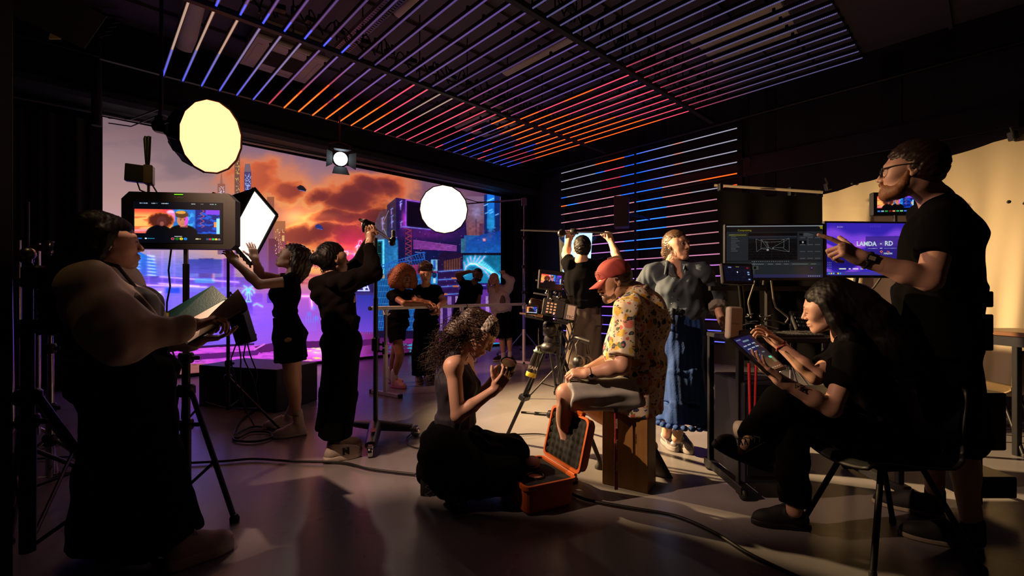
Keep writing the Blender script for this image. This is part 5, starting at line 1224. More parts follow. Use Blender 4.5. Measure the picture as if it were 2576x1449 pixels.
shell([rrect(cc, hx-.0125, hy-.0125, .03, Hc-.09), rrect(cc, hx-.0125, hy-.0125, .03, Hc-.012)], M_FOAM, 'foam_insert', t, True)
for e, a_ in ((-1, -.1), (-1, .1)): MB().box(cc+cd*e*(hx+.006)+cb*a_+UP*(Hc-.05), (.006, .028, .045), cd, cb, bev=.004).build('latch', M_ORG, t)
MB().box(cc-cd*(hx+.01)+UP*(Hc-.06), (.008, .055, .012), cd, cb, bev=.005).build('handle', M_RUB, t)
# lid hinged on the right-hand edge, opened past upright
hg = cc+cd*(hx+.008)+UP*Hc; la = rad(14); lu = nrm(UP*cos(la)+cd*sin(la)); ln = nrm(cd*cos(la)-UP*sin(la)); LH = Lc*1.0
def lrect(hz0, hz1, hyy, r, off, n=5):
    c = hg+lu*(hz0+hz1)/2+ln*off; H_ = (hz1-hz0)/2; pts = []
    for sx, sy, a0 in ((1, 1, 0), (-1, 1, pi/2), (-1, -1, pi), (1, -1, 1.5*pi)):
        for k in range(n): a = a0+pi/2*k/(n-1); pts.append(c+lu*(sx*(H_-r)+r*cos(a))+cb*(sy*(hyy-r)+r*sin(a)))
    return pts
lid = shell([lrect(.035, LH-.025, hy-.025, .03, .075), lrect(.02, LH-.012, hy-.012, .035, .06), lrect(.016, LH-.006, hy-.004, .035, .02), lrect(.01, LH, hy+.004, .035, .014), lrect(.01, LH, hy+.004, .035, 0), lrect(.026, LH-.014, hy-.012, .03, 0), lrect(.026, LH-.014, hy-.012, .03, .02)], M_ORG, 'lid', t)
mb = MB(); mb.sheet(lambda u, v: hg+lu*(.027+(LH-.042)*v)+cb*(hy-.013)*(2*u-1)+ln*(.016-.012*abs(sin(u*24))*abs(sin(v*20))), 40, 34); adopt(mb.build('lid_foam', M_FOAM), lid)
for a_ in (-.1, .1): adopt(MB().box(hg+lu*(LH+.01)+cb*a_+ln*.012, (.014, .03, .016), lu, cb, bev=.004).build('catch', M_ORG), lid)
adopt(MB().tube([hg+cb*(-hy+.03), hg+cb*(hy-.03)], .008, 8).build('hinge', M_ORG), lid)
p = P(1376, 1180, 2.74); p = cc+cd*.02+cb*.06+UP*(Hc-.012)
t = root_of('rear_lens_cap', p, 'pale pink lens cap resting on a lens at the back of the case foam', 'lens cap'); MB().lathe(p, UP, [(.045, 0), (.045, .03)], 18).build('lens_end', M_PLAST, t)
a_ = MB().lathe(p+UP*.03, nrm(V3(.0, -.5, 1)), [(.048, 0), (.048, .014), (.0005, .015)], 20).build('cap', mat('pinkish_cap', (.5, .3, .28), .5), t)
p2 = cc-cd*.03-cb*.07+UP*(Hc-.012)
t = root_of('camera_lens', p2, 'upright camera lens with an orange cap disc sunk in the case foam', 'lens'); MB().lathe(p2, UP, [(.05, 0), (.05, .012), (.046, .014), (.044, .004)], 20, close=False).build('rim', M_PLAST, t); MB().lathe(p2+UP*.002, UP, [(.044, 0), (.0005, .002)], 20).build('glass', mat('peach_disc', (.62, .25, .16), .5), t)
# held lens
ax = nrm(V3(.18, -.5, .85)); t = root_of('held_lens', LENS0 if 0 else P(1275, 928, 2.68), 'black camera lens held up in the kneeling woman\'s hands', 'lens'); c = P(1275, 930, 2.67)
MB().lathe(c-ax*.06, ax, [(.03, 0), (.034, .005), (.034, .03), (.044, .035), (.046, .075), (.05, .08), (.052, .115), (.046, .12)], 22, close=False).lathe(c-ax*.06, ax, [(.0005, .002), (.03, 0)], 22).build('barrel', M_PLAST, t)
MB().lathe(c+ax*.052, ax, [(.047, 0), (.03, .01), (.0005, .014)], 22).build('front_glass', mat('coated_glass', (.1, .065, .035), .08, coat=1.0, spec=.8), t)
mb = MB()
for k in range(20): a = 2*pi*k/20; uu = nrm(np.cross(ax, V3(1, 0, 0))); ww = np.cross(ax, uu); mb.box(c-ax*.005+.0455*(uu*cos(a)+ww*sin(a)), (.004, .0016, .016), np.cross(ax, uu*cos(a)+ww*sin(a)), uu*cos(a)+ww*sin(a))
mb.build('focus_ring', M_RUB, t)
mb = MB()
for k in range(9): a = 2*pi*k/9; v_ = uu*cos(a)+ww*sin(a); mb.box(c+ax*.028+.0475*v_, (.005, .001, .002), np.cross(ax, v_), v_)
mb.build('scale_marks', mat('white_print', (.6, .56, .5), .6), t)

# --- wooden box used as a stool
w0 = F(1515, 1217)*V3(1, 1, 0); w1 = F(1629, 1243)*V3(1, 1, 0); wdv = nrm(w1-w0); wb = nrm(np.cross(UP, wdv)); Wl = np.linalg.norm(w1-w0); Wd = .2
M_WOOD = mat('worn_plywood', (.36, .19, .05), .55, var=.35, scale=5, bump=.05, bscale=80)
nd, lk = nodes_of(M_WOOD); tc = nd.new('ShaderNodeTexCoord'); mp = nd.new('ShaderNodeMapping'); mp.inputs['Scale'].default_value = (14, 14, 1.2); ng = nd.new('ShaderNodeTexNoise'); ng.inputs['Scale'].default_value = 3; ng.inputs['Detail'].default_value = 5; lk.new(tc.outputs['Object'], mp.inputs[0]); lk.new(mp.outputs[0], ng.inputs['Vector'])
mx = nd.new('ShaderNodeMix'); mx.data_type = 'RGBA'; mx.blend_type = 'MULTIPLY'; mx.inputs[0].default_value = .5; src = nd['Principled BSDF'].inputs['Base Color'].links[0].from_socket; lk.new(src, mx.inputs[6]); lk.new(ng.outputs['Fac'], mx.inputs[7]); lk.new(mx.outputs[2], nd['Principled BSDF'].inputs['Base Color'])
c = w0+wdv*Wl/2+wb*Wd/2; t = root_of('wooden_box', c, 'worn wooden crate on end that the man in the cap sits on', 'box')
MB().box(c-wb*(Wd/2-.008)+UP*.252, (Wl/2, .008, .25), wdv, wb, bev=.002).build('front_panel', M_WOOD, t); MB().box(c+wb*(Wd/2-.008)+UP*.252, (Wl/2, .008, .25), wdv, wb, bev=.002).build('back_panel', M_WOOD, t)
for e in (-1, 1): MB().box(c+wdv*e*(Wl/2-.008)+UP*.252, (.008, Wd/2-.0165, .249), wdv, wb, bev=.002).build('side_panel', M_WOOD, t)
MB().box(c+UP*.494, (Wl/2-.0165, Wd/2-.0165, .008), wdv, wb).build('top_panel', M_WOOD, t); MB().box(c+UP*.02, (Wl/2-.0165, Wd/2-.0165, .008), wdv, wb).build('bottom_panel', M_WOOD, t)

# --- clipboard and papers of the woman on the left
Yc = 2.18; t = root_of('clipboard', P(520, 830, Yc), 'dark green clipboard folder held open by the woman on the left', 'clipboard')
M_CLIP = mat('dark_green_leatherette', (.012, .055, .055), .38, var=.5, scale=9, bump=.1, bscale=120)
lo_ = [P(470, 866, 2.10), P(618, 782, 2.16), P(566, 752, 2.42), P(430, 830, 2.36)]; nn = nrm(np.cross(lo_[1]-lo_[0], lo_[3]-lo_[0])); MB().prism(lo_, -nn*.004).build('board', M_CLIP, t)
up_ = [P(404, 830, 2.34), P(602, 778, 2.40), P(534, 718, 2.50), P(402, 795, 2.44)]; MB().prism(up_, V3(0, .004, 0)).build('cover', M_CLIP, t)
MB().prism([P(404, 797, 2.42), P(424, 786, 2.42), P(425, 794, 2.41), P(406, 806, 2.41)], V3(0, -.003, 0)).build('yellow_tab', mat('yellow_sticky', (.6, .45, .02), .6), t)
MB().box(P(600, 782, 2.22), (.05, .012, .006), nrm(lo_[2]-lo_[1]), nn, bev=.003).tube([P(612, 776, 2.18), P(596, 772, 2.3)], .005, 6).build('clip', M_STEEL, t)
t = root_of('paper_page', P(530, 815, 2.2), 'white paper page being turned on the green clipboard', 'paper'); M_PAPER = mat('white_paper', (.62, .56, .52), .8)
pg = [P(476, 864, 2.10), P(610, 786, 2.16), P(566, 757, 2.40), P(440, 828, 2.34)]
MB().sheet(lambda u, v: lerp(lerp(pg[0], pg[1], u), lerp(pg[3], pg[2], u), v)+nn*(.006 if nn[2] > 0 else -.006), 4, 4).build('lower_sheet', M_PAPER, t)
qa, qb = [P(545, 812, 2.14), P(600, 786, 2.2)], [P(540, 790, 2.12), P(560, 768, 2.28)]
mb = MB(); mb.sheet(lambda u, v: lerp(lerp(P(500, 846, 2.1), P(608, 786, 2.17), u), lerp(P(598, 728, 2.12), P(598, 726, 2.14), u), v)+V3(-.075*sin(pi*v)*(1-u)+.02*sin(pi*v)*u, .03*sin(pi*v), -.03*sin(pi*v)), 10, 12); mb.build('turning_sheet', M_PAPER, t)

# --- tablet of the seated woman
tb = [P(1836, 850, 2.12), P(1884, 836, 2.30), P(1980, 926, 2.24), P(1936, 942, 2.04)]; tn = nrm(np.cross(tb[1]-tb[0], tb[3]-tb[0])); tn = tn if tn[2] > 0 else -tn
t = root_of('tablet', sum(tb)/4, 'tablet with dark interface held on the seated woman\'s palm', 'tablet')
MB().prism([p-tn*.012 for p in tb], tn*.011).build('case', M_RUB, t)
X, Y = flatgrid(200, 300, 200, 300); cv = Canvas(X, Y, (14, 20, 34)); cv.rect(0, 200, 200, 300, (70, 40, 28), 1, (88, 44, 26)); cv.mixm(sst(150, 215, Y+X*.1)*sst(200, 90, X)*.5, (70, 52, 30)); cv.rect(10, 12, 60, 20, (120, 140, 140)); cv.rect(60, 30, 130, 44, (110, 140, 130))
for x, y in ((20, 70), (70, 68), (125, 66), (30, 100), (80, 98), (130, 96), (40, 130)): cv.rect(x, y, x+38, y+9, (170, 185, 190))
cv.rect(40, 158, 110, 200, (24, 50, 60), .8); cv.rect(135, 150, 165, 158, (120, 140, 145)); cv.rect(60, 165, 85, 171, (150, 170, 170)); cv.rect(150, 195, 185, 212, (90, 220, 170)); cv.rect(160, 212, 190, 250, (90, 110, 70)); cv.rect(60, 205, 72, 212, (130, 240, 200))
for k in range(6): cv.rect(20+k*28, 280, 38+k*28, 284, (210, 180, 160))
ct = sum(tb)/4; sq = [ct+(p-ct)*.88+tn*.0005 for p in tb]; display('screen', sq[3], sq[2], sq[1], sq[0], image_mat('tablet_picture', cv.out()[:, ::1], .8, .15, light=False), t)

# --- monitors, trolley and everything around the playback desk
DY = 2.95
t = root_of('trolley_cart', P(1960, 900, DY)*V3(1, 1, 0), 'black equipment trolley carrying the desk monitors and keyboards', 'trolley')
MB().box(P(2010, 848, DY), (.50, .24, .015), (1, 0, 0), (0, 1, 0), bev=.004).build('worktop', M_PLAST, t)
MB().box(P(2010, 990, DY), (.48, .22, .012), bev=.004).build('shelf', M_PLAST, t)
for px in (1822, 2196):
    for dy in (-.2, .2): MB().box(V3(P(px, 800, DY)[0], DY+dy, .48), (.018, .018, .46), bev=.003).build('post', M_BLK, t)
for px in (1822, 2196): MB().box(V3(P(px, 800, DY)[0], DY, .06), (.025, .26, .025), bev=.004).build('base_bar', M_BLK, t)
for px in (1822, 2196):
    for dy in (-.24, .24): MB().lathe(V3(P(px, 800, DY)[0]-.015, DY+dy, .036), (1, 0, 0), [(.0005, 0), (.034, .002), (.034, .028), (.0005, .03)], 14).build('caster', M_RUB, t)
MB().box(V3(P(2010, 700, DY)[0], DY+.15, 1.27), (.52, .016, .016), bev=.003).box(V3(P(1965, 700, DY)[0], DY+.15, 1.05), (.016, .016, .23)).box(V3(P(2120, 700, DY)[0], DY+.15, 1.05), (.016, .016, .23)).build('monitor_bar', M_BLK, t)
t = root_of('equipment_drawer', P(1910, 1000, 2.86), 'dark blue-black rack case under the desk behind the red straps', 'rack case'); MB().box(V3(P(1905, 1, 2.86)[0], 2.9, .40), (.17, .2, .30), bev=.01).build('casing', mat('navy_rack', (.012, .012, .022), .5), t)
for z in (.55, .38, .22): MB().box(V3(P(1905, 1, 2.86)[0], 2.695, z), (.15, .004, .07), bev=.002).build('drawer', M_PLAST, t)
def desk_mon(c, label, img, hw=.305, hh=.172, yaw=0.0, nm='desk_monitor', brand='DELL'):
    r_ = nrm(V3(cos(yaw), sin(yaw), 0)); n_ = np.cross(r_, UP); t = root_of(nm, c-UP*hh, label, 'monitor')
    MB().box(c-n_*.014, (hw+.012, hh+.012, .013), r_, UP, bev=.003).box(c-n_*.04, (hw*.5, hh*.5, .016), r_, UP, bev=.01).build('housing', M_PLAST, t)
    display('screen', c-r_*hw-UP*hh*.97+n_*.0005, c+r_*hw-UP*hh*.97+n_*.0005, c+r_*hw+UP*hh+n_*.0005, c-r_*hw+UP*hh+n_*.0005, img, t)
    MB().box(c-n_*.09-UP*.06, (.03, .04, .05), r_, n_, bev=.005).tube([c-n_*.1-UP*.06, c-n_*.13-UP*.21], .015, 8).build('mount', M_BLK, t)
    MB().text(brand, .012, c-UP*(hh+.006)+n_*.0012, r_, UP, 0, .0004).build('lettering', M_GREY, t)
    return t
# screen 1: compositing software
X, Y = flatgrid(480, 270, 720, 440); cv = Canvas(X, Y, (40, 44, 52)); cv.rect(0, 0, 720, 8, (196, 206, 214)); cv.rect(0, 8, 720, 50, (22, 24, 28)); cv.rect(0, 50, 160, 300, (46, 52, 58)); cv.rect(16, 72, 150, 84, (120, 118, 40)); cv.rect(165, 50, 530, 290, (8, 9, 12)); cv.rect(165, 50, 530, 64, (34, 36, 40)); cv.rect(166, 88, 528, 110, (58, 66, 84), 1, (26, 30, 40))
for k in range(-12, 26): cv.line([(340+k*16, 108), (340+k*62, 288)], .8, (58, 84, 100), alpha=.75)
for k in range(12): y = 110+178*(k/12)**1.7; cv.line([(166, y), (528, y)], .8, (52, 76, 92), alpha=.7)
cv.poly([(260, 118), (430, 116), (400, 136), (282, 140)], (10, 10, 12))
for q in ([(258, 118), (432, 115), (402, 136), (284, 140), (258, 118)], [(222, 112), (262, 130), (258, 196), (228, 220), (222, 112)], [(432, 116), (470, 108), (470, 222), (430, 196), (432, 116)], [(262, 190), (430, 186)], [(330, 196), (470, 110)], [(330, 196), (470, 222)], [(318, 200), (258, 196)], [(312, 196), (262, 120)], [(316, 190), (290, 130)], [(320, 190), (302, 132)]): cv.line(q, 1.6, (200, 215, 220))
cv.disc(310, 206, 9, 7, (230, 235, 235)); cv.disc(338, 190, 7, 5, (20, 20, 24)); cv.disc(350, 192, 4, 3, (240, 240, 230))
for k in range(9): cv.rect(34 if k else 24, 74+k*17, 34+r_ if 0 else 60+(k*13) % 40, 79+k*17, (150, 156, 160), .7)
cv.rect(535, 50, 716, 290, (50, 54, 60)); cv.rect(545, 68, 572, 84, (8, 8, 8)); cv.rect(545, 128, 598, 160, (4, 4, 4)); cv.disc(572, 142, 7, 9, (220, 220, 220)); cv.line([(610, 115), (610, 170)], 2, (170, 175, 180))
for i in range(4):
    for k in range(3): cv.rect(550+k*56, 100+(i*58 if i else 0), 590+k*56, 108+(i*58 if i else 0), (96, 102, 106))
for k in range(5): cv.rect(578, 66+k*6, 620+(k*17) % 40, 69+k*6, (120, 124, 126))
cv.rect(0, 300, 720, 440, (44, 52, 58)); cv.rect(0, 296, 720, 304, (28, 32, 36)); cv.rect(170, 318, 700, 334, (58, 66, 72))
for x, w_ in ((30, 80), (190, 90), (310, 40), (370, 40), (430, 36), (490, 120), (630, 40)): cv.rect(x, 322, x+w_, 328, (150, 156, 158))
for k in range(18): cv.rect(190+k*16, 300, 198+k*16, 305, (170, 176, 178))
cv.line([(206, 300), (206, 420)], 2, (180, 190, 190)); cv.rect(196, 340, 240, 372, (90, 96, 84)); cv.rect(206, 346, 224, 366, (5, 5, 5)); cv.rect(628, 350, 648, 380, (40, 24, 70)); cv.disc(638, 358, 6, 6, (140, 90, 220)); cv.rect(0, 412, 720, 440, (56, 58, 110)); cv.rect(700, 8, 718, 30, (220, 200, 30)); cv.poly([(690, 8), (718, 8), (718, 34)], (210, 196, 20))
for k in range(6): cv.rect(610+k*16, 424, 620+k*16, 430, (200, 205, 215))
cv.a *= .8
cm = P(1948, 634, DY)
ti = desk_mon(cm, 'left desk monitor showing a wireframe room in compositing software', image_mat('compositing_picture', cv.out(), .62, .25), yaw=-.05)
rr, nn_ = nrm(V3(cos(-.05), sin(-.05), 0)), None; nn_ = np.cross(rr, UP)
MB().text('Compositing', .017, cm-rr*.19+UP*.142+nn_*.001, rr, UP, 0, .0002).build('lettering', lamp_mat('yellow_text', (150, 140, 20), .7), ti)
# screen 2: violet wave slide with logos
X, Y = flatgrid(480, 270, 720, 420); cv = Canvas(X, Y, (60, 40, 190)); wv = Y+34*np.sin(X/95.+1.2)+16*np.sin(X/41.+.5)+20*np.sin(X/200.); wv2 = Y-40*np.sin(X/120.+.6)-18*np.sin(X/60.)
cv.mixm(sst(60, 130, wv)*sst(200, 150, wv), (150, 80, 250)); cv.mixm(sst(130, 150, wv2)*sst(230, 190, wv2), (176, 84, 240)); cv.mixm(sst(190, 250, Y+10*np.sin(X/70.)), (30, 22, 120)); cv.mixm(sst(300, 420, Y-30*np.sin(X/90.)), (70, 50, 220)); cv.mixm(sst(330, 350, wv2)*sst(400, 370, wv2), (150, 80, 245))
st_ = np.sin((Y+30*np.sin(X/90.+.8)+12*np.sin(X/37.))*.75); cv.mixm(sst(.2, .9, st_)*.55*(1-sst(150, 190, Y)), (40, 26, 150)); cv.mixm(sst(.3, .9, np.sin((Y-26*np.sin(X/80.))*.8))*.5*sst(300, 330, Y), (24, 18, 120))
cv.poly([(310, 108), (610, 100), (624, 116), (624, 235), (600, 320), (310, 300)], (48, 34, 130), .75); cv.line([(330, 205), (406, 203)], 2, (220, 220, 255)); cv.line([(460, 202), (560, 200)], 2, (200, 200, 240)); cv.rect(424, 199, 446, 204, (230, 230, 250))
cv.poly([(424, 228), (438, 216), (450, 230), (436, 242)], (240, 110, 80)); cv.disc(437, 229, 5, 5, (60, 40, 130)); cv.line([(480, 228), (486, 222), (492, 236), (498, 224), (500, 240), (484, 246)], 3, (250, 110, 80))
for i in range(6):
    for k in range(3): cv.disc(10+k*12, 318+i*14, 2, 2, (210, 210, 255))
for k in range(5): cv.line([(84+k*10, 26), (90+k*10, 32), (84+k*10, 38)], 1.8, (225, 200, 255))
for i in range(2):
    for k in range(7): cv.disc(350+k*13, 18+i*10, 1.6, 1.6, (150, 130, 240))
for x, w_, q in ((104, 50, (230, 240, 230)), (176, 14, (230, 230, 250)), (208, 44, (240, 240, 255)), (268, 14, (90, 200, 250)), (282, 8, (240, 160, 60)), (312, 14, (80, 140, 240)), (346, 46, (235, 235, 250))): cv.rect(x, 364, x+w_, 373, q)
cv.rect(98, 364, 104, 373, (170, 220, 40)); cv.rect(0, 392, 720, 420, (66, 58, 160))
for x, q in ((14, (60, 180, 230)), (32, (230, 200, 90)), (50, (110, 170, 250)), (68, (50, 40, 40)), (86, (230, 220, 60)), (104, (40, 160, 230))): cv.rect(x, 400, x+11, 412, q)
cm2 = P(2193, 628, DY+.0)
ti = desk_mon(cm2, 'right desk monitor showing a violet wave slide with white logos', image_mat('slide_picture', cv.out(), .85, .25), yaw=.05)
rr = nrm(V3(cos(.05), sin(.05), 0)); nn_ = np.cross(rr, UP); M_LT = lamp_mat('logo_white', (205, 225, 235), .8)
for tx, sz, px, py, bo in (('LAMDA', .040, 2178, 614, .0022), ('×', .026, 2214, 614, .0004), ('RD', .042, 2234, 613, .0020), ('HALON', .0165, 2232, 638, .0006)):
    MB().text(tx, sz, P(px, py, DY)+nn_*.006, rr, UP, 0, .0003, bold=bo*.5).build('lettering', M_LT, ti)
# touch monitor
t = root_of('touch_monitor', P(1856, 715, 2.72), 'small tilted touch monitor with a starry display left of the desk', 'monitor')
def starry(cv):
    cv.a[:] = np.array((8, 10, 26))/255.; rg = random.Random(2)
    for k in range(70): cv.disc(rg.uniform(20, 200), rg.uniform(25, 140), 1.2, 1.2, (60, 80, 130))
    cv.disc(118, 62, 5, 8, (200, 230, 255)); cv.rect(40, 12, 70, 22, (120, 140, 180)); cv.rect(205, 12, 222, 28, (110, 20, 20)); cv.rect(110, 10, 140, 14, (150, 150, 40))
    for y in (62, 82, 130): cv.rect(206, y-6, 224, y+6, (120, 150, 200))
small_mon(P(1856, 688, 2.72), nrm(V3(1, .1, -.02)), nrm(V3(-.08, .18, 1)), .085, .048, 'starry_picture', None, t, bez=.016, th=.025, img=starry, name='housing')
MB().tube([P(1862, 716, 2.75), P(1868, 780, 2.85), P(1870, 840, 2.9)], .014, 8).build('arm', M_BLK, t)
# right-hand wireless monitor
t = root_of('wireless_monitor', P(2250, 545, 3.0), 'small wireless monitor with two antennas above the right desk monitor', 'monitor')
def wm(cv): paint_shot(cv, 14, 18, 226, 108); cv.rect(14, 118, 226, 140, (6, 8, 14)); [cv.rect(16+k*22, 126, 32+k*22, 136, q) for k, q in enumerate(((60, 120, 220), (150, 180, 220), (40, 160, 60), (120, 30, 20), (240, 150, 90), (60, 180, 110), (120, 220, 140), (60, 120, 240), (250, 120, 130)))]; [cv.rect(20+k*40, 6, 42+k*40, 10, (180, 190, 200)) for k in range(5)]
small_mon(P(2252, 512, 3.0), nrm(V3(1, -.12, .0)), UP, .125, .066, 'wireless_picture', None, t, bez=.012, th=.04, img=wm, name='housing')
for dx in (0, 11): MB().tube([P(2228+dx, 480, 3.02), P(2228+dx, 468, 3.02)], .005, 6).tube([P(2228+dx, 470, 3.02), P(2227+dx, 430, 3.02)], .0095, 8).build('antenna', M_PLAST, t)
MB().tube([P(2252, 540, 3.0), P(2252, 560, 3.02)], .012, 8).build('mount', M_STEEL, t)
# white antenna box
t = root_of('wireless_antenna', P(1846, 850, 2.72), 'white upright wireless antenna box beside the desk', 'antenna')
b_ = Sdf(); b_.box(P(1846, 812, 2.72), (.055, .022, .097), nrm(V3(1, .35, -.04)), V3(0, 1, 0), .018, .01); b_.build('casing', mat('white_plastic', (.62, .55, .48), .45), t, .004)
MB().text('NETGEAR', .0125, P(1843, 814, 2.72)+V3(.006, -.0235, 0), nrm(V3(1, .35, -.04)), UP, 0, .0004).build('lettering', M_GREY, t)
MB().box(P(1870, 838, 2.75), (.05, .05, .02), bev=.006).build('bracket', M_PLAST, t)
# keyboard, control surface, clutter on the desk
t = root_of('keyboard', P(1990, 840, 2.85), 'black keyboard lying on the desk under the monitors', 'keyboard'); kb = V3(P(1985, 1, 2.84)[0], 2.82, P(1990, 848, DY)[2]+.028)
MB().box(kb, (.17, .06, .008), (1, 0, 0), (0, 1, .15), bev=.003).build('case', M_PLAST, t)
mb = MB()
for i in range(4):
    for k in range(14): mb.box(kb+V3(-.15+k*.023, -.04+i*.026, .010+(-.04+i*.026)*.15), (.0095, .010, .003), (1, 0, 0), (0, 1, .15))
mb.build('keys', M_GREY, t)
t = root_of('control_panel', P(2040, 815, 3.0), 'tilted black control panel with rows of small keys behind the seated woman', 'control panel'); kc = P(2040, 812, 3.02)
MB().box(kc, (.13, .075, .012), nrm(V3(1, .05, -.12)), nrm(V3(0, .6, .8)), bev=.005).build('case', M_PLAST, t); mb = MB()
for i in range(4):
    for k in range(8): mb.box(kc+nrm(V3(1, .05, -.12))*(-.105+k*.03)+nrm(V3(0, .6, .8))*(-.045+i*.03)+np.cross(nrm(V3(1, .05, -.12)), nrm(V3(0, .6, .8)))*.014, (.009, .008, .003), nrm(V3(1, .05, -.12)), nrm(V3(0, .6, .8)))
mb.build('keys', mat('bluish_keys', (.05, .07, .09), .5), t)
mb = MB(); rg_ = random.Random(9)
for k in range(16):
    p0 = P(rg_.uniform(1860, 1960), rg_.uniform(790, 835), rg_.uniform(2.8, 3.05)); p1 = p0+V3(rg_.uniform(-.1, .1), rg_.uniform(-.06, .06), rg_.uniform(-.02, .05)); p2 = p0+V3(rg_.uniform(-.16, .16), rg_.uniform(-.08, .08), -.02)
    mb.tube([(1-t_)**2*p0+2*t_*(1-t_)*p1+t_*t_*p2 for t_ in np.linspace(0, 1, 8)], .005, 5)
o = mb.build('cable_tangle', mat('glossy_cable', (.03, .03, .034), .3)); recentre(o, P(1910, 845, 2.95)); tag(o, 'tangle of glossy black cables on the left end of the desk', 'cable')
for px0, px1, y0, y1 in ((1884, 1888, 914, 1068), (1902, 1898, 918, 1050)):
    o = MB().tube([P(px0, y0, 2.62), P(px1, y1, 2.62)], .0085, 8).build('red_strap', mat('red_strap_cloth', (.62, .03, .04), .5)); recentre(o, P(px1, y1, 2.62)); tag(o, 'bright red hanging strap, the %s of two under the desk' % ('left' if px0 < 1890 else 'right'), 'strap')
for pts, nm in (([(1900, 705), (1882, 760), (1890, 800)], 'left'), ([(1940, 705), (1948, 770), (1985, 800), (1976, 812)], 'middle'), ([(2215, 700), (2195, 728), (2160, 738), (2140, 740)], 'right')):
    q = [P(x, y, 2.98) for x, y in pts]; o = MB().tube([lerp(q[int(t_)], q[min(int(t_)+1, len(q)-1)], t_-int(t_)) for t_ in np.linspace(0, len(q)-1.001, 12)], .006, 6).build('monitor_cable', mat('grey_cable', (.1, .09, .08), .4)); recentre(o, q[-1]); tag(o, 'cable hanging under the desk monitors, the %s one' % nm, 'cable')
p = F(1872, 1118); p = P(1866, 1080, 2.7)
t = root_of('tape_roll', p, 'white roll of tape standing on the trolley foot by the black shoe', 'tape roll'); MB().lathe(p, nrm(V3(.5, -.8, .2)), [(.03, -.025), (.05, -.025), (.05, .025), (.03, .025), (.03, -.025)], 18, close=False).build('roll', mat('white_tape', (.5, .46, .36), .6), t)
t = root_of('power_strip', F(1812, 1060), 'black trolley foot with power blocks and cables left of the desk', 'power block'); MB().box(F(1815, 1052)*V3(1, 1, 0)+UP*.05, (.05, .1, .05), bev=.008).box(F(1840, 1075)*V3(1, 1, 0)+UP*.04, (.07, .09, .04), (1, -.4, 0), (.4, 1, 0), bev=.008).build('block', M_PLAST, t)

# --- black flag on its stand, white sheet
FY = 4.9
FS = P(1990, 760, FY)*V3(1, 1, 0)
stand(FS, 2.24, 'chrome stand holding the black flag behind the desk', around(FS, .45, .3), metal=M_CHROME, r=.02, spread_z=.45, collars=(.4, .7))
fa, fb = P(1797, 466, 5.2), P(2070, 484, 4.7)
t = root_of('flag_bar', lerp(fa, fb, .5), 'pale metal crossbar on top of the black flag', 'crossbar'); MB().tube([fa, fb], .016, 10).build('bar', mat('pale_aluminium', (.55, .45, .32), .35, .6), t)
MB().box(P(1990, 483, FY-.02), (.03, .03, .05), bev=.008).build('clamp', M_BLK, t)
for px, py in ((1812, 467), (1994, 480), (2062, 484)): MB().box(P(px, py+4, 4.95), (.02, .03, .04), bev=.006).build('spring_clip', M_PLAST, t)
mb = MB(); mb.sheet(lambda u, v: lerp(lerp(P(1802, 476, 5.2), P(2066, 492, 4.7), u), lerp(P(1828, 900, 5.2), P(2066, 930, 4.7), u), v)+V3(.02*sin(u*17+v*2)*v, .05*sin(u*17+v*2)*(.3+v), -.02*sin(pi*u)*(1-v)*1.5), 40, 14)
o = mb.build('black_flag', mat('black_molton', (.0014, .0012, .0012), .95, spec=.05)); recentre(o, P(1930, 900, 5)); tag(o, 'hanging black cloth flag behind the desk monitors', 'cloth')
sa, sb_, sc2, sd = P(2068, 490, 5.55), P(2640, 314, 4.25), P(2610, 990, 4.05), P(2070, 950, 5.5)
def shf(u, v):
    p = lerp(lerp(sa, sb_, u), lerp(sd, sc2, u), v); w_ = (.02*sin(u*14+2.2*v)+.014*sin(u*37-3*v+1)+.03*sin(u*7+v*4)*v+.02*sin(u*60+v*5)*v)*(.25+.75*v); return p+V3(-.7*w_, -.7*w_, -.012*abs(sin(u*pi*5))*(1-v))
mb = MB(); mb.sheet(shf, 110, 40); o = mb.build('white_sheet', mat('cream_cotton_sheet', (.56, .47, .32), .85, var=.06, scale=3, bump=.05, bscale=150)); recentre(o, sd); tag(o, 'large white cotton sheet hung behind the pointing man', 'sheet')
for px, py, nm in ((2082, 470, 'left'), (2548, 342, 'right')):
    o = MB().box(P(px, py, 5.45 if px < 2200 else 4.38), (.03, .03, .045), nrm(V3(1, 0, .2)), (0, 1, 0), bev=.008).tube([P(px, py-6, 5.4 if px < 2200 else 4.33), P(px-6, py-22, 5.35 if px < 2200 else 4.3)], .01, 6).build('spring_clamp', M_PLAST); recentre(o, P(px, py, 4.6)); tag(o, 'black spring clamp on the top edge of the sheet, the %s one' % nm, 'clamp')
for px, py in ((2144, 462), (2553, 350), (2538, 508), (2546, 652)):
    o = MB().lathe(P(px, py, 5.3 if px < 2300 else 4.3), (-.73, -.68, 0), [(.007, 0), (.016, .002), (.016, .008), (.007, .01)], 12).build('grommet', M_BLK); recentre(o, P(px, py, 4.3)); tag(o, {462: 'dark eyelet at the upper left of the sheet', 350: 'dark eyelet in the upper right corner of the sheet', 508: 'dark eyelet on the sheet right edge, upper', 652: 'dark eyelet on the sheet right edge, lower'}[py], 'eyelet')
t = root_of('sheet_stand', P(2570, 900, 4.3)*V3(1, 1, 0), 'black upright pole at the right edge of the sheet', 'stand'); MB().tube([P(2586, 900, 4.5)*V3(1, 1, 0), P(2586, 340, 4.5)], .03, 10).build('pole', M_BLK, t); MB().box(P(2586, 900, 4.5)*V3(1, 1, 0)+UP*.015, (.2, .2, .012)).build('base', M_BLK, t)

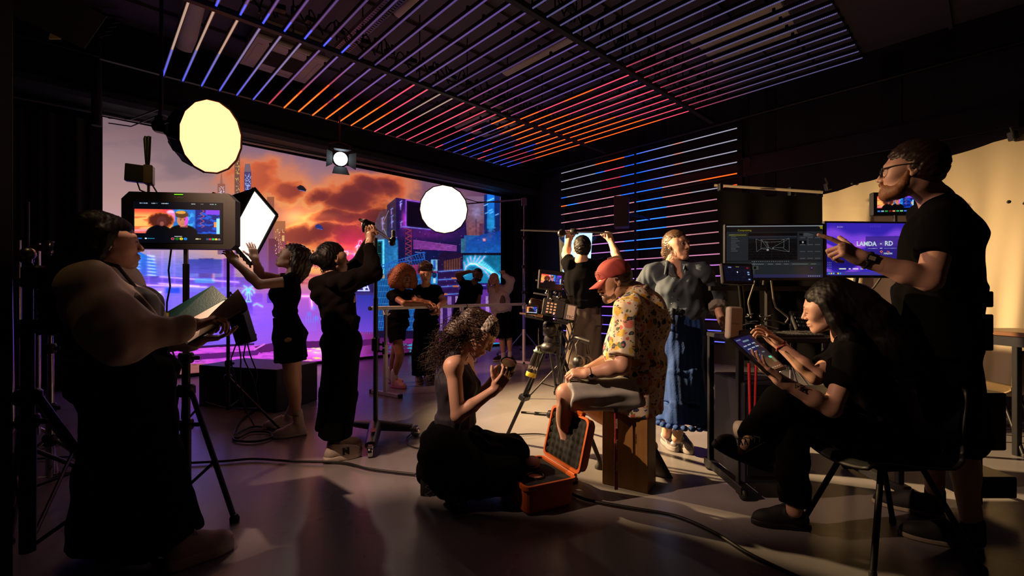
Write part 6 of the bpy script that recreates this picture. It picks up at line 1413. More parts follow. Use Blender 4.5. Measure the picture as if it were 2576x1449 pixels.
# --- seats and tables on the right
M_CHAIR = mat('black_polypropylene', (.011, .011, .013), .5)
def shell_chair(loc, yaw, label, group=None, m=M_CHAIR, s=1.0):
    loc = np.asarray(loc, float); fx = V3(cos(yaw), sin(yaw), 0); sx_ = np.cross(UP, fx); t = root_of('chair', loc, label, 'chair', group); Q = lambda a, b_, z: loc+(fx*a+sx_*b_+UP*z)*s
    prof = [(.24, .43), (.2, .455), (.1, .45), (-.05, .435), (-.15, .43), (-.205, .46), (-.235, .53), (-.255, .62), (-.275, .72), (-.285, .80)]
    def fn(u, v):
        k = v*(len(prof)-1); i = min(int(k), len(prof)-2); x, z = lerp(prof[i], prof[i+1], k-i); w_ = .225-.03*abs(v-.35)*2; c_ = (2*u-1); return Q(x+.05*c_*c_*(v > .5)*min(1, (v-.5)*4), w_*c_, z+.035*c_*c_*(v < .6))
    o = MB().sheet(fn, 12, 27).build('seat_shell', m, t); sd_ = o.modifiers.new('thick', 'SOLIDIFY'); sd_.thickness = .012
    for a_, b_ in ((.2, .2), (.2, -.2), (-.24, .2), (-.24, -.2)): 
        lg = MB().tube([Q(a_*.45, b_*.55, .425), Q(a_*1.15, b_*1.12, .012)], .0135*s, 10).build('leg', M_BLK, t); adopt(MB().lathe(Q(a_*1.15, b_*1.12, 0), UP, [(.016, .001), (.016, .02), (.012, .03)], 10).build('rubber_foot', M_RUB), lg)
    MB().tube([Q(.09, .11, .42), Q(-.11, .11, .42), Q(-.11, -.11, .42), Q(.09, -.11, .42), Q(.09, .11, .42)], .011*s, 8).build('seat_frame', M_BLK, t)
    return t
shell_chair(P(2212, 900, 2.2)*V3(1, 1, 0), pi+.05, 'black shell chair the woman with the tablet sits on')
shell_chair(P(2492, 900, 3.75)*V3(1, 1, 0), pi*.62, 'tan-lit shell chair standing before the white sheet', m=mat('tan_shell', (.2, .13, .06), .45))
t = root_of('side_table', P(2560, 900, 3.2)*V3(1, 1, 0), 'dark wooden side table at the right edge before the sheet', 'table')
tc_ = P(2590, 838, 3.2); MB().box(tc_+UP*.0, (.24, .3, .015), bev=.004).build('tabletop', mat('brown_table_wood', (.16, .075, .03), .35, var=.3, scale=8), t); MB().box(tc_-UP*.05, (.22, .27, .035)).build('apron', M_BLK, t)
for a_ in (-1, 1):
    for b_ in (-1, 1): MB().box(V3(tc_[0]+.2*a_, tc_[1]+.26*b_, (tc_[2]-.03)/2), (.02, .02, (tc_[2]-.03)/2), bev=.003).build('leg', M_BLK, t)
pb = P(2452, 900, 2.62)*V3(1, 1, 0)
t = root_of('battery_stand', pb, 'black upright with stacked boxes and a blue light behind the pointing man', 'stand'); MB().box(pb+UP*.6, (.024, .024, .58), bev=.003).build('post', M_BLK, t)
for z, q in ((1.06, .055), (1.20, .045), (.96, .05)): MB().box(pb+UP*z+V3(-.02, -.03, 0), (.06, .04, q), bev=.006).build('box', M_PLAST, t)
MB().box(pb+UP*.52+V3(-.03, -.05, 0), (.10, .06, .16), bev=.008).build('power_unit', M_PLAST, t); MB().ball(P(2428, 1060, 2.5), .007, 8).build('power_light', lamp_mat('blue_power', (30, 110, 255), 6), t)
MB().box(pb+UP*.15, (.14, .1, .06), bev=.008).build('base', M_PLAST, t); MB().tube([pb+UP*.2, F(2485, 1236)*V3(1, 1, 0)+UP*.012], .012, 8).build('strut', M_BLK, t)
MB().box(P(2433, 1006, 2.5), (.04, .02, .004)).build('paper_tag', mat('tape_label', (.5, .42, .36), .7), t)

# --- dark equipment in the left foreground
o = MB().box(V3(P(0, 1, 1.75)[0]-.03, 1.75, 2.0), (.03, .05, 2.0), bev=.006).build('black_upright', M_MATTE); recentre(o, V3(P(0, 1, 1.75)[0]-.03, 1.75, 0)); tag(o, 'black upright at the extreme left edge of the picture', 'upright')
def c_stand(px, Y, h, label, m=M_CHROME, r=.017, ang=.4):
    b_ = P(px, 900, Y)*V3(1, 1, 0); return stand(b_, h, label, around(b_, .42, ang), metal=m, r=r, spread_z=.34, collars=(.36, .6, .82), lr=.0125), b_
t_, b1 = c_stand(126, 2.75, 1.5, 'chrome stand with grip head, nearest to the woman with the clipboard', ang=.2)
t = root_of('grip_head', b1+UP*1.5, 'chrome grip head with handles on the stand left of the woman', 'grip head'); MB().lathe(b1+UP*1.47, UP, [(.03, 0), (.034, .01), (.034, .07), (.02, .08)], 14).build('body', M_CHROME, t); MB().tube([b1+UP*1.51+V3(-.02, 0, 0), b1+UP*1.51+V3(-.13, -.02, .0)], .02, 8).build('knuckle', mat('red_brass', (.35, .08, .04), .25, .9), t); MB().tube([b1+UP*1.51, b1+UP*1.52+V3(.07, 0, 0), b1+UP*1.49+V3(.10, 0, 0), b1+UP*1.46+V3(.105, 0, 0)], [.012, .014, .012, .008], 8).build('handle', M_CHROME, t)
t_, b2 = c_stand(68, 2.55, 1.75, 'tall dark stand at far left behind the black upright', m=M_BLK, ang=1.2)
t_, b3 = c_stand(48, 3.1, 1.6, 'second chrome stand far left, partly hidden by the dark stand', ang=.9)
b4 = P(70, 900, 1.95)*V3(1, 1, 0)
stand(b4, 1.36, 'black foreground tripod stand whose leg reaches the cream sneaker', [F(400, 1432), F(20, 1330), F(240, 1215)], r=.022, spread_z=.78, lr=.015, collars=(.5, .8))
t = root_of('pivot_mount', b4+UP*1.36, 'small ball mount topping the black foreground stand', 'mount'); MB().ball(b4+UP*1.40, .028, 12).tube([b4+UP*1.3, b4+UP*1.4], .014, 10).build('ball', M_STEEL, t); MB().box(b4+UP*1.3+V3(.03, 0, 0), (.04, .03, .05), bev=.01).build('lock', M_PLAST, t)
for i, (px, Y, z0, z1, q) in enumerate(((96, 2.85, .35, 1.55, .012), (30, 2.6, .5, 1.35, .012))):
    o = MB().tube([P(px, 900, Y)*V3(1, 1, 0)+UP*z0, P(px-6*i, 900, Y)*V3(1, 1, 0)+UP*z1], q, 8).build('steel_rod', M_CHROME); recentre(o, P(px, 900, Y)*V3(1, 1, 0)+UP*z0); tag(o, ('bare steel rod leaning among the left stands, by the red knuckle', 'bare steel rod at far left beside the black upright')[i], 'rod')
t = root_of('arm_bracket', P(120, 825, 2.6), 'flat black bracket arm pointing at the woman on the left', 'bracket'); MB().box(P(118, 830, 2.6), (.12, .03, .028), bev=.006).build('arm', M_PLAST, t); MB().box(P(150, 824, 2.56), (.028, .004, .005)).build('sticker', mat('tape_label', (.5, .42, .36), .7), t)
# ------------------------------------------------------------------ people
def skin(name, col):
    m = mat(name, col, .48, var=.1, scale=14, bump=.04, bscale=300)
    b = m.node_tree.nodes['Principled BSDF']; b.inputs['Subsurface Weight'].default_value = 0.0
    return m
SK_FAIR = skin('skin_fair', (.62, .36, .26)); SK_MID = skin('skin_tan', (.5, .27, .17)); SK_BROWN = skin('skin_brown', (.27, .12, .065)); SK_DARK = skin('skin_dark_brown', (.13, .062, .036))
M_HAIRB = mat('hair_black', (.004, .003, .0032), .5, spec=.25, var=.3, scale=120); M_HAIRD = mat('hair_dark_brown', (.028, .014, .009), .42, var=.35, scale=120)
M_HAIRA = mat('hair_auburn', (.20, .058, .016), .6, var=.4, scale=90); M_HAIRC = mat('hair_brown', (.032, .015, .008), .45, var=.35, scale=120)
M_HAIRL = mat('hair_blonde', (.5, .34, .2), .5, var=.2, scale=120); M_HAIRG = mat('hair_ginger', (.22, .085, .03), .6, var=.3, scale=120); M_HAIRF = mat('hair_fair_brown', (.085, .043, .023), .45, var=.3, scale=120)
M_LIP = mat('lips', (.42, .13, .11), .4); M_LIPD = mat('lips_dark', (.2, .07, .06), .4)
M_EYE = mat('eye_white', (.65, .62, .6), .2, var=.02); M_IRIS = mat('iris', (.02, .012, .01), .15)
M_BTEE = mat('black_cotton', (.0035, .0033, .004), .95, spec=.05, var=.2, scale=60, bump=.05, bscale=500)
M_BTRO = mat('black_trouser_cloth', (.0028, .0028, .0034), .95, spec=.05, var=.2, scale=40)
M_SOCK = mat('white_sock', (.62, .58, .57), .8, bump=.15, bscale=400)

class Fig:
    def __init__(s, label, Y0, J, fw, up=(0, 0, 1), sc=1.0, male=False, skin=SK_FAIR, fat=1.0, side=None, h=.008, hh=.0042):
        s.label, s.Y0, s.sc, s.male, s.skin, s.fat, s.h, s.hh = label, Y0, sc, male, skin, fat, h, hh
        s.j = {k: P(v[0], v[1], Y0+(v[2] if len(v) > 2 else 0)) for k, v in J.items()}
        s.f = nrm(fw); s.u = nrm(np.asarray(up, float)-s.f*np.dot(up, s.f)); s.r = np.cross(s.f, s.u)
        j = s.j; s.side = nrm(j['sB']-j['sA']) if side is None else nrm(side)
        s.hands = {}; s.kids = []
    def H(s, x, y, z): return s.j['hd']+s.sc*(s.r*x+s.f*y+s.u*z)
    def hell(s, b, c, r, k=.012, op=0, tilt=0.0):
        y = s.f*cos(tilt)+s.u*sin(tilt); b.ell(s.H(*c), [q*s.sc for q in r], s.r, y, k, op)
    lids = True                       # eyes open
    def head(s, b):
        e = s.hell; H = s.H; q = s.sc; m = s.male
        e(b, (0, -.014, .034), (.075, .096, .082), .01)
        e(b, (0, .034, -.02), (.061, .058, .082), .03)
        e(b, (0, .04, -.07), (.047 if m else .043, .045, .042), .03)
        e(b, (0, .078, -.1), (.021 if m else .016, .017, .015), .025)
        for sx in (-1, 1):
            b.cap(H((.052 if m else .047)*sx, .004, -.060), H((.02 if m else .014)*sx, .068, -.102), .0165*q, (.017 if m else .0145)*q, .03)
            e(b, (.042*sx, .060, -.026), (.022, .022, .019), .03)
            e(b, (.058*sx, .03, .012), (.022, .04, .03), .03)
        b.cap(H(-.034, .0795, .021), H(.034, .0795, .021), (.0125 if m else .0105)*q, None, .025)
        for sx in (-1, 1):
            e(b, (.031*sx, .102, -.001), (.019, .0155, .0115), .014, 1)
            b.ell(H(.031*sx, .0795, -.001), [.0143*q]*3, s.r, s.f, .004)
            if s.lids: b.ell(H(.0315*sx, .0965, -.0012), [.0122*q, .0125*q, .0047*q], nrm(s.r-s.u*.06*sx), s.f, .0022, 1)
        b.cap(H(0, .087, .010), H(0, .111, -.030), .0075*q, .0100*q, .014)
        for sx in (-1, 1): e(b, (.0115*sx, .0985, -.0355), (.0085, .010, .0076), .007)
        e(b, (0, .087, -.068), (.027, .013, .017), .014)
        e(b, (0, .0975, -.0625), (.0225, .0085, .0062), .007); e(b, (0, .0965, -.0738), (.0195, .0095, .0072), .007)
        s_ = Sdf(); pts = [H(-.0265, .093, -.0675+s.smz), H(-.014, .1035, -.0678), H(0, .1065, -.0674), H(.014, .1035, -.0678), H(.0265, .093, -.0675+s.smz)]
        for i in range(4): b.cap(pts[i], pts[i+1], .0022*q, .0022*q, .003, 1)
        for sx in (-1, 1):
            b.ell(H(.075*sx, -.012, -.004), [.0085*q, .0185*q, .031*q], nrm(s.r+s.f*.35*sx*-1), nrm(s.f*1.0-s.u*.15), .008)
            b.ell(H(.0835*sx, -.006, -.004), [.006*q, .0105*q, .019*q], nrm(s.r+s.f*.35*sx*-1), nrm(s.f-s.u*.15), .004, 1)
            e(b, (.074*sx, -.006, -.03), (.007, .009, .010), .006)
    smz = 0.0
    def hand(s, b, wr, d, pn, th, curl=(25, 35, 20), size=1.0, thumb=(0.5, 25), spread=5., key='A', fine=True, h=.0036):
        """five separate fingers: wrist, direction, palm normal, thumb side; curl per finger (mcp, pip, dip) or one for all"""
        y = nrm(d); n = nrm(np.asarray(pn, float)-y*np.dot(pn, y)); x = nrm(np.cross(y, n)); q = size*s.sc*(1.0 if s.male else .93)
        if np.dot(x, th) < 0: x = -x
        wr = np.asarray(wr, float); Q = lambda a, c, e: wr+(x*a+y*c+n*e)*q
        b.cap(wr-y*.03*q, wr+y*.01*q, .024*q, .025*q, .02)
        b.box(Q(.0, .052, .0), (.037*q, .046*q, .0125*q), x, y, .011*q, .016)
        b.ell(Q(.024, .032, .010), (.016*q, .030*q, .014*q), x, nrm(y+x*.3), .012)
        b.ell(Q(-.024, .036, .008), (.013*q, .03*q, .012*q), x, y, .012)
        if isinstance(curl[0], (int, float)): curl = [curl]*4
        tips = []
        for i, (rx, ry, L, r) in enumerate(((.0285, .094, (.043, .026, .021), .0090), (.0095, .098, (.047, .030, .022), .0093), (-.0095, .094, (.043, .028, .021), .0088), (-.027, .086, (.034, .021, .018), .0078))):
            a = rad(spread*(1.5-i)); dx = nrm(y*cos(a)+x*sin(a)); p = Q(rx, ry, .0); ang = 0; rr = r*q
            b.cap(Q(rx*.9, ry-.02, 0), p, rr*1.1, rr*1.06, .008)
            for c, l in zip(curl[i], L):
                ang += rad(c); dd = dx*cos(ang)+n*sin(ang); e_ = p+dd*l*q
                b.cap(p, e_, rr, rr*.93, .0025); p = e_; rr *= .93
            tips.append(p)
        tsp, tb = thumb; p = Q(.030, .028, .006); dd = nrm(x*tsp+y*(1-tsp*.55)+n*.35); rr = .0112*q
        b.cap(Q(.012, .012, .004), p, .016*q, .013*q, .012)
        for k, l in enumerate((.040, .033, .026)):
            e_ = p+dd*l*q; b.cap(p, e_, rr, rr*.92, .004); p = e_; rr *= .92
            dd = nrm(dd+(y*.35+n*.5-x*.15)*rad(tb)/.6)
        tips.append(p)
        s.hands[key] = (Q(.0, .08, .02), [.115*q]*3, h)
        return tips
    def skeleton(s, arms=True):
        """torso, neck, head, arms, legs as one smooth union"""
        b = Sdf(); j = s.j; q = s.sc; w = s.side; m = s.male; ft = s.fat
        hipr = ((.15 if m else .158)*q*ft, .10*q*ft); war = ((.135 if m else .112)*q*ft, (.095 if m else .083)*q*ft); chr_ = ((.158 if m else .132)*q*ft, (.108 if m else .1)*q*ft)
        b.seg(j['pv'], j['wa'], hipr, war, w, .04, False); b.seg(j['wa'], j['ch'], war, chr_, w, .04, False)
        top = lerp(j['ch'], j['nk'], .72); b.seg(j['ch'], top, chr_, ((.125 if m else .105)*q, .065*q), w, .04, False)
        if not m:
            fr = nrm(np.cross(w, nrm(j['nk']-j['pv'])));  fr = fr if np.dot(fr, s.f) > 0 else -fr
            s.fr = fr
            for e in (-1, 1): b.ell(j['ch']+fr*.075*q*ft+w*e*.062*q-nrm(j['nk']-j['pv'])*.02*q, [.056*q*ft]*3, k=.03)
        hb = s.H(0, -.028, -.055); b.cap(j['nk'], hb, (.058 if m else .05)*q, (.056 if m else .047)*q, .035)
        for e in 'AB': b.cap(lerp(j['nk'], hb, .15), lerp(j['s'+e], j['nk'], .12), .04*q, .038*q, .04)
        s.head(b)
        ra = (.054, .045, .044, .029) if m else (.046, .039, .038, .0255)
        for e in 'AB':
            S, E, Wr = j['s'+e], j['e'+e], j['w'+e]; g = q*min(ft, 1.15)
            b.cap(S, E, ra[0]*g, ra[1]*g, .03); b.cap(E, lerp(E, Wr, .35), ra[1]*g, ra[2]*g, .015); b.cap(lerp(E, Wr, .35), Wr, ra[2]*g, ra[3]*g, .02)
            b.ell(S, [.056*g]*3, k=.03)
            A, K, N = j['h'+e], j['k'+e], j['n'+e]
            b.cap(A, K, .086*g, .058*g, .04); b.cap(K, N, .054*g, .037*g, .02)
            bk = nrm(nrm(K-A)-nrm(N-K)*np.dot(nrm(K-A), nrm(N-K))+1e-6)
            cdir = -s.f if np.dot(nrm(K-A), nrm(N-K)) > .93 else bk
            b.ell(lerp(K, N, .33)+nrm(cdir-nrm(N-K)*np.dot(cdir, nrm(N-K)))*.014*g, (.048*g, .046*g, .11*g), np.cross(nrm(N-K), V3(.3, .9, .1)), np.cross(nrm(N-K), np.cross(nrm(N-K), V3(.3, .9, .1))), .03)
        s.b = b
        return b
    def finish(s, base=None):
        q = s.sc
        fine = [(s.H(0, .01, -.005), np.array([.14, .15, .16])*q, s.hh)]+([(s.H(.031*sx, .088, -.001), np.array([.024]*3)*q, s.hh*.5) for sx in (-1, 1)]+[(s.H(0, .096, -.067), np.array([.036]*3)*q, s.hh*.55)] if s.hh < .0045 else [])+[(c, np.array(hb), h) for c, hb, h in s.hands.values()]
        v, f = s.b.surface(s.h, None, fine)
        o = link(npmesh('person', v, f, s.skin), 'person')
        base = lerp(s.j['nA'], s.j['nB'], .5)*V3(1, 1, 0) if base is None else base
        recentre(o, base); tag(o, s.label, 'person'); s.o = o
        return o
    def eyes(s, gaze=(0, 1, 0), iris=M_IRIS):
        q = s.sc
        for sx in (-1, 1):
            mb = MB(); c = s.H(.031*sx, .0795, -.001); g = nrm(s.r*gaze[0]+s.f*gaze[1]+s.u*gaze[2]); x = nrm(np.cross(g, s.u))
            mb.ball(c, .0131*q, 16, 0, x, g)
            mb.lathe(c+g*.0116*q, g, [(.0064*q, 0), (.0054*q, .0013*q), (.0001, .0019*q)], 14, 1)
            mb.build('eye', [M_EYE, iris], s.o)
            Sdf().chain([s.H(.0185*sx, .0915, .0008), s.H(.025*sx, .0948, .0040), s.H(.033*sx, .0950, .0046), s.H(.0405*sx, .0912, .0030), s.H(.0455*sx, .086, .0)], [.0008*q, .0013*q, .0014*q, .0013*q, .0007*q], .001).build('eyelashes', M_HAIRB, s.o, .0011)
    def lashes(s, m=M_HAIRD):
        q = s.sc
        for sx in (-1, 1): Sdf().chain([s.H(.02*sx, .0925, -.004), s.H(.031*sx, .0945, -.0065), s.H(.044*sx, .0865, -.0045)], [.0013*q, .0016*q, .0012*q], .002).build('eyelashes', m, s.o, .0013)
    def brows(s, m=M_HAIRD, w=.0042):
        q = s.sc
        for sx in (-1, 1):
            r = Sdf().chain([s.H(.013*sx, .096, .0225), s.H(.03*sx, .094, .0275), s.H(.05*sx, .080, .0215)], [w*.95*q, w*.95*q, w*.45*q], .004); s.b.decal(r, 'eyebrow', m, s.o, .0012*q, .0022)
    def lips(s, m=M_LIP, smile=0.0):
        q = s.sc; r = Sdf()
        for sx in (-1, 1):
            r.chain([s.H(0, .104, -.0632), s.H(.008*sx, .104, -.0612), s.H(.0255*sx, .094, -.0670+s.smz)], [.0040*q, .0042*q, .0010*q], .002); r.chain([s.H(0, .104, -.0735), s.H(.010*sx, .102, -.0730), s.H(.024*sx, .094, -.0680+s.smz)], [.0058*q, .0052*q, .0010*q], .002)
        s.b.decal(r, 'lips', m, s.o, .0007*q, .0018)
    def smile(s):
        b = Sdf(); q = s.sc
        b.chain([s.H(-.016, .1005, -.0665+s.smz*.5), s.H(-.007, .1055, -.0690), s.H(.007, .1055, -.0690), s.H(.016, .1005, -.0665+s.smz*.5)], [.0024*q, .0032*q, .0032*q, .0024*q], .002).build('teeth', M_EYE, s.o, .0018)
    # ---- clothing
    def kid(s, b, name, m, h=None, fold=None): return b.build(name, m, s.o, h or s.h*.9, fold)
    def tee(s, m, hem=None, sleeve=.55, loose=.014, flare=.02, sl=.018, fold=None, name='t_shirt', neck=.62, hemw=None, chest=1.0, h=None, arms='AB'):
        j = s.j; q = s.sc; w = s.side; mm = s.male; ft = s.fat; b = Sdf(); L = loose
        chr_ = ((.162 if mm else .136)*q*ft+L, ((.112 if mm else .104)*q*ft+L)*chest); war = ((.14 if mm else .116)*q*ft+L+flare*.5, (.1 if mm else .088)*q*ft+L+flare*.5)
        hem = lerp(j['wa'], j['pv'], .5) if hem is None else hem
        hr = hemw or ((.155 if mm else .15)*q*ft+L+flare*.6, (.108 if mm else .1)*q*ft+L+flare*.6)
        b.seg(hem, j['wa'], hr, war, w, .03, True); b.seg(j['wa'], j['ch'], war, chr_, w, .05, False)
        top = lerp(j['ch'], j['nk'], neck); b.seg(j['ch'], top, chr_, ((.13 if mm else .11)*q+L*.5, .07*q+L*.5), w, .05, False)
        if not mm:
            for e in (-1, 1): b.ell(j['ch']+s.fr*.075*q*ft+w*e*.062*q-nrm(j['nk']-j['pv'])*.02*q, [.06*q*ft+L*.6]*3, k=.05)
        nb = lerp(j['nk'], s.H(0, -.028, -.055), .05)
        for e in 'AB':
            b.cap(lerp(nb, j['s'+e], .28), j['s'+e], .05*q+L*.3, .058*q+L*.3, .04)
            if sleeve <= 0 or e not in arms: continue
            g = (.056 if mm else .048)*q*min(ft, 1.15); E = lerp(j['s'+e], j['e'+e], min(sleeve, 1))
            b.ell(j['s'+e], [g+.003+L*.3]*3, k=.03)
            b.seg(j['s'+e], E, (g+L*.5, g+L*.5), (g*.92+sl, g*.92+sl), V3(.3, .2, .9) if abs(nrm(E-j['s'+e])[2]) < .8 else V3(1, 0, 0), .03, True)
        for p, n, R in getattr(s, 'cuts', ()): b.cut(p, n, R)
        return s.kid(b, name, m, h, fold)
    def trousers(s, m, to=1.0, rt=.1, rk=.085, ra=.085, top=None, fold=None, name='trousers', h=None, waist=None, cuff=True, tork=None):
        """to: 1 = ankle; <1 shorter, measured hip-knee-ankle over 2 halves"""
        j = s.j; q = s.sc; w = s.side; ft = s.fat; b = Sdf()
        top = lerp(j['wa'], j['pv'], .25) if top is None else top
        hr = tork or ((.168)*q*ft, .122*q*ft); wr = waist or ((.145 if s.male else .125)*q*ft, (.105 if s.male else .098)*q*ft)
        low = j['pv']-nrm(top-j['pv'])*.03*q
        b.seg(j['pv'], top, hr, wr, w, .03, True, fr=.006); b.ell(j['pv'], (hr[0], hr[1], .1*q), w, np.cross(w, UP), .05)
        for e in 'AB':
            A, K, N = j['h'+e], j['k'+e], j['n'+e]
            r3 = (rt*q*ft, rk*q*ft, ra*q*ft)
            sd = V3(1, 0, 0) if abs(nrm(K-A)[0]) < .8 else V3(0, 1, 0)
            if to <= .5:
                E = lerp(A, K, to*2); r_ = r3[0]+(r3[1]-r3[0])*to*2; b.seg(A, E, (r3[0],)*2, (r_,)*2, sd, .05, True)
            else:
                sd2 = V3(1, 0, 0) if abs(nrm(N-K)[0]) < .8 else V3(0, 1, 0)
                E = lerp(K, N, to*2-1); r_ = r3[1]+(r3[2]-r3[1])*(to*2-1)
                b.cap(A, K, r3[0], r3[1], .05); b.seg(K-nrm(E-K)*.0, E, (r3[1],)*2, (r_,)*2, sd2, .03, True)
        return s.kid(b, name, m, h, fold)
    def skirt(s, m, pts, rs, fold=None, name='skirt', h=None, side=None):
        b = Sdf(); b.loft(pts, rs, s.side if side is None else side, .02, True)
        return s.kid(b, name, m, h, fold)
    def shoe(s, heel, d, m_up, m_sole, L=.275, up=UP, sole=.028, wd=.047, high=.0, laces=None, ank=None, h=None, name='shoe', toe=1.0):
        """heel: rear sole point; d: heel-to-toe direction; up: away from the sole"""
        q = s.sc; L *= q; wd *= q; y = nrm(d); z = nrm(np.asarray(up, float)-y*np.dot(up, y)); x = np.cross(y, z); o = np.asarray(heel, float); Q = lambda a, c, e: o+x*a+y*c+z*e
        b = Sdf(); b.ell(Q(0, .25*L, sole+.012), (wd*.82, .25*L, .055*q), x, y, .02); b.ell(Q(0, .66*L, sole+.004), (wd, .33*L, .052*q*toe), x, y, .03)
        b.ell(Q(0, .42*L, sole+.035*q), (wd*.78, .24*L, .05*q), x, y, .03)
        ap = Q(0, .2*L, .10*q+sole*.5) if ank is None else np.asarray(ank, float); b.cap(Q(0, .2*L, sole+.02), lerp(Q(0, .2*L, sole+.03), ap, .8+high), .042*q, .043*q, .02)
        b.cut(Q(0, 0, sole*.55), -z); b.cut(lerp(Q(0, .2*L, sole+.03), ap, .75+high), nrm(ap-Q(0, .25*L, sole)), .075)
        sh = s.kid(b, name, m_up, h or min(s.h*.75, .006))
        t = Sdf(); t.box(Q(0, .26*L, sole*.5), (wd*.82, .262*L, sole*.5), x, y, .9*sole*.5, .01); t.ell(Q(0, .65*L, sole*.5), (wd*1.03, .36*L, sole*3), x, y, .02); t.ell(Q(0, .26*L, sole*.5), (wd*.9, .262*L, sole*3), x, y, .02)
        t.cut(Q(0, 0, .0015), -z); t.cut(Q(0, 0, sole), z); adopt(t.build('sole', m_sole, None, min(s.h*.7, .005)), sh)
        if laces is not None:
            mb = MB()
            for k in range(5):
                c = .40+.062*k; zz = sole+(.092-.011*k)*q-.004
                for e in (-1, 1): mb.tube([Q(-.024*e, c*L, zz-.008), Q(0, (c+.018)*L, zz+.004*q), Q(.024*e, (c+.045)*L, zz-.010)], .0026, 5)
            adopt(mb.build('laces', laces), sh)
        return sh
    # ---- hair
    def cap_hair(s, m, front=.075, low=-.06, thick=.0, fold=None, name='hair', extra=None, side_low=None, h=None, facecut=(.0, .105, -.035, .068, .07, .092)):
        b = Sdf(); t = thick
        s.hell(b, (0, -.018, .04), (.083+t, .105+t, .09+t), .01)
        s.hell(b, (0, -.045, .0), (.078+t*.8, .075+t, .085), .03)
        if extra: extra(b)
        fc = facecut; s.hell(b, fc[:3], fc[3:], .01, 1)
        b.cut(s.H(0, -.02, low), -s.u+s.f*.35, .6*s.sc)
        return s.kid(b, name, m, h or .0055, fold)
    def strand_hair(s, roots, ends, m, n_pts=12, r=.003, curl=0.0, turns=5, name='hair', seed=0, sag=0.0, n=4, parent=None):
        rg = np.random.default_rng(seed); paths = []; rs = []
        for a, b_ in zip(roots, ends):
            a = np.asarray(a); b_ = np.asarray(b_); t = np.linspace(0, 1, n_pts)[:, None]; d = nrm(b_-a)
            u = nrm(np.cross(d, V3(.2, .5, .8))); w = np.cross(d, u); ph = rg.uniform(0, 6.28); k = turns*rg.uniform(.7, 1.3)
            p = a+(b_-a)*t+UP*(-sag)*(4*t*(1-t))*-1
            if curl: p = p+curl*(u*np.cos(ph+2*pi*k*t)+w*np.sin(ph+2*pi*k*t))*np.minimum(1, t*3)
            paths.append(p); rs.append(r*rg.uniform(.7, 1.3))
        return strands(paths, rs, m, name, parent or s.o, n)
print('people')
M_SHOEW = mat('white_leather', (.6, .53, .52), .5, var=.08); M_SOLEW = mat('white_rubber', (.62, .56, .54), .6)
M_SHOEB = mat('black_canvas', (.007, .007, .008), .7); M_SOLEB = mat('black_rubber_sole', (.009, .009, .009), .6); M_SOLEC = mat('cream_rubber_sole', (.36, .3, .22), .6)
# --- woman reaching to the softbox
f = Fig('young woman in black crop top and shorts reaching up to the square softbox', 4.0,
        dict(hd=(734, 646), nk=(738, 697, .0), ch=(721, 737), wa=(717, 790), pv=(730, 846), sA=(729, 708, -.16), eA=(652, 716, -.30), wA=(592, 660, -.36), sB=(716, 705, .14), eB=(655, 692, -.02), wB=(642, 652, -.24),
             hA=(728, 858, -.085), kA=(734, 957, -.07), nA=(748, 1052, -.05), hB=(733, 856, .085), kB=(741, 950, .1), nB=(738, 1036, .17)),
        (-.84, -.40, .36), sc=.98)
b = f.skeleton(); j = f.j
f.hand(b, j['wA'], (-.6, .15, .75), (-.6, .6, -.3), (0, -.3, 1), (18, 22, 14), key='A'); f.hand(b, j['wB'], (-.25, 0, 1), (-.8, .5, 0), (-.3, -1, 0), (10, 15, 10), key='B')
f.finish(); f.eyes((0, .9, .4)); f.brows(M_HAIRC, .0034); f.lips()
f.cuts = []
f.tee(M_BTEE, hem=P(717, 784, 4.0), sleeve=.2, loose=.006, flare=-.01, sl=.008, name='crop_top', neck=.7, hemw=(.118, .094))
f.trousers(M_BTRO, to=.25, rt=.126, rk=.128, top=P(718, 795, 4.0), waist=(.122, .098), name='shorts', fold=fold_fn(.004, .12, UP, 2), tork=(.17, .135))
for e, hx, d in (('A', F(771, 1092), (-.87, -.5, 0)), ('B', F(741, 1071), (-.85, -.45, 0))):
    f.shoe(hx, d, M_SHOEW, M_SOLEW, .27, laces=M_SOLEW, ank=j['n'+e])
    s_ = Sdf().cap(hx+V3(d[0], d[1], 0)*.055+V3(0, 0, .07), j['n'+e]+V3(0, 0, .055), .043, .041); f.kid(s_, 'sock', M_SOCK, .006)
MB().text('PUMA', .02, j['nA']+V3(.005, -.044, .03), (1, -.1, 0), UP, 0, .001).build('sock_lettering', M_MATTE, f.o)
def bob(b):
    b.chain([f.H(.0, -.075, .05), f.H(.0, -.105, -.02), f.H(0, -.11, -.10), f.H(.0, -.10, -.165)], [.075, .072, .066, .058], .03)
    for sx in (-1, 1): b.chain([f.H(.06*sx, -.045, .03), f.H(.07*sx, -.06, -.05), f.H(.06*sx, -.07, -.13)], [.04, .035, .028], .03)
f.cap_hair(M_HAIRD, low=-.2, extra=bob, fold=fold_fn(.004, .03, f.u, 3), facecut=(0, .10, -.03, .085, .095, .10))
rg = np.random.default_rng(5); R_, E_ = [], []
for k in range(110):
    x = rg.uniform(-.075, .075); R_.append(f.H(x, -.09+rg.uniform(-.02, .05), rg.uniform(-.02, .06))); E_.append(f.H(x*.95, -.115+rg.uniform(-.06, .06), -.175+rg.uniform(-.025, .03)))
f.strand_hair(R_, E_, M_HAIRD, 8, .004, name='hair_strands', seed=2)
MB().tube([f.H(-.083, .01, .022), f.H(-.09, -.04, .012), f.H(-.083, .005, .004), f.H(-.083, .01, .022)], .004, 6).build('hair_clip', mat('pearl_clip', (.7, .62, .55), .3), f.o)

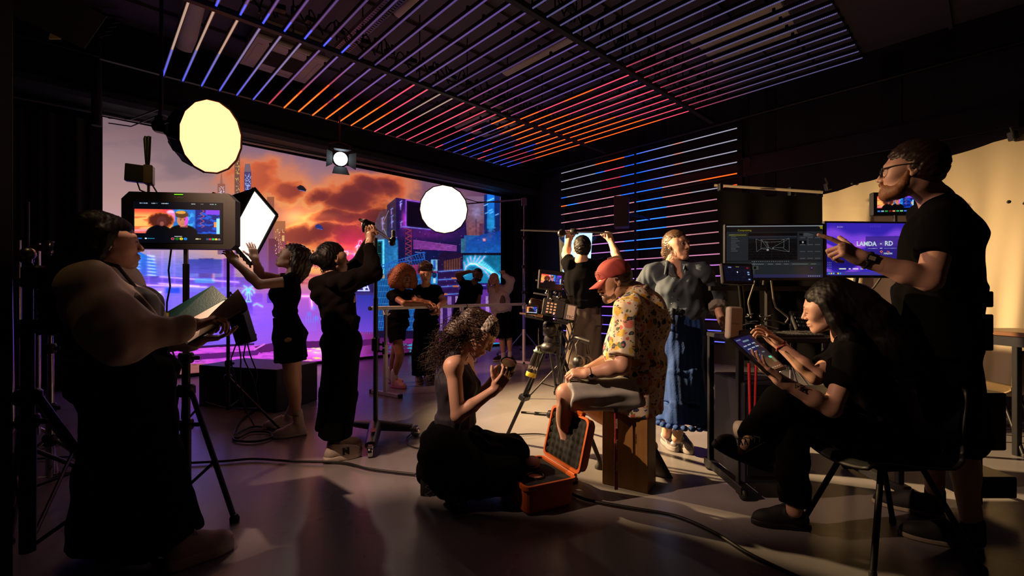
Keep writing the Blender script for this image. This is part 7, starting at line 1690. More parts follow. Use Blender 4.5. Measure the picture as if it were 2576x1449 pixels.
# --- woman in the black hoodie at the stand
f = Fig('woman in black hoodie, hair in a bun, reaching up to a light stand', 3.4,
        dict(hd=(838, 650), nk=(832, 700, 0), ch=(845, 748), wa=(856, 805), pv=(856, 862), sA=(872, 712, -.12), eA=(938, 684, -.02), wA=(928, 612, .1), sB=(850, 704, .17), eB=(905, 664, .25), wB=(931, 604, .2),
             hA=(866, 866, -.08), kA=(856, 990, -.05), nA=(842, 1112, -.02), hB=(846, 866, .08), kB=(845, 985, .1), nB=(838, 1090, .15)),
        (.72, .69, .08), sc=.98, skin=SK_MID)
b = f.skeleton(); j = f.j
f.hand(b, j['wA'], (.0, .1, 1), (.7, .6, .1), (-.6, .6, 0), (55, 60, 30), key='A'); f.hand(b, j['wB'], (.1, 0, 1), (.6, -.7, .1), (-.6, -.5, 0), (55, 60, 30), key='B')
f.finish()
fo = fold_fn(.0045, .08, None, 7)
M_HOOD = mat('black_fleece', (.005, .0034, .003), .95, var=.25, scale=40, bump=.08, bscale=500, spec=.05)
b = Sdf(); q = 1
b.seg(P(858, 832, 3.4), j['wa'], (.165, .125), (.16, .125), f.side, .03, True); b.seg(j['wa'], j['ch'], (.15, .12), (.158, .125), f.side, .05, False); b.seg(j['ch'], lerp(j['ch'], j['nk'], .75), (.158, .125), (.13, .085), f.side, .05, False)
b.seg(P(858, 836, 3.4), P(858, 822, 3.4), (.15, .115), (.152, .117), f.side, .01, True)
for e in 'AB':
    b.cap(lerp(j['nk'], j['s'+e], .3), j['s'+e], .06, .075, .04); b.cap(j['s'+e], j['e'+e], .078, .07, .04); b.cap(j['e'+e], lerp(j['e'+e], j['w'+e], .75), .066, .048, .03); b.seg(lerp(j['e'+e], j['w'+e], .7), lerp(j['e'+e], j['w'+e], .97), (.04, .04), (.035, .035), V3(1, 0, 0), .012, True)
b.ell(P(804, 722, 3.36), (.065, .1, .085), nrm(V3(.8, .1, .6)), V3(0, 1, 0), .05); b.ell(P(816, 742, 3.33), (.05, .09, .05), nrm(V3(.6, .3, .7)), V3(0, 1, 0), .04); b.ell(P(799, 745, 3.3), (.038, .07, .055), k=.03)
b.chain([P(820, 705, 3.3), P(838, 712, 3.22), P(862, 704, 3.3)], [.035, .035, .03], .03)
f.kid(b, 'hoodie', M_HOOD, .0075, fo)
b = Sdf(); b.seg(j['pv'], P(857, 826, 3.4), (.165, .125), (.145, .11), f.side, .03, True); b.ell(j['pv'], (.165, .13, .11), f.side, np.cross(f.side, UP), .05)
for e, bx in (('A', P(846, 1096, 3.38)), ('B', P(836, 1078, 3.55))): b.cap(j['h'+e], j['k'+e], .108, .112, .06); b.seg(j['k'+e], bx, (.112, .112), (.122, .122), f.side, .03, True)
f.kid(b, 'trousers', M_BTRO, .0085, fold_fn(.006, .14, UP, 4))
M_SNK = mat('cream_suede', (.5, .43, .38), .65, var=.15, scale=40)
M_SNL = mat('cream_mesh', (.62, .55, .48), .7)
hx = F(815, 1164); sh = f.shoe(hx, (.82, .57, 0), M_SNK, M_SNL, .275, sole=.04, wd=.05, laces=M_SNL, ank=j['nA'])
sd = nrm(V3(.57, -.82, 0)); adopt(MB().text('N', .062, hx+V3(.82, .57, 0)*.145+sd*.047+V3(0, 0, .067), (.82, .57, 0), nrm(V3(-.1, .14, 1)), 0, .002, bold=.004).build('letter_mark', M_MATTE), sh)
hx = F(822, 1140); f.shoe(hx, (.82, .57, 0), M_SNK, M_SNL, .275, sole=.04, wd=.05, laces=M_SNL, ank=j['nB'])
for e in 'AB': f.kid(Sdf().cap(j['n'+e]-V3(0, 0, .05), j['n'+e]+V3(0, 0, .03), .042, .041), 'sock', M_MATTE, .007)
def bun(b): b.ell(f.H(-.02, -.125, .0), [.042]*3, k=.02); b.cap(f.H(0, -.06, -.02), f.H(-.01, -.11, .0), .06, .03, .03)
f.cap_hair(M_HAIRB, low=-.075, extra=bun, fold=fold_fn(.0025, .02, f.u, 5), facecut=(0, .10, -.03, .08, .085, .10))
rg = np.random.default_rng(8); R_, E_ = [], []
for k in range(46):
    c = f.H(-.02, -.125, 0); d = nrm(rg.normal(size=3)); R_.append(c+d*.03); E_.append(c+nrm(d+rg.normal(size=3)*.6)*.062+V3(-.01, 0, -.012))
for k in range(20): R_.append(f.H(rg.uniform(-.04, .04), -.08, -.06)); E_.append(f.H(rg.uniform(-.05, .05), -.085, -.1-rg.uniform(0, .02)))
f.strand_hair(R_, E_, M_HAIRB, 7, .0022, curl=.008, turns=1, name='hair_strands')
for sx in (1, -1): MB().lathe(f.H(.079*sx, -.008, -.037), f.u*-1, [(.006, 0), (.007, .006), (.004, .014)], 8).build('earring', M_CHROME, f.o)

# --- afro actress at the barre
f = Fig('woman with big auburn afro in black tee leaning on the white barre', 6.12,
        dict(hd=(1016, 700, -.03), nk=(1004, 733, .03), ch=(1006, 757, .0), wa=(1003, 786, .03), pv=(999, 815, .05), sA=(984, 743, -.12), eA=(1016, 763, -.33), wA=(1066, 764, -.1), sB=(1030, 739, .1), eB=(1048, 757, -.1), wB=(1081, 762, -.06),
             hA=(992, 822, -.04), kA=(1006, 891, -.12), nA=(992, 948, -.1), hB=(1003, 822, .1), kB=(994, 886, .1), nB=(984, 940, .15)),
        (.66, -.74, -.05), sc=.98, skin=SK_BROWN, h=.009, hh=.0055)
b = f.skeleton(); j = f.j
f.hand(b, j['wA'], (.85, .4, -.1), (0, -.2, -1), (-.4, .9, .3), (35, 40, 20), key='A', h=.005); f.hand(b, j['wB'], (.9, -.1, -.3), (0, -.2, -1), (-.3, -.8, .3), (40, 40, 20), key='B', h=.005)
f.finish(); f.eyes((.1, 1, 0)); f.brows(M_HAIRD); f.lips(M_LIPD, .004); f.smile()
f.tee(M_BTEE, sleeve=.5, loose=.008, fold=fold_fn(.003, .08, UP, 1), hem=P(1003, 800, 6.15))
f.trousers(M_BTRO, to=.26, rt=.105, rk=.115, top=P(1003, 790, 6.15), name='skort', fold=fold_fn(.004, .1, UP, 6), tork=(.165, .13))
M_SHOEP = mat('pink_sneaker', (.65, .3, .34), .5); M_SOLEP = mat('pink_sole', (.6, .14, .3), .5)
for e, hx in (('A', F(986, 974)), ('B', F(980, 963))):
    f.shoe(hx, (.85, -.5, 0), M_SHOEP, M_SOLEP, .26, laces=mat('orange_laces', (.7, .2, .08), .6), ank=j['n'+e]); f.kid(Sdf().cap(j['n'+e]-V3(0, 0, .06), j['n'+e]+V3(0, 0, .07), .045, .044), 'sock', M_SOCK, .007)
b = Sdf(); hc = f.H
for c, r in (((0, -.04, .07), .125), ((0, -.07, -.0), .14), ((-.1, -.02, -.01), .1), ((.1, -.02, -.01), .1), ((-.12, -.02, -.07), .085), ((.12, -.02, -.07), .085), ((0, .0, .115), .085), ((-.07, .02, .08), .085), ((.07, .02, .08), .085)): b.ell(hc(*c), [r]*3, k=.05)
f.hell(b, (0, .13, -.035), (.062, .12, .1), .02, 1); b.cut(hc(0, 0, -.14), -f.u, .6)
f.kid(b, 'hair', M_HAIRA, .007, bump_fn(.008, .026, 1))
rg = np.random.default_rng(15); R_, E_ = [], []
while len(R_) < 900:
    d = nrm(rg.normal(size=3)); p = np.array([d[0]*.2, d[1]*.16-.05, d[2]*.15+.02])
    if p[1] > .06 and abs(p[0]) < .1 and p[2] < .1: continue
    if p[2] < -.13: continue
    R_.append(hc(*(p*.86+np.array([0, -.01, .003])))); E_.append(hc(*(p*rg.uniform(1., 1.12))))
f.strand_hair(R_, E_, M_HAIRA, 9, .0022, curl=.009, turns=2, name='hair_curls', n=3)
MB().tube([lerp(j['eA'], j['wA'], .86)+V3(0, cos(t)*.03, sin(t)*.03) for t in np.linspace(0, 2*pi, 17)], .003, 5).build('bracelet', mat('gold', (.7, .45, .15), .25, 1.0), f.o)

# --- young man at the barre
f = Fig('young man with dark curly hair and black clothes leaning on the barre', 6.36,
        dict(hd=(1071, 690, -.05), nk=(1071, 722, .02), ch=(1074, 751, .02), wa=(1073, 788, .08), pv=(1072, 818, .1), sA=(1050, 729, .0), eA=(1054, 762, -.12), wA=(1092, 769, -.16), sB=(1098, 729, 0), eB=(1117, 759, -.06), wB=(1104, 770, -.18),
             hA=(1060, 824, .1), kA=(1055, 886, .06), nA=(1052, 948, .04), hB=(1085, 824, .1), kB=(1084, 884, .1), nB=(1078, 944, .14)),
        (.22, -.95, -.12), sc=1.0, male=True, skin=SK_FAIR, h=.009, hh=.0052)
b = f.skeleton(); j = f.j
f.hand(b, j['wA'], (.75, -.3, -.5), (0, -.3, -1), (-.3, -.7, .3), (35, 40, 20), key='A', h=.005); f.hand(b, j['wB'], (-.3, -.4, -.8), (-.3, -.6, -.2), (-1, 0, 0), (20, 30, 20), key='B', h=.005)
f.finish(); f.eyes((0, 1, -.1)); f.brows(M_HAIRD, .005); f.lips()
f.tee(M_BTEE, sleeve=.55, loose=.012, fold=fold_fn(.004, .08, UP, 11), hem=P(1073, 800, 6.44))
f.trousers(M_BTRO, to=.97, rt=.098, rk=.1, ra=.092, top=P(1073, 786, 6.44), fold=fold_fn(.006, .1, UP, 12))
for e, hx, d in (('A', F(1054, 959), (.28, -.96, 0)), ('B', F(1067, 955), (.85, -.5, 0))):
    sh = f.shoe(hx, d, M_SHOEB, mat('gum_sole', (.12, .06, .03), .6), .28, laces=M_MATTE, ank=j['n'+e]); f.kid(Sdf().cap(j['n'+e]-V3(0, 0, .05), j['n'+e]+V3(0, 0, .09), .042, .042), 'sock', M_SOCK, .008)
    x_ = nrm(np.cross(V3(*d), UP))
    for e_ in (-1, 1):
        mb = MB()
        for k in range(3): mb.box(hx+V3(*d)*(.13+.026*k)+x_*.046*e_+V3(0, 0, .055), (.002, .006, .026), x_, V3(*d)+UP*.5)
        adopt(mb.build('stripes', mat('gold_stripe', (.5, .3, .12), .5)), sh)
def top(b):
    for c, r in (((0, .04, .11), .05), ((-.04, .045, .1), .042), ((.045, .04, .1), .045), ((0, -.03, .13), .06), ((-.05, 0, .11), .05), ((.05, 0, .115), .05)): b.ell(f.H(*c), [r]*3, k=.02)
f.cap_hair(M_HAIRD, low=-.03, extra=top, fold=bump_fn(.005, .022, 3), facecut=(0, .112, -.05, .066, .062, .1))
rg = np.random.default_rng(19); R_, E_ = [], []
while len(R_) < 420:
    d = nrm(rg.normal(size=3))
    if d[2] < (.3 if d[1] > 0 else -.25): continue
    p = np.array([d[0]*.085, d[1]*.1-.005, .045+d[2]*.09]); R_.append(f.H(*p)); E_.append(f.H(*(p+d*rg.uniform(.02, .045)+np.array([0, .012, 0]))))
f.strand_hair(R_, E_, M_HAIRD, 8, .0028, curl=.01, turns=1.5, name='hair_curls', n=3)

# --- bearded man shading his eyes
f = Fig('bearded man in black tee leaning sideways with a hand to his forehead', 8.3,
        dict(hd=(1202, 692, 0), nk=(1191, 713, .02), ch=(1180, 740, 0), wa=(1168, 770, 0), pv=(1160, 800, 0), sA=(1165, 713, -.06), eA=(1150, 691, -.2), wA=(1181, 683, -.22), sB=(1205, 724, .04), eB=(1203, 757, .02), wB=(1201, 788, -.04),
             hA=(1151, 806, -.02), kA=(1151, 853, -.04), nA=(1156, 896, .0), hB=(1168, 806, 0), kB=(1177, 853, -.03), nB=(1185, 897, .0)),
        (.5, -.86, .02), up=(.2, 0, 1), sc=1.02, male=True, skin=SK_DARK, h=.011, hh=.006)
b = f.skeleton(); j = f.j
f.hand(b, j['wA'], (.95, 0, .1), (.2, .3, -.9), (.3, -.9, .1), (20, 20, 10), key='A', h=.006); f.hand(b, j['wB'], (0, 0, -1), (-1, 0, 0), (0, -1, 0), (25, 30, 20), key='B', h=.006)
f.finish(); f.eyes(); f.brows(M_HAIRB, .005); f.lips(M_LIPD); f.smile()
f.tee(M_BTEE, sleeve=.5, loose=.014, fold=fold_fn(.004, .09, UP, 21), hem=P(1163, 792, 8.3))
f.trousers(M_BTRO, to=.5, rt=.105, rk=.1, name='shorts', fold=fold_fn(.004, .1, UP, 22))
for e, hx in (('A', F(1150, 909)), ('B', F(1183, 907))): f.shoe(hx, (.45, -.89, 0), M_SHOEW, M_SOLEW, .285, ank=j['n'+e])
f.cap_hair(M_HAIRB, low=-.02, fold=bump_fn(.004, .018, 6), facecut=(0, .115, -.05, .078, .07, .1), thick=-.002)
b = Sdf(); f.hell(b, (0, .05, -.082), (.052, .058, .04), .01); f.hell(b, (0, .082, -.1), (.026, .024, .022), .02)
for sx in (-1, 1): b.cap(f.H(.062*sx, .012, -.03), f.H(.045*sx, .04, -.08), .012, .02, .02)
f.hell(b, (0, .115, -.066), (.027, .03, .012), .005, 1); b.cut(f.H(0, 0, -.052), f.u+f.f*.0, .058)
f.kid(b, 'beard', M_HAIRB, .005, bump_fn(.002, .012, 2))

# --- blonde woman with a raised fist
f = Fig('blonde woman in white sweatshirt and black long shorts raising one fist', 8.5,
        dict(hd=(1242, 703, -.02), nk=(1250, 722, .02), ch=(1258, 746), wa=(1262, 773), pv=(1266, 797), sA=(1238, 729, -.02), eA=(1239, 764, .0), wA=(1245, 792, -.08), sB=(1277, 729, .02), eB=(1285, 706, -.02), wB=(1268, 692, -.12),
             hA=(1257, 802), kA=(1262, 850), nA=(1266, 893), hB=(1277, 802), kB=(1281, 849), nB=(1283, 890)),
        (-.3, -.94, .12), sc=.95, skin=SK_FAIR, h=.011, hh=.006)
b = f.skeleton(); j = f.j
f.hand(b, j['wA'], (.1, 0, -1), (1, 0, 0), (0, -1, 0), (25, 30, 20), key='A', h=.006); f.hand(b, j['wB'], (-.2, -.2, 1), (-.4, -.9, 0), (-1, 0, 0), (80, 85, 50), key='B', h=.006)
f.finish(); f.eyes(); f.brows(M_HAIRF, .003); f.lips(M_LIP, .005); f.smile()
M_SWEAT = mat('white_sweatshirt', (.62, .56, .6), .85, bump=.05)
b = Sdf(); b.seg(P(1262, 780, 8.5), j['wa'], (.17, .14), (.185, .15), f.side, .03, True); b.seg(j['wa'], j['ch'], (.18, .145), (.165, .13), f.side, .05, False); b.seg(j['ch'], lerp(j['ch'], j['nk'], .7), (.165, .13), (.13, .085), f.side, .05, False)
for e in 'AB': b.cap(lerp(j['nk'], j['s'+e], .3), j['s'+e], .055, .075, .04); b.cap(j['s'+e], j['e'+e], .078, .075, .04); b.cap(j['e'+e], lerp(j['e'+e], j['w'+e], .9), .072, .045, .03)
f.kid(b, 'sweatshirt', M_SWEAT, .009, fold_fn(.008, .11, None, 31))
c = j['ch']+f.fr*.155; MB().ball(j['ch']+f.fr*.125+f.side*.03-UP*.08, (.06, .045, .10), 14, 0, f.side, f.fr).build('chest_print', mat('grey_print', (.13, .1, .12), .8, var=.6, scale=25), f.o)
f.trousers(M_BTRO, to=.5, rt=.125, rk=.115, name='shorts', top=P(1263, 778, 8.5), fold=fold_fn(.006, .1, UP, 32))
for e, hx, d in (('A', F(1268, 906), (-.75, -.6, 0)), ('B', F(1281, 905), (.3, -.95, 0))): f.shoe(hx, d, M_SHOEB, M_SOLEW, .27, laces=M_SOLEW, ank=j['n'+e]); f.kid(Sdf().cap(j['n'+e]-V3(0, 0, .05), j['n'+e]+V3(0, 0, .03), .042, .041), 'sock', M_SOCK, .009)
def lng(b):
    for sx in (-1, 1): b.chain([f.H(.05*sx, -.01, .06), f.H(.082*sx, .0, -.03), f.H(.088*sx, .02, -.13), f.H(.085*sx, .045, -.25)], [.03, .032, .03, .018], .02)
f.cap_hair(M_HAIRL, low=-.3, extra=lng, fold=fold_fn(.003, .025, f.u, 9), facecut=(0, .11, -.04, .07, .08, .1))

# --- man seen from behind adjusting the lamp
f = Fig('man seen from behind in black tee and brown trousers, both arms raised', 4.7,
        dict(hd=(1463, 624, .02), nk=(1461, 658, .0), ch=(1466, 702, 0), wa=(1469, 758, 0), pv=(1469, 805, 0), sA=(1432, 669, .02), eA=(1424, 640, .2), wA=(1431, 605, .3), sB=(1502, 672, .02), eB=(1554, 652, .12), wB=(1537, 607, .24),
             hA=(1451, 815, 0), kA=(1447, 912, -.02), nA=(1447, 1014, .0), hB=(1487, 815, 0), kB=(1491, 912, -.02), nB=(1494, 1012, .0)),
        (-.12, .98, .1), sc=1.03, male=True, skin=SK_FAIR)
b = f.skeleton(); j = f.j
f.hand(b, j['wA'], (.05, .15, 1), (.3, .9, 0), (1, 0, 0), (60, 60, 30), key='A'); f.hand(b, j['wB'], (-.2, .15, .9), (-.3, .9, 0), (-1, 0, 0), (60, 60, 30), key='B')
f.finish()
f.tee(M_BTEE, sleeve=.45, loose=.02, flare=.03, sl=.026, fold=fold_fn(.005, .1, UP, 41), hem=P(1470, 769, 4.7), hemw=(.19, .14))
M_BROWN = mat('brown_twill', (.075, .05, .038), .8, var=.15, scale=30)
f.trousers(M_BROWN, to=.98, rt=.104, rk=.1, ra=.095, top=P(1470, 765, 4.7), fold=fold_fn(.007, .12, UP, 42), waist=(.16, .12), tork=(.178, .13))
for sx in (-1, 1): MB().box(P(1470+24*sx, 803, 4.7)+V3(0, -.122, 0), (.05, .006, .055), (1, -.15*sx, 0), (0, 1, 0), bev=.004).build('back_pocket', M_BROWN, f.o)
for e, hx in (('A', F(1444, 1040)), ('B', F(1496, 1038))): f.shoe(hx, (-.1, 1, 0), M_SHOEB, M_SOLEB, .29, ank=j['n'+e])
f.cap_hair(M_HAIRB, low=-.05, fold=fold_fn(.003, .02, None, 5), facecut=(0, .11, -.04, .078, .07, .098))
# --- kneeling woman with a lens
f = Fig('kneeling woman with long brown curls and white headband holding a lens', 2.75,
        dict(hd=(1209, 839, 0), nk=(1149, 896, .02), ch=(1146, 962, 0), wa=(1146, 1045, 0), pv=(1133, 1108, 0), sA=(1141, 922, -.15), eA=(1152, 1046, -.2), wA=(1247, 978, -.16), sB=(1168, 910, .16), eB=(1205, 1005, .2), wB=(1243, 953, .06),
             hA=(1128, 1118, -.09), kA=(1268, 1190, -.12), nA=(1122, 1212, -.13), hB=(1132, 1115, .09), kB=(1285, 1140, .12), nB=(1080, 1185, .1)),
        (.69, -.18, -.69), up=(.69, 0, .72), sc=1.0, skin=SK_FAIR, h=.0075, hh=.0036)
f.side = nrm(f.side)
b = f.skeleton(); j = f.j
LENS = P(1274, 930, 2.69)
f.hand(b, j['wA'], (.55, -.1, .72), (-.3, .93, .25), (-.72, -.1, .55), curl=((38, 45, 20), (40, 48, 22), (45, 50, 25), (50, 52, 25)), thumb=(.75, 22), key='A', h=.003, size=1.02)
f.hand(b, j['wB'], (.45, -.05, .6), (.45, -.85, -.1), (-.6, -.1, .5), curl=(45, 50, 25), thumb=(.6, 25), key='B', h=.003)
f.finish(base=F(1170, 1250)); f.lashes(); f.brows(M_HAIRC, .0034); f.lips()
M_TOP = mat('navy_ribbed_jersey', (.012, .009, .02), .8, bump=.08, bscale=250)
b = Sdf(); w = f.side
b.seg(P(1147, 1070, 2.75), j['wa'], (.15, .122), (.138, .112), w, .03, True); b.seg(j['wa'], j['ch'], (.13, .105), (.142, .112), w, .05, False); b.seg(j['ch'], lerp(j['ch'], j['nk'], .35), (.142, .112), (.105, .08), w, .05, False)
for e in (-1, 1):
    b.ell(j['ch']+f.fr*.078+w*e*.062-V3(0, 0, .02), [.064]*3, k=.04)
    st = lerp(j['nk'], j['s'+'AB'[(e+1)//2]], .5); b.chain([j['ch']+w*e*.08+f.fr*.06+V3(0, 0, .05), st+V3(0, 0, .035), st-f.fr*.03+V3(0, 0, .01), j['ch']+w*e*.085-f.fr*.075+V3(0, 0, .03)], [.03, .024, .024, .03], .03)
f.kid(b, 'tank_top', M_TOP, .006, fold_fn(.0022, .07, UP, 51))
b = Sdf(); b.seg(P(1134, 1114, 2.75), P(1143, 1080, 2.75), (.18, .15), (.148, .122), w, .03, True); b.ell(j['pv']-V3(0, 0, .03), (.185, .165, .14), w, np.cross(w, UP), .06)
for e in 'AB':
    b.cap(j['h'+e], j['k'+e], .128, .098, .08); b.cap(j['k'+e], j['n'+e]+V3(.02, 0, 0), .095, .10, .08)
b.ell(P(1195, 1180, 2.75), (.2, .16, .13), k=.1); b.ell(P(1110, 1150, 2.75), (.1, .15, .12), k=.1); b.cut(V3(0, 0, .004), -UP)
f.kid(b, 'trousers', M_BTRO, .008, fold_fn(.008, .12, nrm(V3(1, 0, -.3)), 52))
M_SHB = mat('black_patent_sneaker', (.012, .012, .014), .18, var=.4, scale=60, coat=.5); M_SILV = mat('silver_cord', (.5, .5, .52), .3, .8)
for nm, heel, d, up in (('A', P(1100, 1212, 2.6), (.56, -.1, -.82), (.8, -.25, .5)), ('B', P(1064, 1160, 2.82), (.03, -.08, -1), (1, -.3, .05))):
    sh = f.shoe(heel, d, M_SHB, M_SOLEB, .255, up=up, sole=.035, wd=.046, ank=j['n'+nm], high=.05, h=.005)
    y = nrm(d); z = nrm(V3(*up)-y*np.dot(up, y)); x = np.cross(y, z); mb = MB()
    for s_ in (-1, 1):
        q_ = heel+x*.047*s_; pts = [q_+y*(.05+.022*k)+z*(.075 if k % 2 else .04)+x*s_*(-.008 if k % 2 else .003) for k in range(8)]; mb.tube(pts, .003, 5)
    adopt(mb.build('lacing', M_SILV), sh)
# hair: tied-back mass, long curls, headband
def back(b): b.ell(f.H(0, -.1, .03), (.06, .06, .06), k=.03); b.chain([f.H(0, -.09, .02), P(1150, 842, 2.74), P(1128, 880, 2.74), P(1114, 905, 2.76)], [.07, .075, .062, .03], .04)
f.cap_hair(M_HAIRC, low=-.09, extra=back, fold=fold_fn(.0035, .014, nrm(f.f*.8+f.u*.3), 8), facecut=(0, .108, -.035, .078, .078, .095), h=.004)
rg = np.random.default_rng(23); R_, E_ = [], []
for k in range(620):
    t = rg.uniform(0, 1); c = lerp(f.H(0, -.1, .05), P(1130, 872, 2.74), t)+rg.normal(size=3)*.036
    e = c+V3(-.075-.08*rg.uniform(), rg.normal()*.055, -.05-.10*rg.uniform()-.05*t); R_.append(c); E_.append(e)
for k in range(260):
    a = rg.uniform(-1.5, 1.5); y0 = rg.uniform(-.10, -.01); R_.append(f.H(.088*sin(a), y0, .04+.092*cos(a)*(1-(y0/.13)**2)**.5)); E_.append(lerp(f.H(.05*sin(a), -.13, .03), P(1146, 850, 2.74), rg.uniform(0, .8))+rg.normal(size=3)*.02)
for k in range(90):
    s_ = rg.choice([-1, 1]); R_.append(f.H(s_*.074, .015+rg.uniform(-.02, .03), .045)); E_.append(f.H(s_*(.084+rg.uniform(0, .015)), rg.uniform(-.05, .035), -.03-rg.uniform(0, .06)))
f.strand_hair(R_, E_, M_HAIRC, 16, .0021, curl=.011, turns=3.0, name='hair_curls', seed=4, n=3)
M_BAND = mat('white_headband', (.66, .62, .56), .7, bump=.1, bscale=120)
b = Sdf(); c0 = f.H(0, -.006, .03); ax = nrm(f.f*.86+f.u*.36); 
b.ell(f.H(0, -.016, .04), (.0875, .108, .0945), f.r, f.f, .003); b.cut(f.H(0, .035, .06), nrm(f.f+f.u*.28)); b.cut(f.H(0, -.012, .055), nrm(-f.f-f.u*.28))
f.kid(b, 'headband', M_BAND, .003, fold_fn(.0015, .02, None, 3))
for sx in (-1, 1):
    MB().tube([f.H(.083*sx, -.008, -.045)+f.u*(-.012+.012*cos(t))+f.f*.012*sin(t) for t in np.linspace(0, 2*pi, 15)], .0016, 5).build('earring', M_CHROME, f.o)

# --- man in the cap on the wooden box
f = Fig('man in red cap and fruit-print shirt sitting on a wooden box', 3.0,
        dict(hd=(1544, 706, 0), nk=(1602, 733, .0), ch=(1606, 812, 0), wa=(1606, 910, 0), pv=(1598, 985, 0), sA=(1584, 782, -.17), eA=(1566, 922, -.24), wA=(1480, 941, -.2), sB=(1590, 772, .19), eB=(1545, 900, .25), wB=(1480, 930, .05),
             hA=(1590, 985, -.1), kA=(1424, 990, -.14), nA=(1432, 1172, -.1), hB=(1596, 985, .1), kB=(1450, 1000, .22), nB=(1640, 1122, .16)),
        (-.92, .06, -.34), up=(-.34, 0, .94), sc=1.04, male=True, skin=SK_FAIR, h=.0075, hh=.0038, fat=1.06)
b = f.skeleton(); j = f.j
f.hand(b, j['wA'], (-1, .1, .05), (.0, .5, -1), (.1, .9, .5), curl=(48, 55, 30), thumb=(.35, 20), key='A', h=.0032); f.hand(b, j['wB'], (-1, -.35, .0), (0, -.5, -1), (0, -.9, .5), curl=(45, 50, 30), key='B', h=.004)
f.finish(base=F(1560, 1200)); f.lashes(); f.brows(M_HAIRD, .0042); f.lips()
# fruit-print shirt
m = mat('fruit_print_cotton', (.62, .55, .42), .8, var=.05, bump=.06, bscale=400); nd, lk = nodes_of(m); bs = nd['Principled BSDF']; tc = nd.new('ShaderNodeTexCoord')
dst = nd.new('ShaderNodeTexNoise'); dst.inputs['Scale'].default_value = 14; lk.new(tc.outputs['Object'], dst.inputs['Vector'])
mp = nd.new('ShaderNodeMix'); mp.data_type = 'VECTOR'; mp.inputs['Factor'].default_value = .06; lk.new(tc.outputs['Object'], mp.inputs[4]); lk.new(dst.outputs['Color'], mp.inputs[5])
src = bs.inputs['Base Color'].links[0].from_socket
for sc_, th_, ramp in ((15, .40, [(0, (.60, .36, .03)), (.3, (.62, .2, .16)), (.5, (.56, .38, .05)), (.68, (.05, .05, .10)), (.84, (.10, .17, .09))]), (22, .36, [(0, (.5, .12, .08)), (.3, (.03, .035, .08)), (.55, (.55, .4, .1)), (.8, (.10, .16, .06))]), (44, .30, [(0, (.05, .05, .08)), (.4, (.5, .16, .1)), (.7, (.1, .14, .05))])):
    vo = nd.new('ShaderNodeTexVoronoi'); vo.inputs['Scale'].default_value = sc_; lk.new(mp.outputs[1], vo.inputs['Vector'])
    lt = nd.new('ShaderNodeMath'); lt.operation = 'LESS_THAN'; lt.inputs[1].default_value = th_; lk.new(vo.outputs['Distance'], lt.inputs[0])
    cr = nd.new('ShaderNodeValToRGB'); cr.color_ramp.interpolation = 'CONSTANT'; sp = nd.new('ShaderNodeSeparateColor'); lk.new(vo.outputs['Color'], sp.inputs[0]); lk.new(sp.outputs[0], cr.inputs[0])
    e = cr.color_ramp.elements
    while len(e) < len(ramp): e.new(.5)
    for i, (p_, c_) in enumerate(ramp): e[i].position = p_; e[i].color = (*c_, 1)
    on = nd.new('ShaderNodeMath'); on.operation = 'GREATER_THAN'; on.inputs[1].default_value = .12; lk.new(sp.outputs[1], on.inputs[0])
    mu = nd.new('ShaderNodeMath'); mu.operation = 'MULTIPLY'; lk.new(lt.outputs[0], mu.inputs[0]); lk.new(on.outputs[0], mu.inputs[1])
    mx = nd.new('ShaderNodeMix'); mx.data_type = 'RGBA'; lk.new(mu.outputs[0], mx.inputs[0]); lk.new(src, mx.inputs[6]); lk.new(cr.outputs[0], mx.inputs[7]); src = mx.outputs[2]
lk.new(src, bs.inputs['Base Color']); M_FRUIT = m
w = f.side; b = Sdf()
b.seg(P(1606, 1030, 3.0), P(1606, 905, 3.0), (.215, .155), (.21, .165), w, .03, True); b.seg(P(1606, 905, 3.0), j['ch'], (.205, .16), (.205, .165), w, .06, False); b.seg(j['ch'], lerp(j['ch'], j['nk'], .66), (.205, .165), (.165, .1), w, .06, False)
b.ell(P(1560, 880, 2.98), (.1, .15, .14), k=.08); b.ell(P(1628, 800, 3.02), (.12, .19, .17), k=.08)
for e in 'AB':
    b.cap(lerp(j['nk'], j['s'+e], .3), j['s'+e], .065, .082, .05); E = lerp(j['s'+e], j['e'+e], .82); b.seg(j['s'+e]+UP*.02, E, (.085, .085), (.092, .1), V3(1, 0, 0), .05, True); b.ell(j['s'+e], [.086]*3, k=.04)
# shirt tail over the thigh
b.box(P(1527, 1004, 2.86), (.1, .012, .072), nrm(V3(1, .02, -.2)), V3(0, 1, 0), .01, .03)
f.kid(b, 'shirt', M_FRUIT, .0065, fold_fn(.007, .11, nrm(V3(.3, 0, 1)), 61))
b = Sdf(); c = lerp(j['nk'], f.H(0, -.03, -.055), .12)
for k in range(12):
    a0, a1 = 2*pi*k/12, 2*pi*(k+1)/12; g = lambda a: c+V3(-.075*cos(a), .085*sin(a), -.012-.045*cos(a))
    b.cap(g(a0), g(a1), .012, .012, .012)
b.box(P(1567, 768, 2.93), (.035, .008, .032), nrm(V3(1, .3, -.9)), V3(0, 1, 0), .007, .01)
f.kid(b, 'collar', M_FRUIT, .004)
M_DENIML = mat('pale_denim', (.42, .44, .42), .85, var=.25, scale=18, bump=.12, bscale=350)
b = Sdf(); b.ell(j['pv'], (.2, .15, .12), w, np.cross(w, UP), .05)
for e, t in (('A', .97), ('B', .97)):
    E = lerp(j['h'+e], j['k'+e], t); b.seg(j['h'+e], E, (.12, .12), (.105, .112), UP, .06, True)
b.cut(P(1600, 1034, 3.0)+V3(0, 0, 0), -UP)
f.kid(b, 'shorts', M_DENIML, .007, fold_fn(.006, .1, nrm(V3(1, 0, .1)), 62))
M_GSH = mat('grey_sneaker', (.2, .17, .16), .7); 
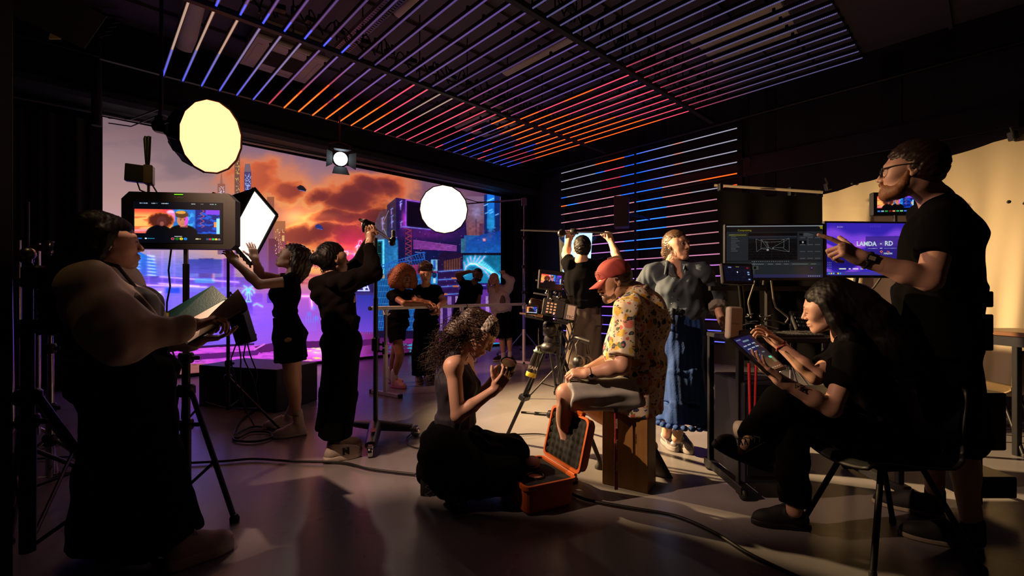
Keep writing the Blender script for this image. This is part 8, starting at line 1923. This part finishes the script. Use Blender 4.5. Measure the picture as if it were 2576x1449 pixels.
f.shoe(P(1648, 1118, 3.14), (.42, -.3, -.85), M_GSH, mat('dark_sole', (.03, .028, .028), .6), .29, up=(-.8, .1, -.5), sole=.04, ank=j['nB'])
f.shoe(F(1452, 1212), (-.97, -.1, 0), M_GSH, mat('dark_sole', (.03, .028, .028), .6), .29, ank=j['nA'])
f.cap_hair(M_HAIRD, low=-.045, fold=fold_fn(.002, .02, None, 5), facecut=(0, .112, -.05, .078, .066, .1), thick=-.001)
b = Sdf(); f.hell(b, (0, .052, -.086), (.05, .055, .036), .01); f.hell(b, (0, .083, -.102), (.025, .023, .022), .015); b.chain([f.H(-.03, .085, -.07), f.H(-.012, .103, -.054), f.H(.012, .103, -.054), f.H(.03, .085, -.07)], [.006, .0085, .0085, .006], .01)
for sx in (-1, 1): b.cap(f.H(.064*sx, .008, -.028), f.H(.045*sx, .04, -.085), .009, .016, .02)
f.hell(b, (0, .1, -.07), (.02, .02, .008), .004, 1)
f.kid(b, 'beard', M_HAIRF, .0036, bump_fn(.0016, .009, 2))
M_CAP = mat('red_cotton_twill', (.34, .052, .045), .8, var=.15, scale=25, bump=.08, bscale=500)
b = Sdf(); f.hell(b, (0, -.014, .045), (.091, .113, .094), .01); b.cut(f.H(0, 0, .026), -f.u*1.0+f.f*.06, .6)
f.kid(b, 'cap', M_CAP, .005, fold_fn(.0018, .06, None, 8)); capo = f.o.children[-1]
mb = MB(); mb.sheet(lambda u, v: f.H(.082*sin((u-.5)*2.7)*(1-.12*v), .088*cos((u-.5)*2.7)*.55+.035+.082*v*cos((u-.5)*2.2)**.5, .034-.03*v-.014*abs(u-.5)*v*0-.018*(2*(u-.5))**2*v), 18, 8)
o_ = mb.build('brim', M_CAP); sm = o_.modifiers.new('thick', 'SOLIDIFY'); sm.thickness = .005; adopt(o_, capo)
adopt(MB().ball(f.H(0, -.014, .139), .007, 8).build('button', M_CAP), capo)
mb = MB(); c = f.H(-.035, .093, .075); n_ = nrm(c-f.H(0, -.014, .045)); x_ = nrm(np.cross(f.u, n_)); y_ = np.cross(n_, x_)
for R in (.017,): mb.tube([c+n_*.003+x_*R*cos(t)+y_*R*1.2*sin(t) for t in np.linspace(0, 2*pi, 17)], .0013, 5)
mb.tube([c+n_*.004-y_*.012, c+n_*.004+y_*.012], .0012, 5).tube([c+n_*.004+y_*.01, c+n_*.004+x_*.008+y_*.004, c+n_*.004-y_*.002], .0012, 5).tube([c+n_*.004+y_*.01, c+n_*.004-x_*.008+y_*.004, c+n_*.004-y_*.002], .0012, 5)
adopt(mb.build('badge', mat('badge_thread', (.6, .25, .2), .6)), capo)
wr = lerp(j['eA'], j['wA'], .9); ax = nrm(j['wA']-j['eA']); u_ = nrm(np.cross(ax, UP)); v_ = np.cross(ax, u_)
MB().tube([wr+.032*(u_*cos(t)+v_*sin(t)) for t in np.linspace(0, 2*pi, 19)], .006, 6).build('watch_strap', mat('brown_leather', (.12, .05, .025), .5), f.o)
MB().lathe(wr+V3(-.006, -.034, -.008), (-.2, -1, -.1), [(.016, 0), (.016, .006), (.013, .008)], 14).build('watch', M_CHROME, f.o)
MB().ball(f.H(-.079, .004, -.038), .004, 8).build('earring', M_CHROME, f.o)
# red lanyard hanging from the pocket
M_LAN = mat('red_lanyard', (.34, .02, .03), .6)
lp = [P(1549, 1036, 2.79), P(1550, 1090, 2.79), P(1549, 1150, 2.79), P(1550, 1232, 2.785)]
root = empty('lanyard', P(1549, 1234, 2.79), 'red VISITOR lanyard hanging down the front of the wooden box', 'lanyard')
mb = MB()
for e in (-.004, .007): mb.tube([p+V3(e, .003*(e > 0), 0) for p in lp], .006, 5)
mb.build('strap', M_LAN, root)
dn = nrm(lp[2]-lp[0])
for k in range(3): MB().text('VISITOR', .017, lerp(lp[0], lp[3], .15+.27*k)+V3(.002, -.0075, 0), dn, V3(1, 0, 0), 0, .0005, bold=.0006).build('lettering', mat('lanyard_print', (.62, .45, .42), .6), root)
MB().box(lp[0]+V3(0, 0, .008), (.012, .006, .012)).build('clip', M_BLK, root)

# --- woman in denim
f = Fig('smiling woman in knotted denim shirt and long blue skirt', 3.62,
        dict(hd=(1702, 617, 0), nk=(1694, 666, .03), ch=(1704, 718, 0), wa=(1714, 780, 0), pv=(1722, 838, 0), sA=(1641, 688, .04), eA=(1601, 738, .16), wA=(1622, 788, .02), sB=(1765, 686, -.04), eB=(1800, 752, -.02), wB=(1812, 795, -.14),
             hA=(1703, 850, .03), kA=(1694, 965, -.02), nA=(1676, 1092, .02), hB=(1745, 850, -.03), kB=(1726, 965, -.08), nB=(1702, 1102, -.12)),
        (.50, -.86, .05), up=(-.06, 0, 1), sc=1.0, skin=SK_FAIR, h=.0075, hh=.0036, side=(1, -.1, 0))
b = f.skeleton(); j = f.j
f.hand(b, j['wA'], (.5, -.3, -.8), (.5, -.6, 0), (0, -.8, .3), key='A', h=.005); f.hand(b, j['wB'], (.3, -.2, -1), (-.9, -.2, 0), (0, -.9, -.2), key='B', curl=(15, 25, 15), h=.004)
f.finish(); f.eyes((.25, .95, .0)); f.brows(M_HAIRF, .0032); f.lips(M_LIP, .004)
M_DENIM = mat('washed_denim', (.055, .078, .11), .8, var=.3, scale=10, bump=.12, bscale=450)
w = f.side; b = Sdf()
b.seg(P(1714, 805, 3.62), j['wa'], (.16, .125), (.182, .14), w, .04, True); b.seg(j['wa'], j['ch'], (.178, .135), (.168, .125), w, .06, False); b.seg(j['ch'], lerp(j['ch'], j['nk'], .62), (.175, .13), (.14, .085), w, .05, False)
for e in (-1, 1): b.ell(j['ch']+f.fr*.085+w*e*.07-UP*.03, [.075]*3, k=.05)
for e in 'AB': b.cap(lerp(j['nk'], j['s'+e], .3), j['s'+e], .058, .072, .04); b.cap(j['s'+e], j['e'+e], .074, .072, .05)
b.seg(j['eB']-nrm(j['wB']-j['eB'])*.02, lerp(j['eB'], j['wB'], .42), (.072, .072), (.068, .068), V3(0, 1, 0), .03, True); b.cap(j['eA'], lerp(j['eA'], j['wA'], .5), .068, .06, .03)
nkf = lerp(j['nk'], j['ch'], .35); b.ell(nkf+f.fr*.11+UP*.05+V3(.01, 0, 0), (.036, .06, .115), V3(1, 0, 0), f.fr, .015, 1)
f.kid(b, 'denim_shirt', M_DENIM, .0065, fold_fn(.0045, .075, nrm(V3(.4, 0, 1)), 71))
b = Sdf(); E = lerp(j['eB'], j['wB'], .35); d = nrm(j['wB']-j['eB']); b.seg(E, E+d*.055, (.076, .076), (.073, .073), V3(0, 1, 0), .01, True)
f.kid(b, 'rolled_cuff', mat('denim_inside', (.22, .21, .2), .85, bump=.1), .005, fold_fn(.003, .05, d, 72))
b = Sdf(); kn = P(1688, 786, 3.46); b.ell(kn, (.042, .035, .03), k=.02); b.ell(kn+V3(-.05, .02, .01), (.05, .03, .022), k=.02); b.ell(kn+V3(.05, .02, .012), (.05, .03, .022), k=.02); b.cap(kn, kn+V3(.012, -.02, -.075), .022, .018, .02); b.cap(kn, kn+V3(-.025, -.015, -.06), .02, .014, .02)
f.kid(b, 'shirt_knot', M_DENIM, .005, fold_fn(.003, .03, None, 4))
b = Sdf()
for sx, tip in ((-1, P(1672, 700, 3.49)), (1, P(1724, 682, 3.47))):
    c0 = j['nk']+V3(.058*sx+.01, .03, .02); b.chain([c0, c0+V3(.014*sx, -.07, -.012), lerp(c0, tip, .75)], [.014, .016, .008], .02)
b.cap(j['nk']+V3(-.05, .05, .02), j['nk']+V3(.06, .05, .02), .017, .017, .02)
f.kid(b, 'collar', M_DENIM, .005)
for k in range(6):
    p_ = lerp(P(1694, 700, 3.5), P(1688, 780, 3.46), k/5.)+V3(0, -.012+.012*abs(k-2)*.4, 0); MB().ball(p_, .0045, 8).build('button', M_CHROME, f.o)
M_BLUE = mat('blue_embroidered_cotton', (.008, .05, .24), .8, var=.3, scale=24, bump=.25, bscale=90)
nd, lk = nodes_of(M_BLUE); wv = nd.new('ShaderNodeTexWave'); wv.inputs['Scale'].default_value = 7.5; wv.inputs['Distortion'].default_value = 1.2; tc = nd.new('ShaderNodeTexCoord'); lk.new(tc.outputs['Object'], wv.inputs['Vector'])
bp = [n for n in nd if n.type == 'BUMP'][0]; b2 = nd.new('ShaderNodeBump'); b2.inputs['Strength'].default_value = .35; b2.inputs['Distance'].default_value = .01; lk.new(wv.outputs['Fac'], b2.inputs['Height']); lk.new(bp.outputs[0], b2.inputs['Normal']); lk.new(b2.outputs[0], nd['Principled BSDF'].inputs['Normal'])
f.skirt(M_BLUE, [P(1713, 788, 3.6), P(1718, 840, 3.61), P(1722, 930, 3.6), P(1723, 1010, 3.58), P(1723, 1058, 3.57)], [(.15, .12), (.178, .15), (.205, .18), (.218, .2), (.232, .215)], fold_fn(.009, .13, UP, 73), h=.0075)
mb = MB(); c = P(1723, 1058, 3.57)
for k in range(26):
    a = 2*pi*k/26; mb.ball(c+V3(.228*cos(a), .212*sin(a), -.004), (.03, .03, .022), 8)
mb.build('scalloped_hem', M_BLUE, f.o)
M_SIL = mat('silver_sneaker', (.42, .40, .42), .32, .6, var=.3, scale=50)
for e, hx, d in (('A', F(1671, 1112), (.05, -1, 0)), ('B', F(1700, 1118), (.12, -.99, 0))): f.shoe(hx, d, M_SIL, mat('grey_sole', (.3, .27, .28), .6), .255, sole=.042, laces=M_WHITE, ank=j['n'+e])
def pony(b): b.chain([f.H(0, -.09, .0), f.H(.02, -.10, -.05), f.H(.03, -.09, -.11)], [.03, .028, .018], .03)
f.cap_hair(M_HAIRF, low=-.07, extra=pony, fold=fold_fn(.002, .012, f.f, 5), thick=-.003, facecut=(0, .104, -.025, .08, .085, .1), h=.004)
rg = np.random.default_rng(33); R_, E_ = [], []
for k in range(70):
    s_ = rg.choice([-1, 1]); R_.append(f.H(s_*.066, .0+rg.uniform(-.03, .04), .075)); E_.append(f.H(s_*(.082+rg.uniform(0, .012)), rg.uniform(-.08, .0), -.06-rg.uniform(0, .08)))
f.strand_hair(R_, E_, M_HAIRF, 9, .0018, curl=.004, turns=1, name='hair_strands', n=3)
for sx in (-1, 1): MB().tube([f.H(.08*sx, -.008, -.056)+f.u*.022*cos(t)+f.f*.022*sin(t) for t in np.linspace(0, 2*pi, 19)], .0013, 5).build('hoop_earring', M_CHROME, f.o)
MB().tube([lerp(P(1680, 683, 3.5), P(1712, 680, 3.49), t)+V3(0, -.012, -.045*sin(pi*t)) for t in np.linspace(0, 1, 11)], .0012, 4).build('necklace', mat('gold', (.7, .45, .15), .25, 1.0), f.o)
# --- woman seated on the right with a tablet
f = Fig('seated woman in black with long dark hair tapping a tablet', 2.25,
        dict(hd=(2080, 772, 0), nk=(2128, 850, .04), ch=(2155, 930, 0), wa=(2195, 1035, 0), pv=(2225, 1115, 0), sA=(2142, 900, -.17), eA=(2092, 1028, -.22), wA=(1962, 956, -.18), sB=(2112, 885, .17), eB=(2052, 948, .02), wB=(1958, 864, .12),
             hA=(2215, 1122, -.1), kA=(1975, 1008, -.1), nA=(1884, 1122, -.28), hB=(2215, 1130, .1), kB=(1990, 1035, .1), nB=(1998, 1284, .06)),
        (-.80, .54, -.25), up=(-.25, 0, .97), sc=.98, skin=SK_FAIR, h=.0075, hh=.0038)
b = f.skeleton(); j = f.j
f.hand(b, j['wB'], (-.72, .1, .62), (-.5, -.3, -.8), (-.2, -.9, .3), curl=((8, 25, 15), (20, 40, 20), (35, 50, 25), (40, 50, 25)), thumb=(.5, 12), spread=9, key='B', h=.003)
f.hand(b, j['wA'], (-.78, .1, .62), (.35, .2, .9), (.3, .9, .1), curl=(14, 18, 10), thumb=(.8, 12), key='A', h=.0032)
f.finish(base=F(2100, 1300)); f.lashes(); f.brows(M_HAIRB, .0036); f.lips()
f.tee(M_BTEE, sleeve=.62, loose=.018, sl=.02, fold=fold_fn(.005, .1, UP, 81), hem=j['pv'], name='t_shirt')
f.trousers(M_BTRO, to=.97, rt=.105, rk=.088, ra=.072, fold=fold_fn(.005, .1, None, 82), tork=(.17, .14))
f.shoe(j['nA']+V3(.075, -.01, -.10), (-.86, -.1, .38), M_SHOEB, M_SOLEB, .285, up=(.36, -.25, .9), sole=.032, ank=j['nA'], laces=M_MATTE)
f.shoe(F(2036, 1330), (-.97, .2, 0), M_SHOEB, M_SOLEB, .285, sole=.032, ank=j['nB'], laces=M_MATTE)
def lng(b): b.chain([f.H(0, -.05, .06), f.H(0, -.12, -.01), f.H(0, -.17, -.1), f.H(.0, -.2, -.22), f.H(0, -.19, -.34)], [.085, .085, .085, .09, .07], .03); b.chain([f.H(-.075, .0, .03), f.H(-.09, -.02, -.06), f.H(-.1, -.05, -.16), f.H(-.1, -.06, -.26)], [.03, .032, .035, .03], .03); b.chain([f.H(.075, .0, .03), f.H(.09, -.02, -.06), f.H(.1, -.05, -.16)], [.03, .032, .03], .03)
f.cap_hair(M_HAIRB, low=-.4, extra=lng, fold=fold_fn(.0015, .02, f.u, 9), facecut=(0, .105, -.03, .078, .082, .1))
rg = np.random.default_rng(43); R_, E_ = [], []
for k in range(130):
    x = rg.uniform(-.1, .1); R_.append(f.H(x*.7, -.11, .07)); E_.append(f.H(x, -.26+rg.uniform(-.04, .03), -.2-rg.uniform(0, .18)))
f.strand_hair(R_, E_, M_HAIRB, 9, .0022, curl=.006, turns=1, name='hair_strands', n=3)
wr = lerp(j['eB'], j['wB'], .92); ax = nrm(j['wB']-j['eB']); u_ = nrm(np.cross(ax, UP)); v_ = np.cross(ax, u_)
MB().tube([wr+(.031+.003*sin(5*t))*(u_*cos(t)+v_*sin(t))+ax*.004*sin(3*t) for t in np.linspace(0, 2*pi, 25)], .0045, 6).build('hair_tie', mat('pink_hair_tie', (.4, .09, .09), .7), f.o)
p_ = lerp(j['eA'], j['wA'], .72); ax = nrm(j['wA']-j['eA']); n_ = nrm(V3(-.35, -.75, .5)-ax*np.dot(V3(-.35, -.75, .5), ax)); y_ = np.cross(n_, ax); mb = MB(); o_ = p_+n_*.0365; x_ = -ax*-1
for a_, c_ in (((-.02, -.012), (-.012, .014)), ((-.012, .014), (.0, .0)), ((.0, .0), (-.016, .002)), ((-.004, .0), (.012, -.016)), ((.002, .012), (.02, .012)), ((.02, .012), (.004, -.012)), ((.004, -.012), (.024, -.014))): mb.tube([o_-ax*a_[0]+y_*a_[1], o_-ax*c_[0]+y_*c_[1]], .0017, 5)
mb.build('tattoo', M_MATTE, f.o)

# --- man on the right, pointing
f = Fig('tall man with glasses and beard in black tee and shorts pointing at monitors', 2.14,
        dict(hd=(2292, 428, 0), nk=(2362, 508, .04), ch=(2366, 600, .03), wa=(2356, 730, .03), pv=(2352, 860, .06), sA=(2380, 552, -.16), eA=(2338, 704, -.2), wA=(2172, 651, -.12), sB=(2338, 540, .2), eB=(2310, 690, .3), wB=(2290, 820, .32),
             hA=(2372, 875, .0), kA=(2408, 1095, .08), nA=(2448, 1330, .06), hB=(2342, 870, .18), kB=(2346, 1062, .32), nB=(2352, 1248, .38)),
        (-.74, .67, .03), up=(-.02, 0, 1), sc=1.07, male=True, skin=SK_FAIR, h=.0075, hh=.0036)
b = f.skeleton(); j = f.j
f.hand(b, j['wA'], (-.86, .06, .42), (.25, .7, -.6), (.35, -.25, .85), curl=((4, 8, 4), (68, 75, 40), (75, 80, 40), (78, 80, 40)), thumb=(.95, 3), spread=4, key='A', h=.003, size=1.04)
f.hand(b, j['wB'], (0, 0, -1), (1, 0, 0), (0, 1, 0), key='B', h=.006)
f.finish(); f.eyes(); f.brows(M_HAIRG, .0045); f.lips()
f.tee(M_BTEE, sleeve=.62, loose=.022, flare=.05, sl=.03, fold=fold_fn(.006, .12, UP, 91), hem=P(2352, 880, 2.2), hemw=(.215, .17))
f.trousers(M_BTRO, to=.52, rt=.118, rk=.11, fold=fold_fn(.006, .12, UP, 92), name='shorts', tork=(.19, .15), top=P(2354, 800, 2.2))
for e, hx, d in (('A', F(2470, 1386), (-.86, .5, 0)), ('B', F(2376, 1304), (-.77, .64, 0))):
    f.shoe(hx, d, M_SHOEB, M_SOLEC, .29, sole=.026, ank=j['n'+e], laces=M_MATTE); f.kid(Sdf().cap(j['n'+e]-V3(0, 0, .05), j['n'+e]+V3(0, 0, .03), .046, .045), 'sock', M_MATTE, .008)
f.cap_hair(M_HAIRD, low=-.05, fold=fold_fn(.0025, .02, None, 5), facecut=(0, .112, -.02, .088, .092, .092), thick=.002)
b = Sdf(); f.hell(b, (0, .05, -.082), (.0525, .058, .042), .01); f.hell(b, (0, .084, -.103), (.027, .025, .024), .015); b.chain([f.H(-.03, .083, -.075), f.H(-.012, .102, -.053), f.H(.012, .102, -.053), f.H(.03, .083, -.075)], [.006, .007, .007, .006], .01)
for sx in (-1, 1): b.chain([f.H(.068*sx, .006, -.005), f.H(.06*sx, .018, -.06), f.H(.046*sx, .04, -.088), f.H(.02*sx, .078, -.106)], [.009, .016, .02, .02], .02)
f.hell(b, (0, .1, -.068), (.024, .02, .01), .004, 1)
f.kid(b, 'beard', M_HAIRG, .0034, bump_fn(.0015, .008, 2))
root = None; mb = MB()
for sx in (-1, 1):
    cx = .034*sx; pts = [f.H(cx+.026*sg, .104-.008*abs(sg*sx > 0), z) for sg, z in ((-1, .012), (-.9, -.018), (-.4, -.024), (.5, -.022), (.95, -.012), (1, .012), (-1, .012))]
    mb.tube(pts, .0032, 6); mb.tube([f.H(.061*sx, .096, .008), f.H(.08*sx, .05, .012), f.H(.083*sx, -.012, .012), f.H(.08*sx, -.03, -.006)], .0036, 6)
mb.tube([f.H(-.009, .106, .006), f.H(.009, .106, .006)], .003, 6); mb.build('glasses', M_PLAST, f.o)
wr = lerp(j['eA'], j['wA'], .93); ax = nrm(j['wA']-j['eA']); u_ = nrm(np.cross(ax, UP)); v_ = np.cross(ax, u_)
b = Sdf()
for k in range(16):
    t0, t1 = 2*pi*k/16, 2*pi*(k+1)/16; b.cap(wr+.033*(u_*cos(t0)+v_*sin(t0)), wr+.033*(u_*cos(t1)+v_*sin(t1)), .0075, .0075, .004)
n_ = nrm(V3(-.45, -.85, .2)-ax*np.dot(V3(-.45, -.85, .2), ax)); y_ = np.cross(n_, ax); b.box(wr+n_*.037, (.019, .017, .0055), ax, y_, .004, .006)
o_ = f.kid(b, 'watch', M_PLAST, .0025); adopt(MB().box(wr+n_*.0432, (.0125, .009, .0012), ax, y_).build('watch_face', mat('watch_lcd', (.4, .36, .25), .4)), o_)

# --- woman on the left with the clipboard
f = Fig('woman in sheer white blouse and striped corset looking at the monitor', 2.12,
        dict(hd=(280, 608, 0), nk=(242, 692, .02), ch=(276, 768, 0), wa=(296, 858, 0), pv=(318, 950, 0), sA=(226, 722, -.18), eA=(304, 855, -.25), wA=(486, 818, -.06), sB=(292, 712, .2), eB=(375, 842, .22), wB=(498, 856, .12),
             hA=(312, 960, -.1), kA=(350, 1160, -.06), nA=(412, 1372, -.04), hB=(325, 960, .1), kB=(300, 1165, .08), nB=(275, 1372, .06)),
        (.75, .66, .0), up=(0, 0, 1), sc=1.0, skin=SK_FAIR, fat=1.28, h=.0075, hh=.0038)
b = f.skeleton(); j = f.j
f.hand(b, j['wA'], (.85, .35, .28), (.1, .3, -.9), (-.2, .9, .3), curl=((35, 50, 25), (45, 55, 25), (50, 60, 30), (55, 60, 30)), thumb=(.35, 10), key='A', h=.003); f.hand(b, j['wB'], (.8, .5, .1), (.1, 0, 1), (-.4, .8, 0), curl=(15, 20, 10), key='B', h=.004)
f.finish(); f.eyes((0, 1, .2)); f.brows(M_HAIRB, .0036); f.lips(M_LIP)
M_SHEER = mat('sheer_cream_chiffon', (.6, .48, .43), .75, var=.1, bump=.05, bscale=200)
w = f.side; b = Sdf()
b.seg(lerp(j['wa'], j['ch'], .15), j['ch'], (.19, .155), (.2, .165), w, .05, True); b.seg(j['ch'], lerp(j['ch'], j['nk'], .8), (.2, .165), (.13, .09), w, .06, False)
for e in 'AB':
    b.cap(lerp(j['nk'], j['s'+e], .25), j['s'+e], .07, .095, .05); b.cap(j['s'+e], lerp(j['s'+e], j['e'+e], .75), .1, .108, .06); b.cap(lerp(j['s'+e], j['e'+e], .7), j['e'+e], .105, .09, .06); b.cap(j['e'+e], lerp(j['e'+e], j['w'+e], .8), .088, .06, .05); b.seg(lerp(j['e'+e], j['w'+e], .76), lerp(j['e'+e], j['w'+e], .97), (.055, .06), (.046, .05), UP, .02, True)
f.kid(b, 'blouse', M_SHEER, .0065, fold_fn(.0055, .11, None, 101))
M_CORS = mat('striped_corset', (.008, .007, .009), .7); nd, lk = nodes_of(M_CORS); tc = nd.new('ShaderNodeTexCoord'); wv = nd.new('ShaderNodeTexWave'); wv.inputs['Scale'].default_value = 6.5; wv.bands_direction = 'DIAGONAL'; lk.new(tc.outputs['Object'], wv.inputs['Vector'])
gt = nd.new('ShaderNodeMath'); gt.operation = 'GREATER_THAN'; gt.inputs[1].default_value = .975; lk.new(wv.outputs['Fac'], gt.inputs[0]); mx = nd.new('ShaderNodeMix'); mx.data_type = 'RGBA'; lk.new(gt.outputs[0], mx.inputs[0]); mx.inputs[6].default_value = (.008, .007, .009, 1); mx.inputs[7].default_value = (.25, .2, .2, 1); lk.new(mx.outputs[2], nd['Principled BSDF'].inputs['Base Color'])
b = Sdf(); b.seg(P(300, 884, 2.12), j['wa'], (.212, .172), (.205, .17), w, .03, True); b.seg(j['wa'], lerp(j['wa'], j['ch'], .95), (.205, .17), (.212, .178), w, .04, True)
for e in (-1, 1): b.ell(lerp(j['wa'], j['ch'], .85)+f.fr*.09+w*e*.07, [.098]*3, k=.05)
f.kid(b, 'corset', M_CORS, .0065, fold_fn(.002, .1, UP, 102))
b = Sdf(); g = [j['ch']+w*-.11-f.fr*.16-UP*.02, lerp(j['nk'], j['sA'], .62)-f.fr*.1+UP*.06, lerp(j['nk'], j['sA'], .62)+UP*.1, lerp(j['nk'], j['sA'], .62)+f.fr*.09+UP*.05, j['ch']-w*.1+f.fr*.15]
f.kid(b.chain(g, [.008]*5, .006), 'strap', M_MATTE, .005)
f.trousers(M_BTRO, to=.985, rt=.132, rk=.125, ra=.122, top=P(302, 893, 2.12), waist=(.205, .172), tork=(.235, .2), fold=fold_fn(.006, .14, UP, 103))
b = Sdf(); b.seg(P(301, 897, 2.12), P(300, 882, 2.12), (.215, .18), (.214, .178), w, .01, True, fr=.004); f.kid(b, 'belt', mat('cream_studded_belt', (.4, .37, .3), .5), .005)
mb = MB()
for k in range(28):
    a = 2*pi*k/28; fr_ = np.cross(w, UP); mb.ball(P(301, 890, 2.12)+w*.216*cos(a)+fr_*.181*sin(a), .006, 6)
mb.build('belt_studs', M_STEEL, f.o)
M_PLAT = mat('cream_canvas_sneaker', (.56, .46, .42), .7, bump=.06)
for e, hx in (('A', F(412, 1442)), ('B', F(268, 1400))):
    f.shoe(hx, (.65, .76, 0), M_PLAT, mat('platform_sole', (.55, .46, .40), .6, bump=.4, bscale=60), .275, sole=.055, wd=.05, laces=M_SOLEW, ank=j['n'+e])
def lng(b): b.chain([f.H(0, -.06, .06), f.H(.0, -.105, -.03), f.H(.01, -.13, -.14), f.H(.02, -.165, -.26), f.H(.03, -.19, -.38)], [.08, .075, .075, .07, .045], .03); b.chain([f.H(.075, -.02, .03), f.H(.085, -.05, -.06), f.H(.09, -.09, -.16)], [.03, .03, .025], .03); b.chain([f.H(-.07, -.02, .03), f.H(-.085, -.05, -.06), f.H(-.09, -.09, -.16)], [.03, .03, .025], .03)
f.cap_hair(M_HAIRB, low=-.45, extra=lng, fold=fold_fn(.0015, .02, f.u, 9), facecut=(0, .104, -.03, .085, .088, .1))
rg = np.random.default_rng(53); R_, E_ = [], []
for k in range(160):
    x = rg.uniform(-.09, .1); R_.append(f.H(x*.7, -.1, .07)); E_.append(f.H(x+.02, -.2+rg.uniform(-.05, .03), -.25-rg.uniform(0, .2)))
f.strand_hair(R_, E_, M_HAIRB, 9, .0022, curl=.006, turns=1, name='hair_strands', n=3)
for sx in (-1, 1): MB().lathe(f.H(.08*sx, -.008, -.036), -f.u, [(.0035, 0), (.005, .005), (.003, .012)], 8).build('earring', M_CHROME, f.o)
for k, fr_ in ((0, .55), (1, .75)): MB().lathe(j['wA']+nrm(V3(.85, .35, .28))*.1+V3(.02*k, -.012-.004*k, -.022*k), (.7, .2, -.6), [(.0095, 0), (.0105, .003), (.0095, .006)], 10).build('ring', M_CHROME, f.o)
# ------------------------------------------------------------------ beams of the lamps and one added fill
KEY.energy = 380; KEY.color = (1.0, .60, .40); KEY.spot_size = rad(86); KEY.spot_blend = 1.0; KEY.shadow_soft_size = .02
KEYO.location = Vector(KEY_P+KEY_D*.04)
KEYO.rotation_euler = Vector(V3(-.05, 2.9, .85)-KEY_P).to_track_quat('-Z', 'Y').to_euler()
def beam(name, p, target, energy, col, size, blend, soft):
    L = bpy.data.lights.new(name, 'SPOT'); lo = bpy.data.objects.new(name, L); COL.objects.link(lo); lo.location = Vector(p)
    L.energy = energy; L.color = col; L.spot_size = rad(size); L.spot_blend = blend; L.shadow_soft_size = soft
    lo.rotation_euler = Vector(np.asarray(target)-np.asarray(p)).to_track_quat('-Z', 'Y').to_euler(); return lo
beam('fresnel_beam', FRES_P+FRES_D*.04, FRES_P+FRES_D, 50, (1.0, .85, .66), 50, .6, .06)
beam('octagonal_softbox_beam', OCTA_P+OCTA_D*.09, V3(1.1, 4.6, 1.0), 6200, (1.0, .66, .32), 57, 1.0, .06)
beam('actors_fill_spot', OCTA_P+OCTA_D*.09, V3(-.9, 6.5, 1.05), 620, (1.0, .46, .28), 46, 1.0, .3)  # extra spot set at the softbox, aimed to brighten the actors
# ------------------------------------------------------------------ camera and view
cam = bpy.data.cameras.new('camera'); co = bpy.data.objects.new('camera', cam); COL.objects.link(co)
co.location = (0, 0, CAMH); co.rotation_euler = (pi/2, 0, 0)
cam.sensor_width = 36; cam.lens = 36*FPX/2576; cam.shift_y = (HZ-724.5)/2576; cam.clip_start = .05
SC.camera = co
wd = bpy.data.worlds.new('world'); SC.world = wd; wd.use_nodes = True
wd.node_tree.nodes['Background'].inputs[0].default_value = (.005, .0045, .012, 1); wd.node_tree.nodes['Background'].inputs[1].default_value = 1
vs = SC.view_settings; vs.view_transform = 'Standard'; vs.look = 'None'; vs.exposure = 0; vs.gamma = 1; vs.use_curve_mapping = False
SC.cycles.max_bounces = 5; SC.cycles.diffuse_bounces = 2; SC.cycles.glossy_bounces = 3; SC.cycles.transmission_bounces = 3
SC.cycles.sample_clamp_indirect = 4; SC.cycles.use_denoising = True; SC.cycles.caustics_reflective = False; SC.cycles.caustics_refractive = False
